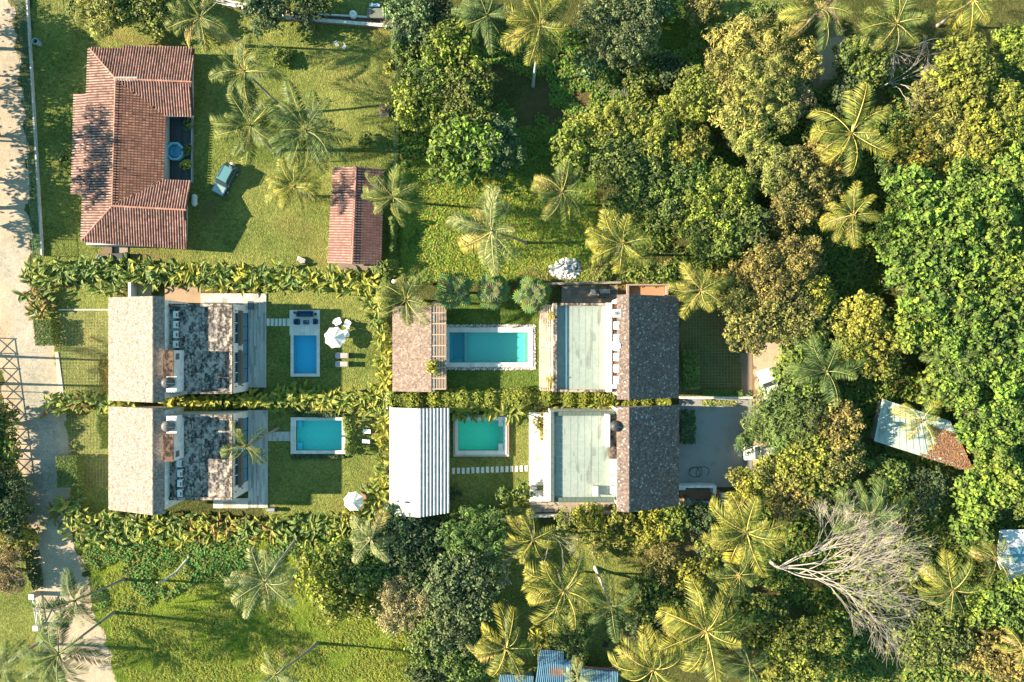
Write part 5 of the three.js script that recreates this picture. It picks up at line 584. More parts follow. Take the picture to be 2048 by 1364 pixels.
function roundTable(px, py, label, h, r, rgb) { const x = X(px, h), z = Z(py, h), t = thing('side_table', label, 'side table', [x, 0, z]), m = new MB().color(...rgb); m.geo(new THREE.CylinderGeometry(r, r, 0.05, 24), at(x, h, z)); m.build('tabletop', M.paint, t); const l = new MB().color(0.6); l.geo(new THREE.CylinderGeometry(0.04, 0.04, h, 8), at(x, h / 2, z)).geo(new THREE.CylinderGeometry(r * 0.7, r * 0.75, 0.04, 20), at(x, 0.03, z)); l.build('pedestal', M.paint, t); }
roundTable(666.5, 645, 'small round table in shade left of the white chairs', 0.5, 0.17, [0.7, 0.75, 0.8]); roundTable(696, 657, 'small round white table between the white chairs', 0.55, 0.18, [0.84, 0.82, 0.8]);
function lounger(px, py, label) { const x0 = X(px), z = Z(py), t = thing('sun_lounger', label, 'sun lounger', [x0, 0, z], 'navy sun loungers on the upper left lawn'), f = new MB().color(0.2, 0.17, 0.14); for (const s of [-1, 1]) f.box(x0, x0 + 1.75, 0.26, 0.33, z + s * 0.33 - 0.03, z + s * 0.33 + 0.03); for (const e of [0.1, 1.55]) for (const s of [-1, 1]) f.box(x0 + e, x0 + e + 0.06, 0, 0.26, z + s * 0.33 - 0.03, z + s * 0.33 + 0.03); f.build('frame', M.wood, t);
  const seat = new MB().color(0.5, 0.42, 0.38); seat.geo(new RoundedBoxGeometry(0.95, 0.1, 0.62, 2, 0.04), at(x0 + 1.12, 0.38, z)); seat.build('seat_cushion', M.fabric, t); const ft = new MB().color(0.02, 0.07, 0.16); ft.geo(new RoundedBoxGeometry(0.66, 0.11, 0.63, 2, 0.04), at(x0 + 0.33, 0.385, z)); ft.build('foot_cushion', M.fabric, t); const bk = new MB().color(0.28, 0.24, 0.21); bk.geo(new RoundedBoxGeometry(0.1, 0.72, 0.64, 2, 0.03), at(x0 + 1.72, 0.66, z, 1, 1, 1, 0, 0, -0.22)); bk.build('backrest', M.fabric, t); }
lounger(672, 711, 'upper of two navy and tan sun loungers below the parasol'); lounger(671.5, 728, 'lower of two navy and tan sun loungers below the parasol');
{ const NV = [0.016, 0.062, 0.13], yy = 0.2; const soft = (name, label, cat, parts) => { const c = parts[0], t = thing(name, label, cat, [X(c[1], 0.7), yy, Z(c[2], 0.7)]); for (const [pn, px, py, w, h, d, y, col] of parts) { const m = new MB().color(col ?? NV); m.geo(new RoundedBoxGeometry(w, h, d, 3, min(0.07, h * 0.4)), at(X(px, 0.7), yy + y + h / 2, Z(py, 0.7))); m.build(pn, M.fabric, t); } };
  soft('sofa', 'long navy sofa at the top of the blue pool deck', 'sofa', [['seat', 609.5, 628.5, 1.75, 0.3, 0.62, 0.05], ['backrest', 609.5, 623.5, 1.85, 0.42, 0.2, 0.35], ['armrest', 594.5, 628, 0.2, 0.32, 0.72, 0.3], ['armrest', 624.8, 628, 0.2, 0.32, 0.72, 0.3], ['cushion', 604, 629, 0.78, 0.12, 0.5, 0.36, [0.02, 0.075, 0.15]], ['cushion', 615, 629, 0.78, 0.12, 0.5, 0.36, [0.02, 0.075, 0.15]]]);
  soft('armchair', 'left navy armchair facing the coffee table on the pool deck', 'armchair', [['seat', 594, 643.5, 0.62, 0.28, 0.6, 0.05], ['backrest', 588.8, 643.5, 0.18, 0.4, 0.66, 0.3], ['armrest', 594, 638.6, 0.6, 0.24, 0.14, 0.3], ['armrest', 594, 648.4, 0.6, 0.24, 0.14, 0.3]]);
  soft('armchair', 'right navy armchair by the pool deck corner', 'armchair', [['seat', 629.5, 643, 0.6, 0.28, 0.56, 0.05], ['backrest', 634.3, 643, 0.16, 0.4, 0.62, 0.3], ['armrest', 629.5, 638.4, 0.56, 0.24, 0.12, 0.3], ['armrest', 629.5, 647.6, 0.56, 0.24, 0.12, 0.3]]);
  soft('coffee_table', 'navy coffee table with a small pale bowl on the pool deck', 'coffee table', [['base', 611, 644.5, 0.62, 0.26, 0.42, 0.0], ['tabletop', 611, 644.5, 0.76, 0.05, 0.54, 0.26, [0.03, 0.085, 0.16]], ['bowl', 614, 643, 0.16, 0.07, 0.16, 0.31, [0.4, 0.5, 0.55]]]);
  for (const [px, py, l] of [[587, 624.5, 'tiny dark potted plant left of the navy sofa'], [592, 627.5, 'pinkish potted plant touching the left end of the navy sofa'], [629, 628, 'dark potted plant right of the navy sofa']]) { const x = X(px, 1), z = Z(py, 1), t = thing('potted_plant', l, 'potted plant', [x, yy, z]), m = new MB().color(0.2, 0.15, 0.16); m.geo(new THREE.CylinderGeometry(0.13, 0.1, 0.22, 12), at(x, yy + 0.11, z)); m.build('pot', M.paint, t); const lv = new Leaves(60), R = nextRng(); leafBall(lv, R, { a: [0.03, 0.06, 0.03], b: [0.06, 0.1, 0.05], l: 0.18, w: 0.07 }, 0, 0.38, 0, 0.16, 0.16, 0.16, 55, 1); put(new THREE.Mesh(lv.geometry(), M.leaf), 'foliage', t); }
}
function whiteSeat(px, py, label) { const x = X(px), z = Z(py), t = thing('deck_chair', label, 'deck chair', [x, 0, z], 'white deck chairs right of the turquoise pool'), m = new MB().color(0.83, 0.81, 0.78); m.geo(new RoundedBoxGeometry(0.95, 0.09, 0.52, 2, 0.03), at(x, 0.4, z, 1, 1, 1, 0, 0, 0.1)); m.build('seat', M.paint, t); const b = new MB().color(0.8); b.geo(new RoundedBoxGeometry(0.08, 0.6, 0.52, 2, 0.03), at(x + 0.5, 0.66, z, 1, 1, 1, 0, 0, -0.35)); b.build('backrest', M.paint, t); for (const e of [-0.4, 0.38]) for (const s of [-1, 1]) { const l = new MB().color(0.6); l.tube([[x + e, 0, z + s * 0.22], [x + e, 0.38, z + s * 0.22]], 0.025, 6); l.build('leg', M.paint, t); } }
whiteSeat(734, 862, 'upper of two white deck chairs right of the turquoise pool'); whiteSeat(733, 881.5, 'lower of two white deck chairs right of the turquoise pool');
{ const x = X(727.5, 0.4), z = Z(985, 0.4), t = thing('bench', 'reddish wooden slatted bench beside the lower left parasol', 'bench', [x, 0, z]); for (let i = 0; i < 5; i++) { const m = new MB().color(0.36, 0.2, 0.16); m.box(x - 0.31 + i * 0.125, x - 0.2 + i * 0.125, 0.4, 0.45, z - 0.92, z + 0.92); m.build('slat', M.wood, t); } for (const e of [-0.75, 0, 0.75]) { const m = new MB().color(0.28, 0.16, 0.12); m.box(x - 0.3, x + 0.3, 0.0, 0.39, z + e - 0.05, z + e + 0.05); m.build('leg', M.wood, t); } }
{ const x = X(545, 0.6), z = Z(1019.5, 0.6), t = thing('barbecue', 'grey barbecue cart at the foot of the lower left terrace', 'barbecue', [x, 0, z]), b = new MB().color(0.32, 0.32, 0.33); b.geo(new THREE.CylinderGeometry(0.26, 0.26, 0.95, 18), at(x - 0.15, 0.68, z, 1, 1, 1.0, 0, 0, PI / 2)); b.build('hood', M.metal, t); const c = new MB().color(0.06); c.box(x - 0.55, x + 0.3, 0.1, 0.6, z - 0.22, z + 0.22).box(x + 0.36, x + 0.6, 0.62, 0.68, z - 0.24, z + 0.24); c.build('cabinet', M.paint, t); const h = new MB().color(0.5); h.tube([[x - 0.5, 0.9, z + 0.27], [x + 0.2, 0.9, z + 0.27]], 0.02, 6); h.build('handle', M.metal, t); for (const s of [-1, 1]) { const w = new MB().color(0.03); w.geo(new THREE.CylinderGeometry(0.1, 0.1, 0.05, 14), at(x + 0.25, 0.1, z + s * 0.25, 1, 1, 1, 0, PI / 2)); w.build('wheel', M.paint, t); } }
{ const x = X(502, 0.8), z = Z(611, 0.8), t = thing('cart', 'dark trolley standing on the upper left terrace', 'trolley', [x, 0.14, z]), b = new MB().color(0.035, 0.05, 0.07); b.geo(new RoundedBoxGeometry(0.6, 0.5, 0.95, 2, 0.05), at(x, 0.75, z)); b.build('body', M.paint, t); const tp = new MB().color(0.08, 0.1, 0.12); tp.box(x - 0.35, x + 0.35, 1.0, 1.04, z - 0.6, z + 0.55); tp.build('top', M.paint, t); for (const a of [-0.25, 0.25]) for (const s of [-0.4, 0.4]) { const l = new MB().color(0.05); l.tube([[x + a, 0.14, z + s], [x + a, 0.55, z + s]], 0.03, 6); l.build('leg', M.paint, t); } }
// ---------------------------------------------------------------- vehicles
function car(px, py, yaw, label, rgb, o = {}) {
  const x = X(px, 0.9), z = Z(py, 0.9), t = thing(o.name ?? 'car', label, o.cat ?? 'car', [x, 0, z]), L = o.L ?? 4.1, Wd = o.W ?? 1.74, m4 = at(x, 0, z, 1, 1, 1, yaw), prof = o.prof ?? [[-2.05, 0.35], [-2.05, 0.78], [-1.98, 0.95], [-0.85, 1.02], [1.95, 1.02], [2.05, 0.9], [2.05, 0.4], [1.75, 0.3], [-1.75, 0.3]], cab = o.cab ?? [[-0.85, 1.0], [-0.28, 1.6], [0.2, 1.68], [1.6, 1.66], [1.95, 1.0]];
  const ext = (pts, w, bev) => { const s = new THREE.Shape(pts.map((q) => new THREE.Vector2(...q))), g = new THREE.ExtrudeGeometry(s, { depth: w - 2 * bev, bevelEnabled: true, bevelThickness: bev, bevelSize: bev * 0.7, bevelSegments: 3 }); g.translate(0, 0, -(w - 2 * bev) / 2); return g; };
  const b = new MB().color(rgb); b.geo(ext(prof, Wd, 0.09), m4); const body = b.build('body', M.carPaint, t); origin.set(body, origin.get(t));
  const gh = new MB().color(0.03, 0.045, 0.05); gh.geo(ext(cab, Wd - 0.16, 0.08), m4); gh.build('window', M.glass2, body);
  const rt = new MB().color(o.roof ?? rgb.map((q) => q * 1.35)); const r0 = cab[1], r1 = cab[cab.length - 2]; rt.geo(new RoundedBoxGeometry(r1[0] - r0[0] + 0.05, 0.07, Wd - 0.34, 3, 0.03), at((r0[0] + r1[0]) / 2, max(r0[1], r1[1]) + 0.1, 0).premultiply(m4)); rt.build('roof', M.carPaint, body);
  const pil = new MB().color(rgb); for (const s of [-1, 1]) for (const px2 of [0.35, 1.25]) pil.geo(new THREE.BoxGeometry(0.08, 0.6, 0.04), at(px2, 1.35, s * (Wd / 2 - 0.05), 1, 1, 1, 0, s * 0.08).premultiply(m4)); pil.build('pillar', M.carPaint, body); const bn = new MB().color(o.bonnet ?? rgb.map((q) => q * 1.1)); bn.geo(new RoundedBoxGeometry(1.05, 0.05, Wd - 0.3, 2, 0.02), at(-1.42, 1.03, 0, 1, 1, 1, 0, 0, 0.06).premultiply(m4)); bn.build('bonnet', M.carPaint, body);
  for (const s of [-1, 1]) { for (const e of [-1.3, 1.3]) { const w = new MB().color(0.02); w.geo(new THREE.CylinderGeometry(0.34, 0.34, 0.22, 22), at(e * L / 4.1, 0.34, s * (Wd / 2 - 0.05), 1, 1, 1, 0, PI / 2).premultiply(m4)); const wm = w.build('wheel', M.paint, t); origin.set(wm, origin.get(t)); const h = new MB().color(0.5); h.geo(new THREE.CylinderGeometry(0.2, 0.2, 0.02, 16), at(e * L / 4.1, 0.34, s * (Wd / 2 + 0.07), 1, 1, 1, 0, PI / 2).premultiply(m4)); h.build('hub', M.metal, wm); } const l = new MB().color(0.8, 0.8, 0.78); l.geo(new RoundedBoxGeometry(0.1, 0.16, 0.36, 2, 0.03), at(-L / 2 - 0.02, 0.78, s * 0.6).premultiply(m4)); l.build('headlight', M.glass, t); const mi = new MB().color(rgb); mi.geo(new RoundedBoxGeometry(0.12, 0.14, 0.2, 2, 0.03), at(-0.55, 1.15, s * (Wd / 2 + 0.12)).premultiply(m4)); mi.build('mirror', M.carPaint, t); }
  if (o.spare) { const w = new MB().color(0.7); w.geo(new THREE.CylinderGeometry(0.33, 0.33, 0.2, 22), at(2.2, 0.95, 0, 1, 1, 1, 0, 0, PI / 2).premultiply(m4)); w.build('spare_wheel', M.paint, t); const rk = new MB().color(0.03); for (const s of [-1, 1]) rk.geo(new THREE.BoxGeometry(1.7, 0.05, 0.05), at(0.7, 1.88, s * 0.68).premultiply(m4)); rk.build('roof_rack', M.paint, t); }
  return t;
}
M.glass2 = mat({ roughness: 0.1, clearcoat: 1 });
car(449, 359, PI * 0.345, 'teal-green off-road car parked on the bungalow lawn', [0.035, 0.105, 0.13], { spare: true, roof: [0.1, 0.24, 0.26], bonnet: [0.25, 0.33, 0.32] });
car(1522, 905, 0.06, 'white car half hidden under trees beside the concrete driveway', [0.8, 0.79, 0.77], { roof: [0.82, 0.81, 0.79], bonnet: [0.8, 0.79, 0.77] });
car(1541, 778, -1.25, 'white pickup truck partly under trees at the sandy drive', [0.8, 0.79, 0.77], { name: 'pickup_truck', cat: 'truck', L: 5.2, W: 1.9, roof: [0.82, 0.81, 0.79], bonnet: [0.8, 0.79, 0.77], prof: [[-2.6, 0.4], [-2.6, 0.9], [-2.5, 1.05], [-0.85, 1.1], [0.7, 1.1], [0.72, 1.1], [2.6, 1.1], [2.6, 0.45], [2.2, 0.35], [-2.2, 0.35]], cab: [[-1.0, 1.05], [-0.45, 1.65], [0, 1.72], [0.75, 1.7], [0.95, 1.05]] });
// ---------------------------------------------------------------- fences, walls, gates
{ // green wire fence on a low white wall along the lane
  const t = thing('fence', 'green wire fence on a low white wall along the lane', 'fence', [X(57), 0, Z(60)]), A = [X(55), Z(-40)], B = [X(87), Z(512)], n = 16, P = (f) => [lerp(A[0], B[0], f), lerp(A[1], B[1], f)], wl = new MB().color(0.74, 0.73, 0.7), a = P(0), b = P(1); wl.bar([a[0], 0.22, a[1]], [b[0], 0.22, b[1]], 0.2, 0.5); wl.build('wall', M.plaster, t);
  for (let i = 0; i <= n; i++) { const [x, z] = P(i / n), m = new MB().color(0.05, 0.17, 0.14); m.tube([[x, 0.4, z], [x, 2.3, z]], 0.04, 6); m.build('post', M.paint, t); }
  const mesh = new MB().color(0.03, 0.17, 0.13); for (let i = 0; i < 5; i++) { const y = 0.55 + i * 0.43; mesh.tube([[a[0], y, a[1]], [b[0], y, b[1]]], i === 4 ? 0.03 : 0.009, 4); } for (let k = 0; k < 150; k++) { const [x, z] = P(k / 150), [x2, z2] = P((k + 5) / 150); mesh.tube([[x, 0.5, z], [min(x2, b[0]), 2.27, min(z2, b[1])]], 0.009, 3, false).tube([[min(x2, b[0]), 0.5, min(z2, b[1])], [x, 2.27, z]], 0.009, 3, false); } mesh.build('wire_mesh', M.paint, t); }
{ const t = thing('fence', 'green wire fence, ivy-grown, between the lawn and the thicket', 'fence', [X(797), 0, Z(100)]), x = X(796), z0 = Z(95), z1 = Z(400), m = new MB().color(0.04, 0.15, 0.12); for (let i = 0; i < 5; i++) m.tube([[x, 0.2 + i * 0.42, z0], [x - 0.3, 0.2 + i * 0.42, z1]], 0.014, 4); for (let k = 0; k < 110; k++) { const f = k / 110, g = (k + 4) / 110; m.tube([[x - 0.3 * f, 0.1, lerp(z0, z1, f)], [x - 0.3 * g, 1.9, min(z1, lerp(z0, z1, g))]], 0.012, 3, false); } m.build('wire_mesh', M.paint, t); for (let i = 0; i <= 9; i++) { const p = new MB().color(0.05, 0.16, 0.13), z = lerp(z0, z1, i / 9); p.tube([[x - 0.3 * i / 9, 0, z], [x - 0.3 * i / 9, 2, z]], 0.04, 6); p.build('post', M.paint, t); } }
function wall(label, pts, w, h, rgb, o = {}) { const t = thing(o.name ?? 'garden_wall', label, 'wall', [X(pts[0][0]), 0, Z(pts[0][1])]), m = new MB().color(...rgb); for (let i = 1; i < pts.length; i++) m.bar([X(pts[i - 1][0]), h / 2, Z(pts[i - 1][1])], [X(pts[i][0]), h / 2, Z(pts[i][1])], w, h); m.build('wall', o.mat ?? M.plaster, t); const c = new MB().color(o.cap ?? [0.8, 0.77, 0.72]); for (let i = 1; i < pts.length; i++) c.bar([X(pts[i - 1][0]), h + 0.03, Z(pts[i - 1][1])], [X(pts[i][0]), h + 0.03, Z(pts[i][1])], w + 0.08, 0.06); c.build('coping', M.plaster, t); return t; }
wall('low brown brick wall with pale coping at the top of the lawn', [[430, 6], [575, 38], [798, 57]], 0.35, 0.6, [0.3, 0.19, 0.15], { mat: M.stone });
wall('second low wall line running along the top edge above the lawn', [[440, 1], [580, 27], [800, 40]], 0.14, 0.35, [0.5, 0.5, 0.5], { mat: M.stone });
flatSlab('path', 'brown brick path strip between the two low walls at the top', 'path', [[430, 2], [578, 30], [800, 42], [800, 54], [577, 36], [430, 6]], 0.05, [0.5, 0.33, 0.27]);
wall('white wall between the two driveways on the right', [[1358, 794.5], [1502, 794.5]], 0.2, 0.7, [0.9, 0.88, 0.85]); wall('white wall stub above the upper left villa roof', [[272, 566], [272, 596]], 0.25, 1.7, [0.9, 0.88, 0.85]); flatSlab('pavement', 'beige paved corner beside the white wall stub', 'pavement', rect(275, 566, 303, 598), 0.06, [1.0, 0.85, 0.68]);
wall('white wall stub at the foot of the lower left villa', [[274, 1026], [274, 1040]], 0.2, 1.2, [0.9, 0.88, 0.85]); wall('long low white wall south of the ribbed-roof pavilion and right villa', [[780, 1042], [1062, 1030], [1238, 1022]], 0.22, 1.0, [0.75, 0.72, 0.67]); wall('thin white boundary wall between the two rows of gardens', [[777, 784], [777, 816]], 0.18, 1.4, [0.85, 0.84, 0.82]); wall('dark low wall behind the side yard of the upper right villa', [[1040, 570], [1240, 566]], 0.2, 1.0, [0.3, 0.27, 0.24], { cap: [0.34, 0.3, 0.26] });
{ const t = thing('enclosure', 'roofless white-walled utility yard with brown floor, lower right villa', 'enclosure', [X(1365), 0, Z(972)]), m = new MB().color(0.72, 0.74, 0.75), b = (a, c, d, e, h) => m.box(X(a, h), X(c, h), 0, h, Z(d, h), Z(e, h)); b(1358, 1433, 971, 976, 1.9); b(1358, 1371, 976.2, 980, 1.9); b(1427, 1433, 976.2, 988, 1.9); b(1350, 1376, 1007, 1014, 2.0); b(1376.5, 1452, 1004, 1009, 1.3); b(1427, 1434, 993, 1003.6, 1.5); m.build('wall', M.plaster, t); const f = new MB().color(0.3, 0.17, 0.11); f.box(X(1360), X(1430), 0, 0.08, Z(978), Z(1008)); f.build('floor', M.stone, t); const w = new MB().color(0.4, 0.38, 0.36); w.box(X(1366), X(1373), 0, 2.2, Z(990), Z(1007)); w.build('partition', M.conc, t); for (let i = 0; i < 5; i++) { const q = new MB().color(0.35, 0.13, 0.08); q.tube([[X(1428), 1.3, Z(977 + i * 3)], [X(1433), 1.3, Z(977 + i * 3)]], 0.1, 8); q.build('clay_pipe', M.clay, t); } for (let i = 0; i < 4; i++) { const q = new MB().color(0.03, 0.04, 0.05), qx = X(1392 + i * 8), qz = Z(1001); q.geo(new THREE.CylinderGeometry(0.2, 0.17, 0.5, 12), at(qx, 0.33, qz)); q.build('bin', M.paint, t); } }
{ const x = X(1447, 1.2), z = Z(993, 1.2), t = thing('barrel', 'grey ribbed barrel beside the white-walled utility yard', 'barrel', [x, 0, z]), b = new MB().color(0.42, 0.4, 0.38); b.geo(new THREE.LatheGeometry([[0.01, 0], [0.36, 0], [0.42, 0.25], [0.4, 0.3], [0.44, 0.6], [0.42, 0.65], [0.4, 1.05], [0.3, 1.2], [0.01, 1.2]].map((q) => new THREE.Vector2(...q)), 20), at(x, 0, z)); b.build('body', M.paint, t); const l = new MB().color(0.2, 0.12, 0.1); l.geo(new THREE.CylinderGeometry(0.16, 0.16, 0.06, 14), at(x, 1.22, z)); l.build('lid', M.paint, t); }
{ const t = thing('hose', 'dark garden hose looped on the shaded driveway', 'hose', [X(1400), 0.05, Z(945)]), pts = []; for (const [a, b] of [[1378, 945], [1380, 936], [1392, 935], [1400, 945], [1395, 953], [1383, 952], [1378, 944], [1386, 936], [1400, 934], [1404, 946], [1397, 954], [1392, 945], [1399, 935], [1412, 934], [1418, 942], [1413, 952]]) pts.push(new THREE.Vector3(X(a), 0.09, Z(b))); const m = new MB().color(0.02, 0.04, 0.045); m.tube(new THREE.CatmullRomCurve3(pts).getPoints(90).map((q) => q.toArray()), 0.035, 5); m.build('hose_coil', M.paint, t); }
{ // X-braced wooden fence on the lane's west side
  const t = thing('fence', 'brown X-braced wooden rail fence on the left side of the lane', 'fence', [X(-4), 0, Z(690)]), n = 9, P = (f) => [lerp(X(-8), X(30), f), lerp(Z(676), Z(948), f)]; for (let i = 0; i <= n; i++) { const [x, z] = P(i / n), m = new MB().color(0.2, 0.14, 0.1); m.tube([[x, 0, z], [x, 1.35, z]], 0.07, 7); m.build('post', M.wood, t); if (i < n) { const [u, v] = P((i + 1) / n); for (const [a, b] of [[0.15, 1.2], [1.2, 0.15], [1.25, 1.25]]) { const r = new MB().color(0.2, 0.14, 0.1); r.tube([[x, a, z], [u, b, v]], 0.05, 6); r.build(a === b ? 'rail' : 'brace', M.wood, t); } } } }
{ // white gate at bottom left
  const t = thing('gate', 'white pipe gate with two pillars at the bottom left', 'gate', [X(75), 0, Z(1180)]), A = [X(77), Z(1186)], B = [X(85), Z(1248)]; for (const [x, z] of [A, B]) { const m = new MB().color(0.5, 0.44, 0.38); m.box(x - 0.28, x + 0.28, 0, 1.5, z - 0.28, z + 0.28); m.build('pillar', M.plaster, t); const c = new MB().color(0.8); c.box(x - 0.34, x + 0.34, 1.5, 1.58, z - 0.34, z + 0.34); c.build('pillar_cap', M.plaster, t); } const g = (a, b) => { const m = new MB().color(0.78); m.tube([a, b], 0.05, 6); m.build('bar', M.paint, t); }; const a = [A[0], 1.3, A[1] + 0.3], b = [B[0], 1.3, B[1] - 0.3], c = [A[0], 0.25, A[1] + 0.3], d = [B[0], 0.25, B[1] - 0.3]; g(a, b); g(c, d); g(a, d); g(c, b); g([(a[0] + b[0]) / 2, 0.25, (a[2] + b[2]) / 2], [(a[0] + b[0]) / 2, 1.3, (a[2] + b[2]) / 2]); }
// ---------------------------------------------------------------- sheds at the edges
function corrugated(t, name, poly, rgb, patch) { const R = nextRng(), base = new MB().color(rgb.map((q) => q * 0.75)); base.slab(poly, 0.06); const rf = base.build(name, M.metalRoof, t); origin.set(rf, origin.get(t)); const [A, B, C, D] = poly, L = V(A).distanceTo(V(B)), n = Math.round(V(A).distanceTo(V(D)) / 0.21); for (let i = 0; i < n; i++) { const f = (i + 0.5) / n, p = [0, 1, 2].map((q) => lerp(A[q], D[q], f)), e = [0, 1, 2].map((q) => lerp(B[q], C[q], f)), m = new MB(); for (let s = 0; s < 5; s++) { const k = 0.8 + 0.4 * R(), rust = patch && fbm(i * 0.12, s * 0.9, 55, 2) > 0.62; m.color(rust ? [0.33 * k, 0.2 * k, 0.14 * k] : rgb.map((q) => q * k)); const a = [0, 1, 2].map((q) => lerp(p[q], e[q], s / 5) + (q === 1 ? 0.035 : 0)), b = [0, 1, 2].map((q) => lerp(p[q], e[q], (s + 1) / 5) + (q === 1 ? 0.035 : 0)); m.tube([a, b], 0.062, 6); } m.build('corrugation', M.metalRoof, rf); } return rf; }
{ const t = thing('shed', 'blue corrugated metal shed with rusty patches at the bottom edge', 'shed', W(1100, 1340)), B = [0.13, 0.27, 0.38]; corrugated(t, 'roof', [W(1080, 1299, 3), W(1068, 1385, 2.4), W(1128, 1385, 2.4), W(1128, 1302, 3)], B, true); corrugated(t, 'roof', [W(1128.5, 1318, 2.9), W(1128.5, 1385, 2.3), W(1143, 1385, 2.3), W(1145, 1319, 2.9)], B, true); corrugated(t, 'roof', [W(1000, 1348, 2.4), W(994, 1390, 2.1), W(1066, 1390, 2.1), W(1068, 1352, 2.4)], [0.14, 0.27, 0.35], true); const w = new MB().color(0.2, 0.28, 0.33); w.box(X(1076, 2), X(1138, 2), 0, 2.2, Z(1312, 2), Z(1385, 2)); w.box(X(1004, 2), X(1066, 2), 0, 2.0, Z(1356, 2), Z(1388, 2)); w.build('wall', M.plaster, t);
  const t2 = thing('shed', 'smaller blue corrugated shed with red eave, right of the blue shed', 'shed', W(1200, 1350)); corrugated(t2, 'roof', [W(1162, 1336, 2.7), W(1158, 1390, 2.3), W(1236, 1390, 2.3), W(1237, 1343, 2.7)], [0.13, 0.26, 0.35], false); const e = new MB().color(0.3, 0.1, 0.07); e.bar(W(1161, 1333, 2.7), W(1238, 1340, 2.7), 0.2, 0.12); e.build('eave_board', M.wood, t2); const w2 = new MB().color(0.2, 0.24, 0.27); w2.box(X(1166, 2), X(1232, 2), 0, 2.2, Z(1346, 2), Z(1390, 2)); w2.build('wall', M.plaster, t2); }
{ const t = thing('house', 'pale turquoise low roof half buried in forest with fallen leaves', 'house', W(1840, 860)), c = [0.42, 0.5, 0.45], A = W(1765, 798, 3.2), B = W(1748, 882, 2.8), C = W(1950, 946, 2.8), D = W(1900, 842, 3.4), m = new MB().color(...c); m.slab([A, B, C, D], 0.1); const rf = m.build('roof', M.membrane2 = mat({ map: T.membrane, roughness: 0.7 }), t); origin.set(rf, origin.get(t)); const sm = new MB().color(0.4, 0.49, 0.44); for (let i = 0; i < 14; i++) { const f = (i + 0.5) / 14, p = [0, 1, 2].map((q) => lerp(A[q], D[q], f)), e = [0, 1, 2].map((q) => lerp(B[q], C[q], f)); sm.bar([p[0], p[1] + 0.01, p[2]], [e[0], e[1] + 0.01, e[2]], 0.05, 0.04); } stuff(sm.build('seam', M.membrane2, rf)); const w = new MB().color(0.5, 0.5, 0.46), s = (k) => [A, B, C, D].map((q) => [lerp(1, 0.92, 1) * (q[0] - 54) + 54, k, lerp(1, 0.92, 1) * (q[2] - 12) + 12]); w.slab(s(2.6), 2.6); w.build('wall', M.plaster, t);
  const R = nextRng(), lv = new Leaves(2600); for (let i = 0; i < 2600; i++) { const f = pow(R(), 0.75), g = 0.25 + 0.75 * R(), edge = fbm(f * 5, g * 5, 44, 3); if (f + edge * 0.5 < 0.78) continue; const p = [0, 1, 2].map((q) => lerp(lerp(A[q], D[q], f), lerp(B[q], C[q], f), g)), k = 0.7 + 0.6 * R(); lv.add(p[0], p[1] + 0.04 + R() * 0.05, p[2], (R() - 0.5) * 0.7, 1, (R() - 0.5) * 0.7, R() * 6.3, 0.3, 0.19, 0.03, 0.34 * k, 0.17 * k, 0.08 * k); } const lm = stuff(put(new THREE.Mesh(lv.geometry(), M.leaf), 'fallen_leaves', scene)); lm.userData = { kind: 'stuff', label: 'reddish fallen leaves on the turquoise forest roof', category: 'fallen leaves' }; }
{ const t = thing('house', 'white roof corner with blue pool-like panel at the right edge', 'house', W(2035, 1110)), m = new MB().color(0.72, 0.72, 0.7); m.slab([W(2000, 1060, 2.8), W(1994, 1120, 2.8), W(2012, 1165, 2.8), W(2110, 1170, 2.8), W(2110, 1058, 2.8)], 0.15); const rf = m.build('roof', M.membrane2, t); origin.set(rf, origin.get(t)); const b = new MB().color(0.16, 0.34, 0.42); b.slab([W(2018, 1095, 2.9), W(2024, 1125, 2.9), W(2100, 1130, 2.9), W(2100, 1092, 2.9)], 0.08); b.build('blue_panel', M.metalRoof, rf); const w = new MB().color(0.6); w.box(X(2012), X(2110), 0, 2.6, Z(1070), Z(1160)); w.build('wall', M.plaster, t); }
{ const t = thing('enclosure', 'brick-edged bin yard with rust-brown floor above the dark shingle roof', 'enclosure', W(1290, 578)), m = new MB().color(0.3, 0.22, 0.18); m.box(X(1252), X(1334), 0, 0.9, Z(569), Z(572)).box(X(1330), X(1334), 0, 0.9, Z(572.3), Z(590)).box(X(1252), X(1256), 0, 0.9, Z(572.3), Z(590)); m.build('wall', M.stone, t); const f = new MB().color(0.4, 0.2, 0.11); f.box(X(1257), X(1329), 0, 0.1, Z(573), Z(596)); f.build('floor', M.stone, t); }
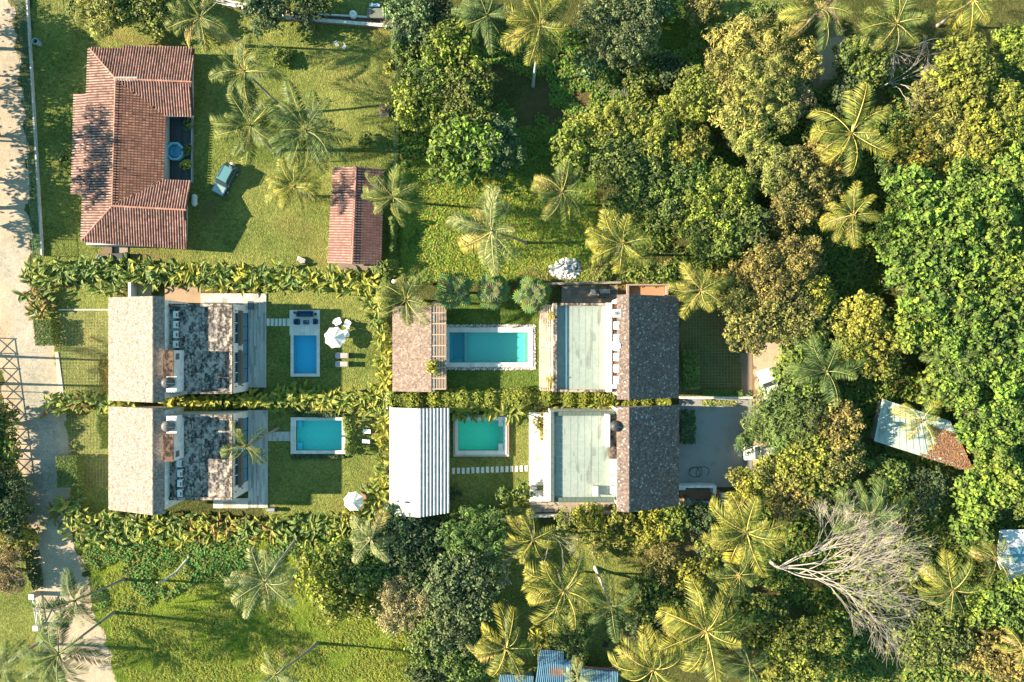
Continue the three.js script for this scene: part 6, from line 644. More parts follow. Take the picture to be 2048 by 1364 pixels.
// ---------------------------------------------------------------- small things lying about
{ const x = X(70, 1), z = Z(82, 1), t = thing('rubbish_bin', 'grey-blue cylindrical bin by the wire fence, top left', 'bin', [x, 0, z]), b = new MB().color(0.22, 0.36, 0.4); b.geo(new THREE.CylinderGeometry(0.36, 0.32, 1.0, 20, 1, true), at(x, 0.5, z)); b.build('body', mat({ side: THREE.DoubleSide }), t); const i = new MB().color(0.03); i.geo(new THREE.CylinderGeometry(0.34, 0.34, 0.05, 20), at(x, 0.6, z)); i.build('lining', M.paint, t); const r = new MB().color(0.5, 0.58, 0.6); r.geo(new THREE.TorusGeometry(0.36, 0.03, 6, 24), at(x, 1.0, z, 1, 1, 1, 0, PI / 2)); r.build('rim', M.paint, t); }
{ const x = X(751, 0.8), z = Z(26, 0.8), t = thing('table', 'grey-green stone table by the wall at the top', 'table', [x, 0, z]), m = new MB().color(0.36, 0.4, 0.36); m.geo(new RoundedBoxGeometry(2.2, 0.09, 1.25, 2, 0.03), at(x, 0.78, z)); m.build('tabletop', M.conc, t); for (const s of [-0.7, 0.7]) { const l = new MB().color(0.3, 0.28, 0.25); l.box(x + s - 0.15, x + s + 0.15, 0, 0.73, z - 0.35, z + 0.35); l.build('leg', M.conc, t); } const b = thing('bench', 'pale blue bench above the grey-green stone table', 'bench', [x - 0.2, 0, z - 1.2]), bm = new MB().color(0.3, 0.48, 0.62); bm.geo(new RoundedBoxGeometry(1.35, 0.08, 0.42, 2, 0.02), at(x - 0.2, 0.45, z - 1.15)); bm.build('seat', M.paint, b); for (const s of [-0.5, 0.5]) { const l = new MB().color(0.3, 0.4, 0.5); l.box(x - 0.2 + s - 0.05, x - 0.2 + s + 0.05, 0, 0.41, z - 1.3, z - 1.0); l.build('leg', M.paint, b); } }
{ const x = X(705, 1), z = Z(26, 1), t = thing('gas_tank', 'white domed tank on the grass left of the stone table', 'tank', [x, 0, z]), m = new MB().color(0.78, 0.75, 0.7); m.geo(new THREE.LatheGeometry([[0.01, 0], [0.5, 0], [0.52, 0.5], [0.45, 0.8], [0.25, 0.98], [0.01, 1.02]].map((q) => new THREE.Vector2(...q)), 22), at(x, 0, z)); m.build('body', M.paint, t); const c = new MB().color(0.55); c.geo(new THREE.CylinderGeometry(0.14, 0.16, 0.18, 14), at(x, 1.08, z)); c.build('valve', M.paint, t); }
for (const [px, py, ry, l] of [[675.5, 92.5, 0.5, 'small white folding chair in the palm shadow, left one'], [689, 97, -0.8, 'small white folding chair in the palm shadow, right one']]) { const x = X(px), z = Z(py), t = thing('folding_chair', l, 'chair', [x, 0, z]), m4 = at(x, 0, z, 1, 1, 1, ry); for (let i = 0; i < 4; i++) { const m = new MB().color(0.75, 0.75, 0.74); m.geo(new THREE.BoxGeometry(0.42, 0.03, 0.07), at(0, 0.42, -0.2 + i * 0.12).premultiply(m4)); m.build('slat', M.paint, t); } const b = new MB().color(0.72); b.geo(new THREE.BoxGeometry(0.42, 0.4, 0.03), at(0, 0.68, -0.28, 1, 1, 1, 0, -0.3).premultiply(m4)); b.build('backrest', M.paint, t); const f = new MB().color(0.1, 0.2, 0.22); for (const s of [-1, 1]) for (const e of [-1, 1]) f.geo(new THREE.CylinderGeometry(0.02, 0.02, 0.5, 5), at(s * 0.2, 0.22, e * 0.2, 1, 1, 1, 0, e * 0.4).premultiply(m4)); f.build('leg', M.paint, t); }
{ const x = X(768.5, 0.8), z = Z(222, 0.8), t = thing('stone_table', 'pale stone table by the fence on the lawn edge', 'table', [x, 0, z]), m = new MB().color(0.6, 0.55, 0.47); m.geo(new RoundedBoxGeometry(1.25, 0.14, 1.6, 2, 0.03), at(x, 0.8, z)); m.build('tabletop', M.conc, t); const l = new MB().color(0.4, 0.37, 0.33); l.box(x - 0.4, x + 0.4, 0, 0.72, z - 0.55, z + 0.55); l.build('base', M.conc, t); }
{ const x = X(601, 0.5), z = Z(520, 0.5), t = thing('picnic_bench', 'weathered slatted bench on the lawn above the leafy hedge', 'bench', [x, 0, z]), m4 = at(x, 0, z, 1, 1, 1, -0.45); for (let i = 0; i < 4; i++) { const m = new MB().color(0.5, 0.46, 0.42); m.geo(new THREE.BoxGeometry(1.1, 0.05, 0.13), at(0.04 * i, 0.48, -0.28 + i * 0.18).premultiply(m4)); m.build('slat', M.wood, t); } for (const s of [-0.4, 0.4]) { const m = new MB().color(0.3, 0.27, 0.24); m.geo(new THREE.BoxGeometry(0.08, 0.45, 0.6), at(s, 0.23, 0).premultiply(m4)); m.build('leg', M.wood, t); } }
{ const x = X(388, 0.7), z = Z(400, 0.7), t = thing('tank', 'pale horizontal tank against the east wall of the bungalow', 'tank', [x, 0, z]), m = new MB().color(0.55, 0.58, 0.56); m.geo(new THREE.CapsuleGeometry(0.36, 0.9, 6, 16), at(x, 0.55, z, 1, 1, 1, 0, PI / 2)); m.build('body', M.paint, t); const l = new MB().color(0.3); for (const s of [-0.4, 0.4]) l.box(x - 0.3, x + 0.3, 0, 0.25, z + s - 0.05, z + s + 0.05); l.build('cradle', M.paint, t); }
{ const x = X(216, 0.4), z = Z(492, 0.4), t = thing('wash_stand', 'brown outdoor sink slab with pale top below the bungalow', 'sink', [x, 0, z]), m = new MB().color(0.4, 0.31, 0.2); m.box(x - 0.75, x + 0.55, 0, 0.5, z - 0.7, z + 1.0).box(x - 1.6, x + 0.1, 0, 0.4, z + 0.98, z + 1.7); m.build('counter', M.conc, t); const s = new MB().color(0.75, 0.66, 0.5); s.box(x - 0.4, x + 0.15, 0.5, 0.55, z - 0.55, z + 0.1); s.build('basin', M.stone, t); const y = new MB().color(0.3, 0.24, 0.2); y.box(x + 0.6, x + 2.4, 0, 0.12, z + 0.1, z + 1.2); y.build('paved_edge', M.stone, t); }
{ const x = X(198, 0.9), z = Z(517, 0.9), t = thing('drum', 'dark blue drum with pale top beside the leafy hedge', 'drum', [x, 0, z]), m = new MB().color(0.2, 0.25, 0.33); m.geo(new THREE.CylinderGeometry(0.42, 0.42, 0.95, 20), at(x, 0.48, z)); m.build('body', M.paint, t); const l = new MB().color(0.06, 0.09, 0.16); l.geo(new THREE.SphereGeometry(0.32, 16, 8, 0, 6.3, 0, 1.2), at(x + 0.1, 0.78, z)); l.build('lid', M.paint, t); const b = thing('bin', 'black square bin between the sink slab and the leafy hedge', 'bin', [x + 1.7, 0, z - 0.1]), bm = new MB().color(0.015, 0.02, 0.025); bm.geo(new RoundedBoxGeometry(2.2, 0.8, 0.95, 2, 0.08), at(x + 2.5, 0.42, z - 0.25)); bm.build('body', M.paint, b); }
{ const x = X(788, 2.6), z = Z(563, 2.6), t = thing('garden_lamp', 'white globe garden lamp in the hedge corner', 'lamp', [x, 0, z]), m = new MB().color(0.82); m.geo(new THREE.SphereGeometry(0.29, 20, 14), at(x, 2.6, z)); m.build('globe', M.paint, t); const p = new MB().color(0.1); p.tube([[x, 0, z], [x, 2.33, z]], 0.045, 8); p.build('post', M.paint, t); }
{ const t = thing('rubble_pile', 'heap of pale grey broken stones beside the creeper plot', 'rubble', [X(1132), 0, Z(538)]), R = nextRng(); const shapes = Array.from({ length: 6 }, (_, s) => { const g = new THREE.IcosahedronGeometry(0.3, 1), p = g.attributes.position, r = rng(s + 5); for (let i = 0; i < p.count; i++) { const k = 0.7 + 0.6 * hash(Math.round(p.getX(i) * 40), Math.round(p.getY(i) * 40) * 7 + Math.round(p.getZ(i) * 40), s); p.setXYZ(i, p.getX(i) * k, p.getY(i) * k * 0.7, p.getZ(i) * k * 1.2); } g.computeVertexNormals(); const c = new Float32Array(p.count * 3).fill(0.42 + 0.06 * s); g.setAttribute('color', new THREE.BufferAttribute(c, 3)); return g; });
  for (let i = 0; i < 150; i++) { const a = R() * 6.3, q = sqrt(R()), px = 1132 + cos(a) * q * 30, py = 538 + sin(a) * q * 20 - (px - 1132) * 0.1, e = 0.9 * (1 - q), m = new THREE.Mesh(shapes[i % 6], M.stone); m.position.set(X(px) - X(1132), 0.05 + e * R(), Z(py) - Z(538)); m.rotation.set(R() * 6, R() * 6, R() * 6); m.scale.setScalar(0.4 + 0.75 * R()); put(m, 'stone', t); } }
{ const x = X(1186, 0.8), z = Z(583, 0.8), t = thing('chair', 'white plastic chair in the shaded side yard', 'chair', [x, 0.1, z]), m = new MB().color(0.7); m.geo(new RoundedBoxGeometry(0.5, 0.05, 0.5, 2, 0.02), at(x, 0.5, z)); m.build('seat', M.paint, t); const b = new MB().color(0.7); b.geo(new RoundedBoxGeometry(0.06, 0.5, 0.5, 2, 0.02), at(x - 0.24, 0.8, z)); b.build('backrest', M.paint, t); const l = new MB().color(0.6); for (const a of [-0.2, 0.2]) for (const c of [-0.2, 0.2]) l.tube([[x + a, 0.1, z + c], [x + a, 0.48, z + c]], 0.025, 6); l.build('leg', M.paint, t);
  const x2 = X(1209, 1.2), z2 = Z(582, 1.2), t2 = thing('drying_rack', 'white slatted drying rack over a dark box in the side yard', 'drying rack', [x2, 0.1, z2]); for (let i = 0; i < 9; i++) { const q = new MB().color(0.62); q.tube([[x2 - 0.6 + i * 0.15, 1.2, z2 - 0.25], [x2 - 0.52 + i * 0.15, 1.2, z2 + 0.3]], 0.03, 5); q.build('slat', M.paint, t2); } const bx = new MB().color(0.03, 0.04, 0.05); bx.box(x2 - 0.6, x2 + 0.6, 0.1, 0.95, z2 + 0.0, z2 + 0.8); bx.build('box', M.paint, t2); }
{ const x = X(1211, 0.3), z = Z(1288, 0.3), t = thing('wheelbarrow', 'black upturned wheelbarrow on bare soil near the blue sheds', 'wheelbarrow', [x, 0, z]), m = new MB().color(0.03); m.geo(new THREE.CylinderGeometry(0.5, 0.25, 0.35, 4), at(x, 0.35, z, 1, 1, 0.8, 0.6, 0.4)); m.build('tray', M.metal, t); const h = new MB().color(0.1); h.tube([[x - 0.6, 0.3, z + 0.4], [x + 0.6, 0.15, z - 0.5]], 0.03, 5).tube([[x - 0.4, 0.3, z + 0.6], [x + 0.7, 0.15, z - 0.4]], 0.03, 5); h.build('handle', M.paint, t); const w = new MB().color(0.02); w.geo(new THREE.TorusGeometry(0.17, 0.05, 6, 16), at(x + 0.65, 0.18, z - 0.45)); w.build('wheel', M.paint, t); }
{ const x = X(1402, 0.7), z = Z(1108, 0.7), t = thing('drum', 'blue plastic drum in the shade below the lower right villa', 'drum', [x, 0, z]), m = new MB().color(0.02, 0.12, 0.3); m.geo(new THREE.CylinderGeometry(0.35, 0.35, 0.9, 18), at(x, 0.45, z)); m.build('body', M.paint, t); const l = new MB().color(0.01, 0.06, 0.18); l.geo(new THREE.TorusGeometry(0.34, 0.03, 6, 20), at(x, 0.9, z, 1, 1, 1, 0, PI / 2)); l.build('rim', M.paint, t); }
{ const x = -71.5, z = Z(779), t = thing('street_lamp', 'street lamp west of the lane whose shadow crosses the gravel', 'street lamp', [x, 0, z]), p = new MB().color(0.3); p.tube([[x, 0, z], [x, 5.6, z]], (s) => 0.08 - 0.03 * s, 8); p.build('post', M.paint, t); const h = new MB().color(0.5); h.geo(new THREE.SphereGeometry(0.24, 12, 8), at(x, 5.7, z, 1, 0.7, 1)); h.build('lamp_head', M.paint, t); }
// ---------------------------------------------------------------- leafy hedges
leafHedge([[64, 548], [140, 545], [210, 540], [262, 545]], 46, 1.7, ['green', 'mixed', 'green'], 'paddle-leaved hedge between the lane and the black bin, below the bungalow');
leafHedge([[262, 548], [340, 548], [420, 552], [500, 556]], 44, 1.9, ['green', 'mixed', 'green', 'yellow'], 'paddle-leaved hedge along the lawn right below the bungalow roof');
leafHedge([[500, 556], [600, 562], [690, 566], [752, 572]], 44, 1.8, ['mixed', 'yellow', 'green', 'yellow'], 'yellow-green paddle-leaved hedge below the small red-roofed building');
leafHedge([[74, 578], [84, 606], [98, 632]], 46, 1.7, ['green', 'bronze', 'green'], 'clump of big paddle leaves at the lane beside the small front lawn');
leafHedge([[745, 585], [762, 640], [770, 690]], 30, 1.8, ['green', 'mixed', 'yellow'], 'dark paddle-leaved corner hedge right of the parasol lawn');
leafHedge([[771, 690], [771, 790], [768, 860], [766, 960], [763, 1000]], 20, 1.7, ['yellow', 'yellow', 'mixed'], 'narrow yellow paddle-leaved hedge between the left and right gardens');
leafHedge([[336, 806], [400, 803], [466, 800]], 24, 1.4, ['yellow', 'mixed'], 'yellow hedge strip squeezed between the two left villas');
leafHedge([[482, 800], [560, 800]], 20, 1.4, ['mixed', 'yellow'], 'short hedge piece between the two plank terraces');
leafHedge([[560, 796], [640, 798], [700, 800], [760, 800]], 38, 1.7, ['yellow', 'mixed', 'yellow', 'mixed'], 'bright hedge between the blue pool lawn and the turquoise pool');
leafHedge([[100, 806], [150, 804], [212, 803]], 30, 1.5, ['bronze', 'mixed', 'green'], 'bronze-tinged hedge between the two left front lawns');
leafHedge([[222, 808], [300, 808]], 12, 1.6, ['mixed', 'yellow'], 'thin hedge seen between the two tan roofs');
leafHedge([[135, 1000], [155, 1035], [185, 1052]], 52, 1.8, ['bronze', 'mixed', 'green'], 'dense bronze-green clump at the lane, lower left corner of the gardens');
leafHedge([[190, 1055], [280, 1050], [380, 1055]], 48, 1.8, ['green', 'mixed', 'green', 'yellow'], 'paddle-leaved hedge below the lower left tan roof');
leafHedge([[380, 1050], [470, 1054], [560, 1054]], 44, 1.8, ['mixed', 'bronze', 'yellow', 'green'], 'orange-flecked hedge below the lower left terrace');
leafHedge([[560, 1050], [650, 1046], [752, 1040]], 38, 1.7, ['mixed', 'green', 'mixed'], 'green hedge behind the white parasol at the bottom of the gardens');
leafHedge([[742, 975], [752, 1005], [745, 1040]], 26, 1.6, ['green', 'mixed'], 'leafy clump between the wooden bench and the cracked concrete pad');
leafHedge([[905, 822], [960, 822], [1040, 822]], 16, 1.3, ['yellow', 'mixed'], 'drooping yellow leaves over the edge of the green pool');
leafHedge([[1120, 812], [1180, 812], [1232, 810]], 14, 1.4, ['green', 'mixed'], 'big-leaved strip above the pale green roof, lower right villa');
leafHedge([[1405, 40], [1450, 55], [1500, 60]], 46, 2.6, ['green', 'mixed'], 'banana-like clump by the shaded clearing at the top');
for (const [px, py, l] of [[238, 574, 'young banana plant on the small front lawn'], [205, 580, 'second young banana plant left of the pale kerb strip'], [795, 1248, 'banana plant with pale leaves at the edge of the rough field'], [735, 1062, 'big-leaved plant below the corner hedge']]) leafHedge([[px - 8, py], [px + 8, py + 4]], 14, 1.2, ['green', 'mixed'], l, { density: 6, name: 'banana_plant', category: 'plant' });
// clipped and loose small-leaved hedges
hedge([[98, 640], [102, 690]], 34, 1.6, 'clip', 'round-ended clipped hedge at the lane, upper left villa', { box: true });
hedge([[146, 908], [150, 970]], 40, 1.7, 'clip', 'rounded clipped hedge at the lane, lower left villa', { box: true });
hedge([[209, 826], [212, 895]], 14, 1.5, 'clip', 'narrow clipped hedge along the lower left tan roof'); hedge([[211, 712], [211, 780]], 12, 1.2, 'olive', 'thin reddish shrubs along the upper left tan roof');
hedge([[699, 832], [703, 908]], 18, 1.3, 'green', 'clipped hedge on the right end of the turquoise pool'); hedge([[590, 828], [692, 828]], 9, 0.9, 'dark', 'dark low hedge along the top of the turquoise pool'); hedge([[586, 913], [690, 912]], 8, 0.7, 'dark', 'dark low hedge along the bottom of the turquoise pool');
hedge([[780, 800], [900, 796], [1010, 796], [1110, 793], [1232, 793]], 34, 2.0, 'lime', 'loose yellow-green hedge between the long pool and the green pool');
hedge([[830, 1036], [930, 1030], [1060, 1022]], 18, 1.5, 'green', 'low green hedge below the ribbed white roof');
hedge([[1376, 700], [1378, 775]], 30, 1.8, 'green', 'clipped hedge beside the shaded grid, upper right villa', { box: true }); hedge([[1371, 818], [1372, 884]], 26, 1.8, 'dark', 'dark clipped hedge beside the concrete driveway', { box: true }); hedge([[1402, 785], [1482, 786]], 13, 0.8, 'clip', 'low sunlit box hedge against the white driveway wall', { box: true });
hedge([[806, 100], [806, 168]], 14, 2.2, 'green', 'ivy wall on the wire fence at the top of the lawn'); hedge([[790, 440], [786, 520]], 14, 2.2, 'green', 'vine-covered post line behind the small red roof');
hedge([[1086, 845], [1086, 880]], 14, 0.8, 'olive', 'variegated plants on the white terrace, upper bed'); hedge([[1075, 975], [1088, 975]], 12, 0.7, 'green', 'small square planter on the white terrace'); hedge([[62, 1100], [70, 1150], [76, 1176]], 10, 1.1, 'dark', 'dark slatted hedge row beside the lane above the white gate'); hedge([[74, 1100], [82, 1150], [84, 1172]], 8, 1.0, 'dark', 'second dark hedge row beside the lane above the white gate');
hedge([[1110, 800], [1235, 805]], 12, 1.4, 'yellow', 'yellow-leaved strip above the lower right flat roof'); hedge([[1240, 806], [1336, 803]], 14, 1.8, 'lime', 'lime hedge seen between the two dark roofs'); hedge([[1100, 625], [1104, 640]], 14, 5.2, 'olive', 'dry vine on the top end of the brown pergola'); hedge([[1098, 750], [1104, 775]], 14, 5.2, 'olive', 'dry vine on the lower end of the brown pergola');
hedge([[770, 525], [776, 580]], 40, 1.9, 'green', 'leafy corner shrubbery below the small red-roofed building'); hedge([[1400, 805], [1470, 806]], 10, 0.5, 'bamboo', 'weeds growing at the foot of the white driveway wall');

// ---------------------------------------------------------------- coconut palms
palm(400, 36, 70, 9, 'coconut', 'coconut palm at the top of the lawn, crown cut by the frame', { base: [487, 92] });
palm(490, 143, 74, 9.2, 'coconut', 'leaning palm right of the bungalow, trunk running down to the right', { base: [576, 226], n: 18 });
palm(503, 252, 74, 8.2, 'coconut', 'palm above the green car, left of the darkest palm', { base: [545, 300] });
palm(612, 262, 90, 8.6, 'deep', 'darkest and largest palm in the middle of the lawn', { base: [655, 300], n: 24 });
palm(590, 374, 62, 5.2, 'yellow', 'small yellowish palm throwing its shadow on the small red roof', { base: [612, 392] });
palm(786, 394, 68, 9.6, 'coconut', 'palm hanging over the corner of the small red roof', { base: [808, 405] });
palm(984, 462, 84, 6.5, 'pale', 'sparse pale palm in the middle of the creeper-covered plot', { base: [1052, 486], n: 15 });
palm(1124, 384, 68, 8.5, 'coconut', 'palm at the right edge of the creeper-covered plot', { n: 19 });
palm(1246, 488, 78, 8.6, 'yellow', 'yellow-green palm above the brick-edged bin yard', { n: 19 });
palm(812, 600, 68, 7.4, 'coconut', 'palm whose fronds cover the top of the tan pavilion roof', { n: 20 });
palm(1402, 580, 62, 7, 'yellow', 'orange-tipped palm at the corner of the upper right dark roof', { n: 18 });
palm(492, 893, 50, 8.6, 'coconut', 'ragged little palm leaning over the lower left villa front', { base: [556, 856], n: 11, curve: 1.1, droop: -1 });
palm(530, 1163, 78, 9.5, 'pale', 'pale wind-torn palm in the rough field', { base: [598, 1072], n: 17 });
palm(742, 1078, 62, 6, 'pale', 'thin pale palm below the corner hedge', { n: 14 });
palm(150, 1200, 70, 8.5, 'deep', 'dark palm over the lane near the white gate', { base: [248, 1158], n: 19 });
palm(118, 1308, 92, 9.5, 'deep', 'largest dark palm at the bottom left, trunk pointing up right', { base: [228, 1224], n: 22 });
palm(10, 1335, 64, 7, 'deep', 'palm cut off by the bottom left corner of the photo', { n: 16 });
palm(1066, 1078, 62, 7.2, 'yellow', 'palm with grey dead branches around it, below the villas', { n: 16 });
palm(1128, 1182, 84, 8, 'yellow', 'broad golden palm in the middle of the lower garden', { n: 22 });
palm(1222, 1212, 66, 6.4, 'deep', 'smaller dark palm with curved pale trunk in the lower garden', { base: [1190, 1134], n: 16, curve: 0.8, trunk: [0.5, 0.45, 0.4] });
palm(1012, 1296, 76, 7.8, 'yellow', 'golden palm above the blue corrugated shed', { base: [1014, 1208], n: 18 });
palm(1412, 1262, 96, 8.6, 'yellow', 'widest golden palm at the bottom, right of the dark shrubs', { n: 23 });
palm(1306, 1338, 86, 7.6, 'yellow', 'golden palm cut by the bottom edge, right of the small blue shed', { n: 20 });
palm(1492, 1064, 86, 8, 'yellow', 'bright golden palm left of the big bare tree', { n: 24 });
palm(1478, 1150, 56, 5, 'coconut', 'low green palm under the bright golden palm', { n: 14 });
palm(1500, 1332, 66, 6, 'deep', 'dark young palm at the bottom edge below the bare tree', { n: 15 });
palm(1740, 1028, 76, 7, 'deep', 'glossy dark green royal palm above the big bare tree', { n: 18, wind: 0 });
palm(1702, 266, 84, 8.8, 'yellow', 'twisting golden palm beside the thorny bare branches', { n: 17 });
palm(1706, 430, 64, 8.2, 'yellow', 'neat golden palm at the left edge of the bright leafy mass', { n: 18 });
palm(1080, 52, 82, 8.4, 'yellow', 'golden palm at the top with bluish trunk below it', { base: [1066, 172], n: 21, trunk: [0.4, 0.42, 0.42] });
palm(974, 32, 68, 8, 'deep', 'dark green palm at the top left of the golden one', { n: 18 });
palm(1640, 18, 78, 8.5, 'coconut', 'palm over the dirt track at the top edge', { base: [1600, 60], n: 18 });
palm(1792, 48, 76, 7.5, 'coconut', 'palm among grey dead branches at the top right', { n: 18 });
palm(1945, 0, 66, 8, 'yellow', 'yellow palm cut by the top edge at the right', { n: 16 });
palm(1652, 742, 80, 6, 'deep', 'dark feathery palm amid trees right of the sandy drive', { n: 18 });
palm(1842, 842, 56, 5.5, 'yellow', 'yellow drooping palm over the turquoise forest roof', { n: 11 });
palm(1905, 1180, 72, 6, 'coconut', 'drooping palm with curled fronds near the right edge, below the clearing', { n: 16, droop: 1.4 });
palm(1992, 1118, 50, 5, 'coconut', 'palm in front of the white roof corner at the right edge', { n: 13 });
palm(552, 1348, 46, 8, 'pale', 'palm crown cut by the bottom edge in the rough field', { base: [634, 1286], n: 11 });
palm(2044, 1296, 44, 6, 'yellow', 'pale golden palm cut by the right edge near the bottom', { n: 12 });
palm(1155, 1352, 40, 5, 'pale', 'small pale palm between the two blue sheds', { n: 12 });
palm(1905, 720, 52, 6, 'deep', 'palm tuft poking from the bright leafy mass', { n: 12 });
palm(1870, 690, 40, 6, 'deep', 'smaller palm tuft at the edge of the bright leafy mass', { n: 11 });
palm(-118, 716, 60, 8.6, 'coconut', 'off-frame palm whose shadow falls on the upper left grid, northern one', { n: 14 }); palm(-102, 772, 60, 8.4, 'coconut', 'off-frame palm whose shadow falls on the upper left grid, southern one', { n: 14 });
fanPalm(908, 580, 40, 4.6, 'left of three round-leaved fan palms above the long pool'); fanPalm(985, 583, 38, 4.4, 'middle of three round-leaved fan palms above the long pool'); fanPalm(1066, 588, 38, 4.6, 'right of three round-leaved fan palms above the long pool');

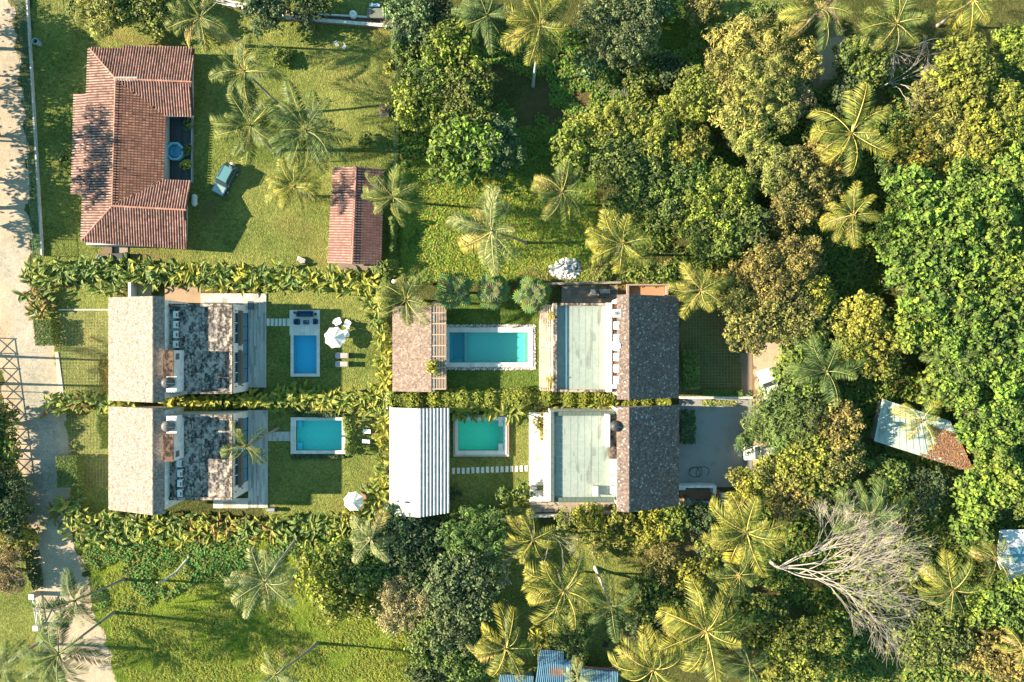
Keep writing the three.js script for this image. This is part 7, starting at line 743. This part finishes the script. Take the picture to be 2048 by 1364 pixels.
// ---------------------------------------------------------------- broad-leaved trees, each where the photo shows its crown
const TREES = [
  [200, 18, 58, 5, 'bamboo', 'pale loose tree at the top left above the bungalow'], [248, 8, 40, 4.5, 'green', 'green shrub at the top edge beside the pale loose tree'], [305, 28, 46, 4.5, 'green', 'dark gappy tree above the bungalow ridge'], [150, 0, 30, 3.5, 'green', 'small shrub at the top edge near the wire fence'],
  [527, 18, 46, 4.5, 'blue', 'round pale blue-green tree at the top of the lawn'], [610, 2, 50, 4, 'dark', 'dark tree at the top edge above the low wall'], [815, 40, 52, 6, 'blue', 'blue-green tree beside the stone table at the top'], [812, 96, 30, 4.5, 'green', 'slim shrub on the fence line at the top'], [875, 20, 36, 5, 'dark', 'dark shrub at the top edge left of the dark palm'],
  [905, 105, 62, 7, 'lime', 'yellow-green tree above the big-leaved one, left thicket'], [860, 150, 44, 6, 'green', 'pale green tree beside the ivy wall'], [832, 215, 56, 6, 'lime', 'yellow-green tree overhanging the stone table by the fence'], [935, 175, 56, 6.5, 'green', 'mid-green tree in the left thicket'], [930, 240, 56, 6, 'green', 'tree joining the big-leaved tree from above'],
  [925, 305, 78, 7, 'broad', 'big-leaved dense tree left of the dark clearing'], [985, 290, 60, 6, 'blue', 'shaded blue-green right side of the thicket by the dark clearing'], [1240, 50, 82, 7.5, 'blue', 'large blue-green tree at the top centre'], [1290, 20, 44, 6, 'blue', 'blue-green tree at the top edge left of the clearing'], [1180, 125, 34, 3.5, 'blue', 'pale shrub under the large blue-green tree'], [1215, 150, 26, 3, 'green', 'small shrub at the head of the dark clearing'],
  [1400, 8, 40, 4, 'olive', 'pinkish flowering shrub at the top of the clearing'], [1335, 20, 26, 4, 'green', 'small palm-like shrub in the shaded clearing'], [1340, 140, 34, 3, 'dark', 'dark shrub on the lower edge of the clearing'], [1290, 150, 40, 2.6, 'green', 'low green shrub beside the fallen trunk'],
  [1470, 90, 52, 7, 'bamboo', 'feathery pale bamboo clump below the banana clump'], [1540, 90, 58, 7, 'bamboo', 'feathery pale bamboo clump by the dirt track'], [1530, 50, 44, 6, 'green', 'green tree between bamboo and top lawn'], [1590, 130, 48, 6.5, 'bamboo', 'bright bamboo clump bordering the dirt track'], [1450, 150, 58, 7, 'bamboo', 'bamboo clump at the right side of the clearing'], [1520, 160, 56, 7.5, 'bamboo', 'tallest bamboo in the middle of the pale group'], [1400, 190, 56, 6.5, 'lime', 'yellow-green tree at the lower end of the clearing'], [1480, 220, 60, 7, 'bamboo', 'bamboo clump above the bare soil patch'], [1550, 215, 52, 6.5, 'bamboo', 'yellowish bamboo at the end of the dirt track'], [1590, 195, 36, 5, 'dry', 'straw-coloured bush beside the dirt track'], [1490, 275, 46, 6, 'bamboo', 'southern tip of the pale bamboo group'], [1355, 230, 40, 5, 'lime', 'lime shrub left of the bare soil patch'],
  [1150, 300, 52, 6.5, 'lime', 'bright tree at the left end of the knobbly green group'], [1165, 265, 34, 6, 'lime', 'little crown at the top left of the knobbly green group'], [1235, 250, 52, 7, 'lime', 'bright knobbly tree right of the dark clearing'], [1300, 275, 56, 7, 'lime', 'bright knobbly tree in the centre of its group'], [1235, 320, 60, 7, 'green', 'deep green tree below the bright knobbly one'], [1310, 345, 58, 7, 'green', 'green tree with dark gaps, centre of the plot'], [1375, 300, 40, 6.5, 'lime', 'narrow upright bright crown beside the bare soil'], [1380, 360, 44, 6, 'green', 'green crown below the narrow upright one'], [1260, 390, 54, 6, 'green', 'tree above the yellow-green palm'], [1330, 410, 44, 6, 'green', 'rounded crown left of the big mid-green tree'],
  [1440, 410, 70, 7, 'lime', 'big mid-green tree with pale twigs at its centre'], [1475, 460, 56, 6.5, 'green', 'green tree right below the pale-twigged one'], [1420, 480, 48, 6, 'green', 'green crown left of the pale slab among trees'], [1430, 365, 40, 6, 'lime', 'crown between bare soil and the big mid-green tree'], [1380, 450, 36, 5.5, 'green', 'dark green crown above the orange-tipped palm'],
  [1540, 340, 52, 6.5, 'bamboo', 'yellow-green tree beneath the bamboo group'], [1590, 360, 62, 7, 'olive', 'olive tree above the pale slab among trees'], [1635, 330, 48, 6, 'olive', 'olive crown left of the twisting golden palm'], [1580, 420, 56, 6.5, 'olive', 'olive crown just above the pale slab'], [1650, 390, 36, 5, 'olive', 'small olive crown left of the neat golden palm'],
  [1545, 540, 74, 7.5, 'olive', 'large olive-brown tree above the shaded grid'], [1600, 520, 52, 7, 'olive', 'olive crown below the pale slab among trees'], [1480, 590, 56, 6.5, 'olive', 'olive tree right of the orange-tipped palm'], [1500, 660, 52, 6.5, 'olive', 'brownish-orange tree overhanging the sandy drive'], [1575, 625, 64, 7, 'olive', 'olive tree at the head of the sandy drive'], [1630, 590, 40, 6, 'lime', 'light crown at the right end of the olive trees'], [1455, 560, 34, 5.5, 'olive', 'twiggy olive crown near the orange-tipped palm'],
  [1720, 640, 56, 7, 'yellow', 'yellow-green tree left of the bright leafy mass'], [1750, 700, 58, 7, 'lime', 'lime tree above the turquoise forest roof'], [1700, 700, 50, 6.5, 'lime', 'lime crown beside the dark feathery palm'], [1650, 640, 44, 5, 'green', 'green tree right of the olive group'], [1600, 700, 56, 6, 'broad', 'bright leafy tree above the white pickup truck'], [1600, 760, 52, 6, 'green', 'tree partly covering the white pickup truck'],
  [1555, 815, 52, 6, 'fern', 'fine-leaved tree between the white truck and white car'], [1520, 850, 38, 5, 'fern', 'feathery tree reaching over the concrete driveway'], [1600, 850, 60, 6.5, 'fern', 'fine-leaved tree right of the white car'], [1670, 850, 56, 7, 'olive', 'olive-gold tree left of the turquoise roof'], [1560, 870, 40, 5.5, 'fern', 'small feathery crown above the white car'], [1680, 910, 52, 6.5, 'olive', 'olive-gold tree above the glossy royal palm'], [1610, 920, 58, 6.5, 'lime', 'yellow-green tree below the fine-leaved ones'], [1545, 950, 44, 5.5, 'lime', 'light green tree right of the sandy verge'], [1500, 975, 40, 5, 'lime', 'sunny tree beside the grey barrel'], [1580, 990, 56, 6, 'olive', 'twiggy olive tree above the bare tree'], [1650, 980, 50, 6, 'green', 'green tree between olive ones, above the bare tree'], [1490, 880, 24, 3.6, 'fern', 'small feathery bush at the edge of the concrete driveway'],
  [1840, 400, 72, 8.5, 'broad', 'bright big-leaved canopy, upper left part of the mass'], [1940, 380, 74, 8.5, 'broad', 'bright big-leaved canopy below the yellow flowers'], [2020, 350, 60, 8, 'broad', 'bright canopy at the right edge, upper one'], [1800, 480, 64, 8, 'broad', 'bright canopy right of the neat golden palm'], [1890, 480, 76, 9, 'broad', 'bright canopy in the very centre of the leafy mass'], [1985, 460, 72, 8.5, 'broad', 'bright canopy with dark gap on its right'], [1850, 570, 72, 8.5, 'broad', 'bright canopy above the white twigs'], [1940, 570, 74, 8.5, 'broad', 'bright canopy right of centre in the leafy mass'], [2030, 560, 56, 8, 'broad', 'bright canopy at the right edge, middle one'], [1830, 655, 60, 8, 'broad', 'bright canopy right of the yellow-green tree'], [1910, 650, 70, 8.5, 'broad', 'bright canopy above the palm tufts'], [1995, 650, 68, 8, 'broad', 'bright canopy beside the pale bare twigs at right'], [1930, 745, 70, 8, 'broad', 'bright canopy below the palm tufts'], [2010, 750, 60, 8, 'broad', 'bright canopy at the right edge, lower one'], [1880, 780, 50, 6.5, 'broad', 'bright canopy touching the turquoise roof'], [1970, 830, 66, 7, 'broad', 'bright canopy right of the turquoise roof'], [2035, 840, 48, 7, 'broad', 'canopy at the right edge level with the turquoise roof'], [1990, 910, 54, 6.5, 'broad', 'bright canopy right of the leaf-strewn roof end'], [1960, 990, 56, 6.5, 'broad', 'bright canopy below the leaf-strewn roof'], [2025, 980, 54, 6.5, 'broad', 'canopy at the right edge above the white roof corner'], [1940, 1060, 40, 5.5, 'broad', 'bright bush left of the white roof corner'],
  [1830, 310, 62, 7, 'yellow', 'yellow-flowering tree above the bright leafy mass'], [1890, 270, 56, 7, 'bamboo', 'pale feathery tree with yellow blossoms'], [1900, 330, 54, 6.5, 'yellow', 'second yellow-flowering tree in the upper right'], [1960, 300, 56, 7, 'lime', 'lime tree right of the yellow-flowering trees'], [2000, 215, 50, 7, 'yellow', 'orange-yellow tree at the right edge'], [2030, 290, 44, 6.5, 'lime', 'lime crown at the right edge below the orange-yellow tree'], [1925, 130, 62, 8, 'lime', 'vivid lime tree in the upper right corner area'], [1935, 190, 56, 7.5, 'lime', 'second vivid lime tree under the first, upper right'], [2030, 90, 50, 7, 'lime', 'lime tree at the right edge near the top'], [1860, 200, 50, 6, 'olive', 'olive tree right of the thorny bare branches'], [1780, 260, 44, 5, 'green', 'green shrub right of the twisting golden palm'], [1740, 130, 44, 5, 'green', 'pale green tree under the grey dead branches'], [1700, 110, 34, 4.5, 'green', 'green shrub right of the dirt track'], [1780, 330, 40, 6, 'fern', 'fern-leaved tree left of the yellow blossoms'], [1640, 250, 36, 4, 'green', 'shaded green shrub below the dirt track'], [1690, 190, 36, 4, 'dark', 'dark shrub beside the thorny bare branches'],
  [1610, 1300, 76, 6.5, 'lime', 'golden-green tree at the bottom below the bare tree'], [1690, 1265, 50, 3.2, 'green', 'green tree under the bare branches'], [1810, 1240, 52, 3, 'dark', 'dark shrub in shade right of the bare tree'], [1880, 1260, 60, 5, 'green', 'green shrub at the lower right, above the pale lawn'], [1830, 1290, 46, 4, 'green', 'sunny shrub above the bottom-right lawn'], [1960, 1290, 56, 4, 'olive', 'mottled shrub at the bottom right'], [2020, 1200, 60, 6.5, 'broad', 'bright tree at the right edge below the white roof'], [1960, 1210, 46, 5.5, 'broad', 'bright tree right of the drooping palm'], [2030, 1330, 50, 4.5, 'olive', 'mottled shrub in the bottom right corner'], [1530, 1225, 44, 3.2, 'green', 'green shrub left of the bare tree trunk'], [1550, 1330, 40, 4, 'lime', 'small lime shrub at the bottom left of the golden-green tree'], [1770, 950, 40, 4.5, 'green', 'shaded shrub below the turquoise roof'], [1850, 980, 44, 4, 'dark', 'dark shrub beside the leaf-strewn clearing'],
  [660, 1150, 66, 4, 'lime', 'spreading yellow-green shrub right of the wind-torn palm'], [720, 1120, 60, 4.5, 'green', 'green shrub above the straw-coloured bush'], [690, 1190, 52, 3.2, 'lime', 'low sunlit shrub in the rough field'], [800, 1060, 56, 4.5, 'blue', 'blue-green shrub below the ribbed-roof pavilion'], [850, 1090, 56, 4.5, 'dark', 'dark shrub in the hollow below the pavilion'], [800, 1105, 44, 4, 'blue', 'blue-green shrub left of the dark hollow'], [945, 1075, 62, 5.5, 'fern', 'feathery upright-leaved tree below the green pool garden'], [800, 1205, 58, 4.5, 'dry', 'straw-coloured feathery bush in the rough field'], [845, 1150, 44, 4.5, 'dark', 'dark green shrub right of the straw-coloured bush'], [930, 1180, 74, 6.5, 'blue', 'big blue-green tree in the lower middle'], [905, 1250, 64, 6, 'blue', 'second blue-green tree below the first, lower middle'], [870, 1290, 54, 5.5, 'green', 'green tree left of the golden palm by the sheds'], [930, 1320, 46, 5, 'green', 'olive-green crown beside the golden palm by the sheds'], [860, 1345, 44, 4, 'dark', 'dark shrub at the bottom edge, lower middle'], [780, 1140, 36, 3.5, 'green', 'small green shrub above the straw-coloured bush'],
  [1320, 1135, 48, 4.5, 'olive', 'airy olive tree in the lower garden'], [1385, 1150, 40, 4.5, 'lime', 'fresh green tree right of the airy olive one'], [1310, 1200, 54, 4.5, 'green', 'dark-centred shrub right of the curved pale trunk'], [1370, 1210, 46, 4.5, 'green', 'green shrub above the widest golden palm'], [1290, 1250, 44, 3.5, 'dark', 'dark shrub between the golden palms'], [1140, 1275, 44, 3.5, 'fern', 'spiky-leaved shrub above the blue shed'], [1082, 1285, 28, 3, 'lime', 'small golden shrub at the corner of the blue shed'], [1152, 1312, 22, 3, 'lime', 'little shrub at the edge of the blue roof'], [1195, 1093, 26, 2, 'bamboo', 'round pale shrub alone on the lawn of the lower garden'], [1175, 1035, 36, 3.5, 'lime', 'shrub below the pale green roof, lower right villa'], [1230, 1050, 40, 3.5, 'lime', 'row shrub under the lower right dark roof, left one'], [1290, 1060, 44, 3.5, 'lime', 'row shrub under the lower right dark roof, middle one'], [1345, 1040, 36, 3.5, 'lime', 'row shrub under the lower right dark roof, right one'], [1410, 1035, 40, 3, 'dark', 'dark shrub below the white-walled utility yard'], [1130, 1045, 26, 3, 'green', 'shrub by the low white wall below the flat roof'], [1425, 1090, 30, 3.5, 'green', 'shrub left of the bright golden palm'], [1290, 1290, 26, 2.4, 'lime', 'small sunny shrub near the black wheelbarrow'],
  [4, 850, 38, 3.6, 'green', 'tree at the left edge over the wooden rail fence'], [10, 905, 38, 3.4, 'green', 'second tree at the left edge below the rail fence'], [8, 985, 52, 5.5, 'dark', 'dark tree at the left edge beside the lane'], [30, 1035, 36, 4, 'dark', 'dark bush at the left edge under the dark tree'], [50, 1075, 24, 2.6, 'yellow', 'yellow-tipped bush beside the lane, left'], [8, 1150, 44, 4, 'dry', 'dry grey-brown bush at the left edge'], [30, 1090, 30, 2.4, 'olive', 'thin bush at the left edge above the dry one'],
  [905, 985, 16, 1.4, 'dark', 'sparse dark shrub in the shade of the ribbed roof'], [866, 733, 12, 4.2, 'yellow', 'yellow-green shrub poking through the slatted pergola'], [1005, 990, 12, 1.6, 'green', 'small shrub left of the white terrace corner'], [1047, 985, 14, 1.8, 'green', 'small shrub touching the white terrace corner'], [1078, 845, 16, 2.4, 'olive', 'variegated shrub at the top of the white terrace'], [132, 318, 16, 2, 'green', 'small shrub at the west porch of the bungalow'], [730, 280, 14, 1.4, 'green', 'dark little shrub on the lawn near the fence'], [565, 118, 20, 1.0, 'green', 'low weedy patch shrub on the upper lawn'], [780, 130, 12, 1.2, 'lime', 'tiny shrub near the ivy wall'], [770, 218, 8, 1.2, 'dry', 'tiny dry plant behind the pale stone table'], [374, 248, 8, 1.0, 'green', 'potted shrub at the top of the dark courtyard deck'], [374, 300, 8, 1.0, 'green', 'potted shrub right of the hot tub'], [372, 330, 9, 1.0, 'yellow', 'yellow potted shrub below the hot tub'], [700, 1030, 22, 2, 'lime', 'shrub behind the lower left parasol'],
  [-118, 40, 62, 6.6, 'thin', 'off-frame thin tree dappling the lane at the very top'], [-122, 150, 60, 6.6, 'thin', 'off-frame thin tree dappling the lane, second from the top'], [-112, 250, 60, 6.6, 'thin', 'off-frame thin tree dappling the lane, third from the top'], [-110, 350, 56, 6.2, 'thin', 'off-frame thin tree dappling the lane, fourth from the top'], [-112, 440, 50, 6, 'thin', 'off-frame thin tree dappling the lane, fifth from the top'],
  [-95, 120, 64, 8, 'thin', 'off-frame tree shading the lane at the top left'], [-70, 260, 56, 7.5, 'thin', 'off-frame tree shading the lane beside the bungalow'], [-150, 60, 60, 8.5, 'green', 'tall off-frame tree at the far top left'], [-122, 330, 60, 12.5, 'thin', 'tall off-frame tree shading the porch roof'], [-100, 400, 56, 7, 'green', 'off-frame tree shading the lane near the wire fence end'], [-120, 235, 56, 12.5, 'thin', 'tallest off-frame tree left of the lane'], [-70, 965, 56, 6.6, 'green', 'off-frame tree shading the lower lane'], [-90, 850, 50, 6.5, 'dry', 'off-frame thin tree whose twig shadow crosses the lane'], [-60, 1020, 54, 6, 'green', 'off-frame tree below the lower lane shade'],
];
for (const [px, py, r, top, kind, label] of TREES) tree(px, py, r, top, kind, label, top < 2.6 ? { name: 'shrub', category: 'shrub' } : {});
// ---------------------------------------------------------------- leafless trees and dead branches
bareTree(1538, 1122, [9, 2.8], 15, 6.4, 'big leafless tree with pale branches fanning to the right', { color: [0.47, 0.41, 0.345], stems: 10, spread: 1.2, depth: 6, most: 2600, fan: 1.05, leaves: 'lime', leafCount: 260 });
bareTree(1745, 95, [-3, 4], 6, 4.5, 'grey thorny dead branches beside the dirt track', { stems: 7, spread: 1.5, depth: 4, most: 260 }); bareTree(1835, 90, [2, 4], 5.5, 4, 'dead branches right of the palm at the top right', { stems: 5, spread: 1.2, depth: 4, most: 200 }); bareTree(1760, 175, [6, 0.5], 7, 4.5, 'pale bare twigs in shade at the upper right', { stems: 6, spread: 1.0, depth: 4, most: 260 });
bareTree(1935, 250, [2.5, -1], 5, 6.5, 'forked white branch among the yellow trees', { stems: 3, spread: 0.8, depth: 3, most: 60 }); bareTree(1040, 1092, [-5, -1], 6, 4.5, 'grey dead branches left of the palm below the villas', { stems: 6, spread: 1.0, depth: 4, most: 220 }); bareTree(1095, 1060, [2, 2], 5.5, 4.5, 'grey dead branches right of the palm below the villas', { stems: 5, spread: 1.4, depth: 4, most: 200 }); bareTree(1250, 160, [-2, 0.5], 5, 0.9, 'fallen dead trunk and twigs at the edge of the dark clearing', { stems: 5, spread: 1.2, depth: 3, most: 90 });
bareTree(1985, 640, [2.5, -1.5], 6, 9.2, 'pale twigs rising from the bright canopy at the right', { stems: 4, spread: 1.0, depth: 4, most: 90 }); bareTree(1600, 960, [1, -3], 6, 6.5, 'thin grey limbs showing between the olive trees', { stems: 4, spread: 1.2, depth: 4, most: 120 }); bareTree(20, 1120, [4, 0.5], 6, 5, 'bare branch reaching across the lane from the left edge', { stems: 3, spread: 0.6, depth: 3, most: 60, color: [0.2, 0.17, 0.14] });
{ const t = thing('palm_trunk', 'leaning headless palm trunk in the rough field, left of the wind-torn palm', 'tree trunk', [X(310), 0, Z(1167)]), m = new MB().color(0.5, 0.47, 0.42); m.tube([[X(311, 4), 3.6, Z(1167, 4)], [X(330, 2.5), 2.6, Z(1160, 2.5)], [X(355, 1), 1.2, Z(1142, 1)], [X(380), 0, Z(1112)]], (s) => 0.11 + 0.06 * s, 7); m.build('trunk', M.bark, t); const w = new MB().color(0.3, 0.3, 0.15); w.geo(new THREE.IcosahedronGeometry(0.25, 1), at(X(380), 0.2, Z(1112), 1, 1.3, 1)); w.build('root', M.bark, t); }
// ---------------------------------------------------------------- ground cover
const clear = (px, py) => (px > 1350 && px < 1570 && py > 600 && py < 980) || (px > 1000 && px < 1240 && py > 800 && py < 1030);
cover('ground_cover', 'glossy creepers covering the plot right of the small red roof', [[802, 350], [850, 330], [1190, 390], [1195, 560], [802, 560]], 9000, 'broad', 0.62, 0.55, { gap: 0.2 });
cover('ground_cover', 'knee-high weeds in the upper part of the rough field', [[150, 1062], [780, 1062], [760, 1140], [420, 1150], [330, 1200], [210, 1230]], 6500, 'green', 0.75, 0.9, { gap: 0.38 });
cover('ground_cover', 'short weeds and grass tufts in the rough field', [[210, 1150], [800, 1100], [860, 1370], [240, 1370]], 20000, 'lime', 0.32, 0.6, { gap: 0.42 });
cover('undergrowth', 'undergrowth on the forest floor of the right half', [[1190, 200], [2060, 120], [2060, 1370], [1500, 1370], [1440, 1030], [1600, 1000], [1590, 620], [1350, 560], [1200, 560]], 34000, 'green', 0.9, 1.1, { gap: 0.4, hole: clear });
cover('undergrowth', 'undergrowth between the trees of the middle thicket', [[805, 60], [1420, 60], [1400, 300], [1200, 330], [805, 340]], 8000, 'green', 0.75, 0.8, { gap: 0.47 });
cover('undergrowth', 'low shrubs in the lower middle below the gardens', [[770, 1040], [1000, 1050], [980, 1364], [850, 1364]], 6000, 'green', 0.9, 0.9, { gap: 0.3 });
cover('undergrowth', 'weeds along the far side of the lane', [[-80, 950], [40, 950], [56, 1100], [-80, 1100]], 1500, 'green', 0.8, 0.8, { gap: 0.3 });
cover('ground_cover', 'weeds between the creeper plot and the side yard', [[1040, 540], [1340, 520], [1340, 568], [1040, 572]], 1600, 'olive', 0.6, 0.7, { gap: 0.3 });
for (const [px, py, ry, l] of [[588, 1290, -0.5, 'brown fallen frond in the rough field below the wind-torn palm'], [566, 1322, 1.7, 'brown fallen frond near the bottom edge of the rough field'], [1030, 1330, 0.4, 'brown fallen frond beside the blue shed'], [640, 70, 2.6, 'dry fallen frond on the upper lawn beside the low wall'], [1480, 1270, 1.2, 'dry fallen frond under the golden palms, bottom right']]) { const t = thing('fallen_frond', l, 'palm frond', [X(px), 0.25, Z(py)]), m = new THREE.Mesh(fronds('dry')[6], M.frond); m.rotation.set(0, ry, 0); m.scale.set(0.6, 0.25, 0.6); put(m, 'leaflet', t); }
console.log('leaves', leafTotal);
renderer.render(scene, camera);
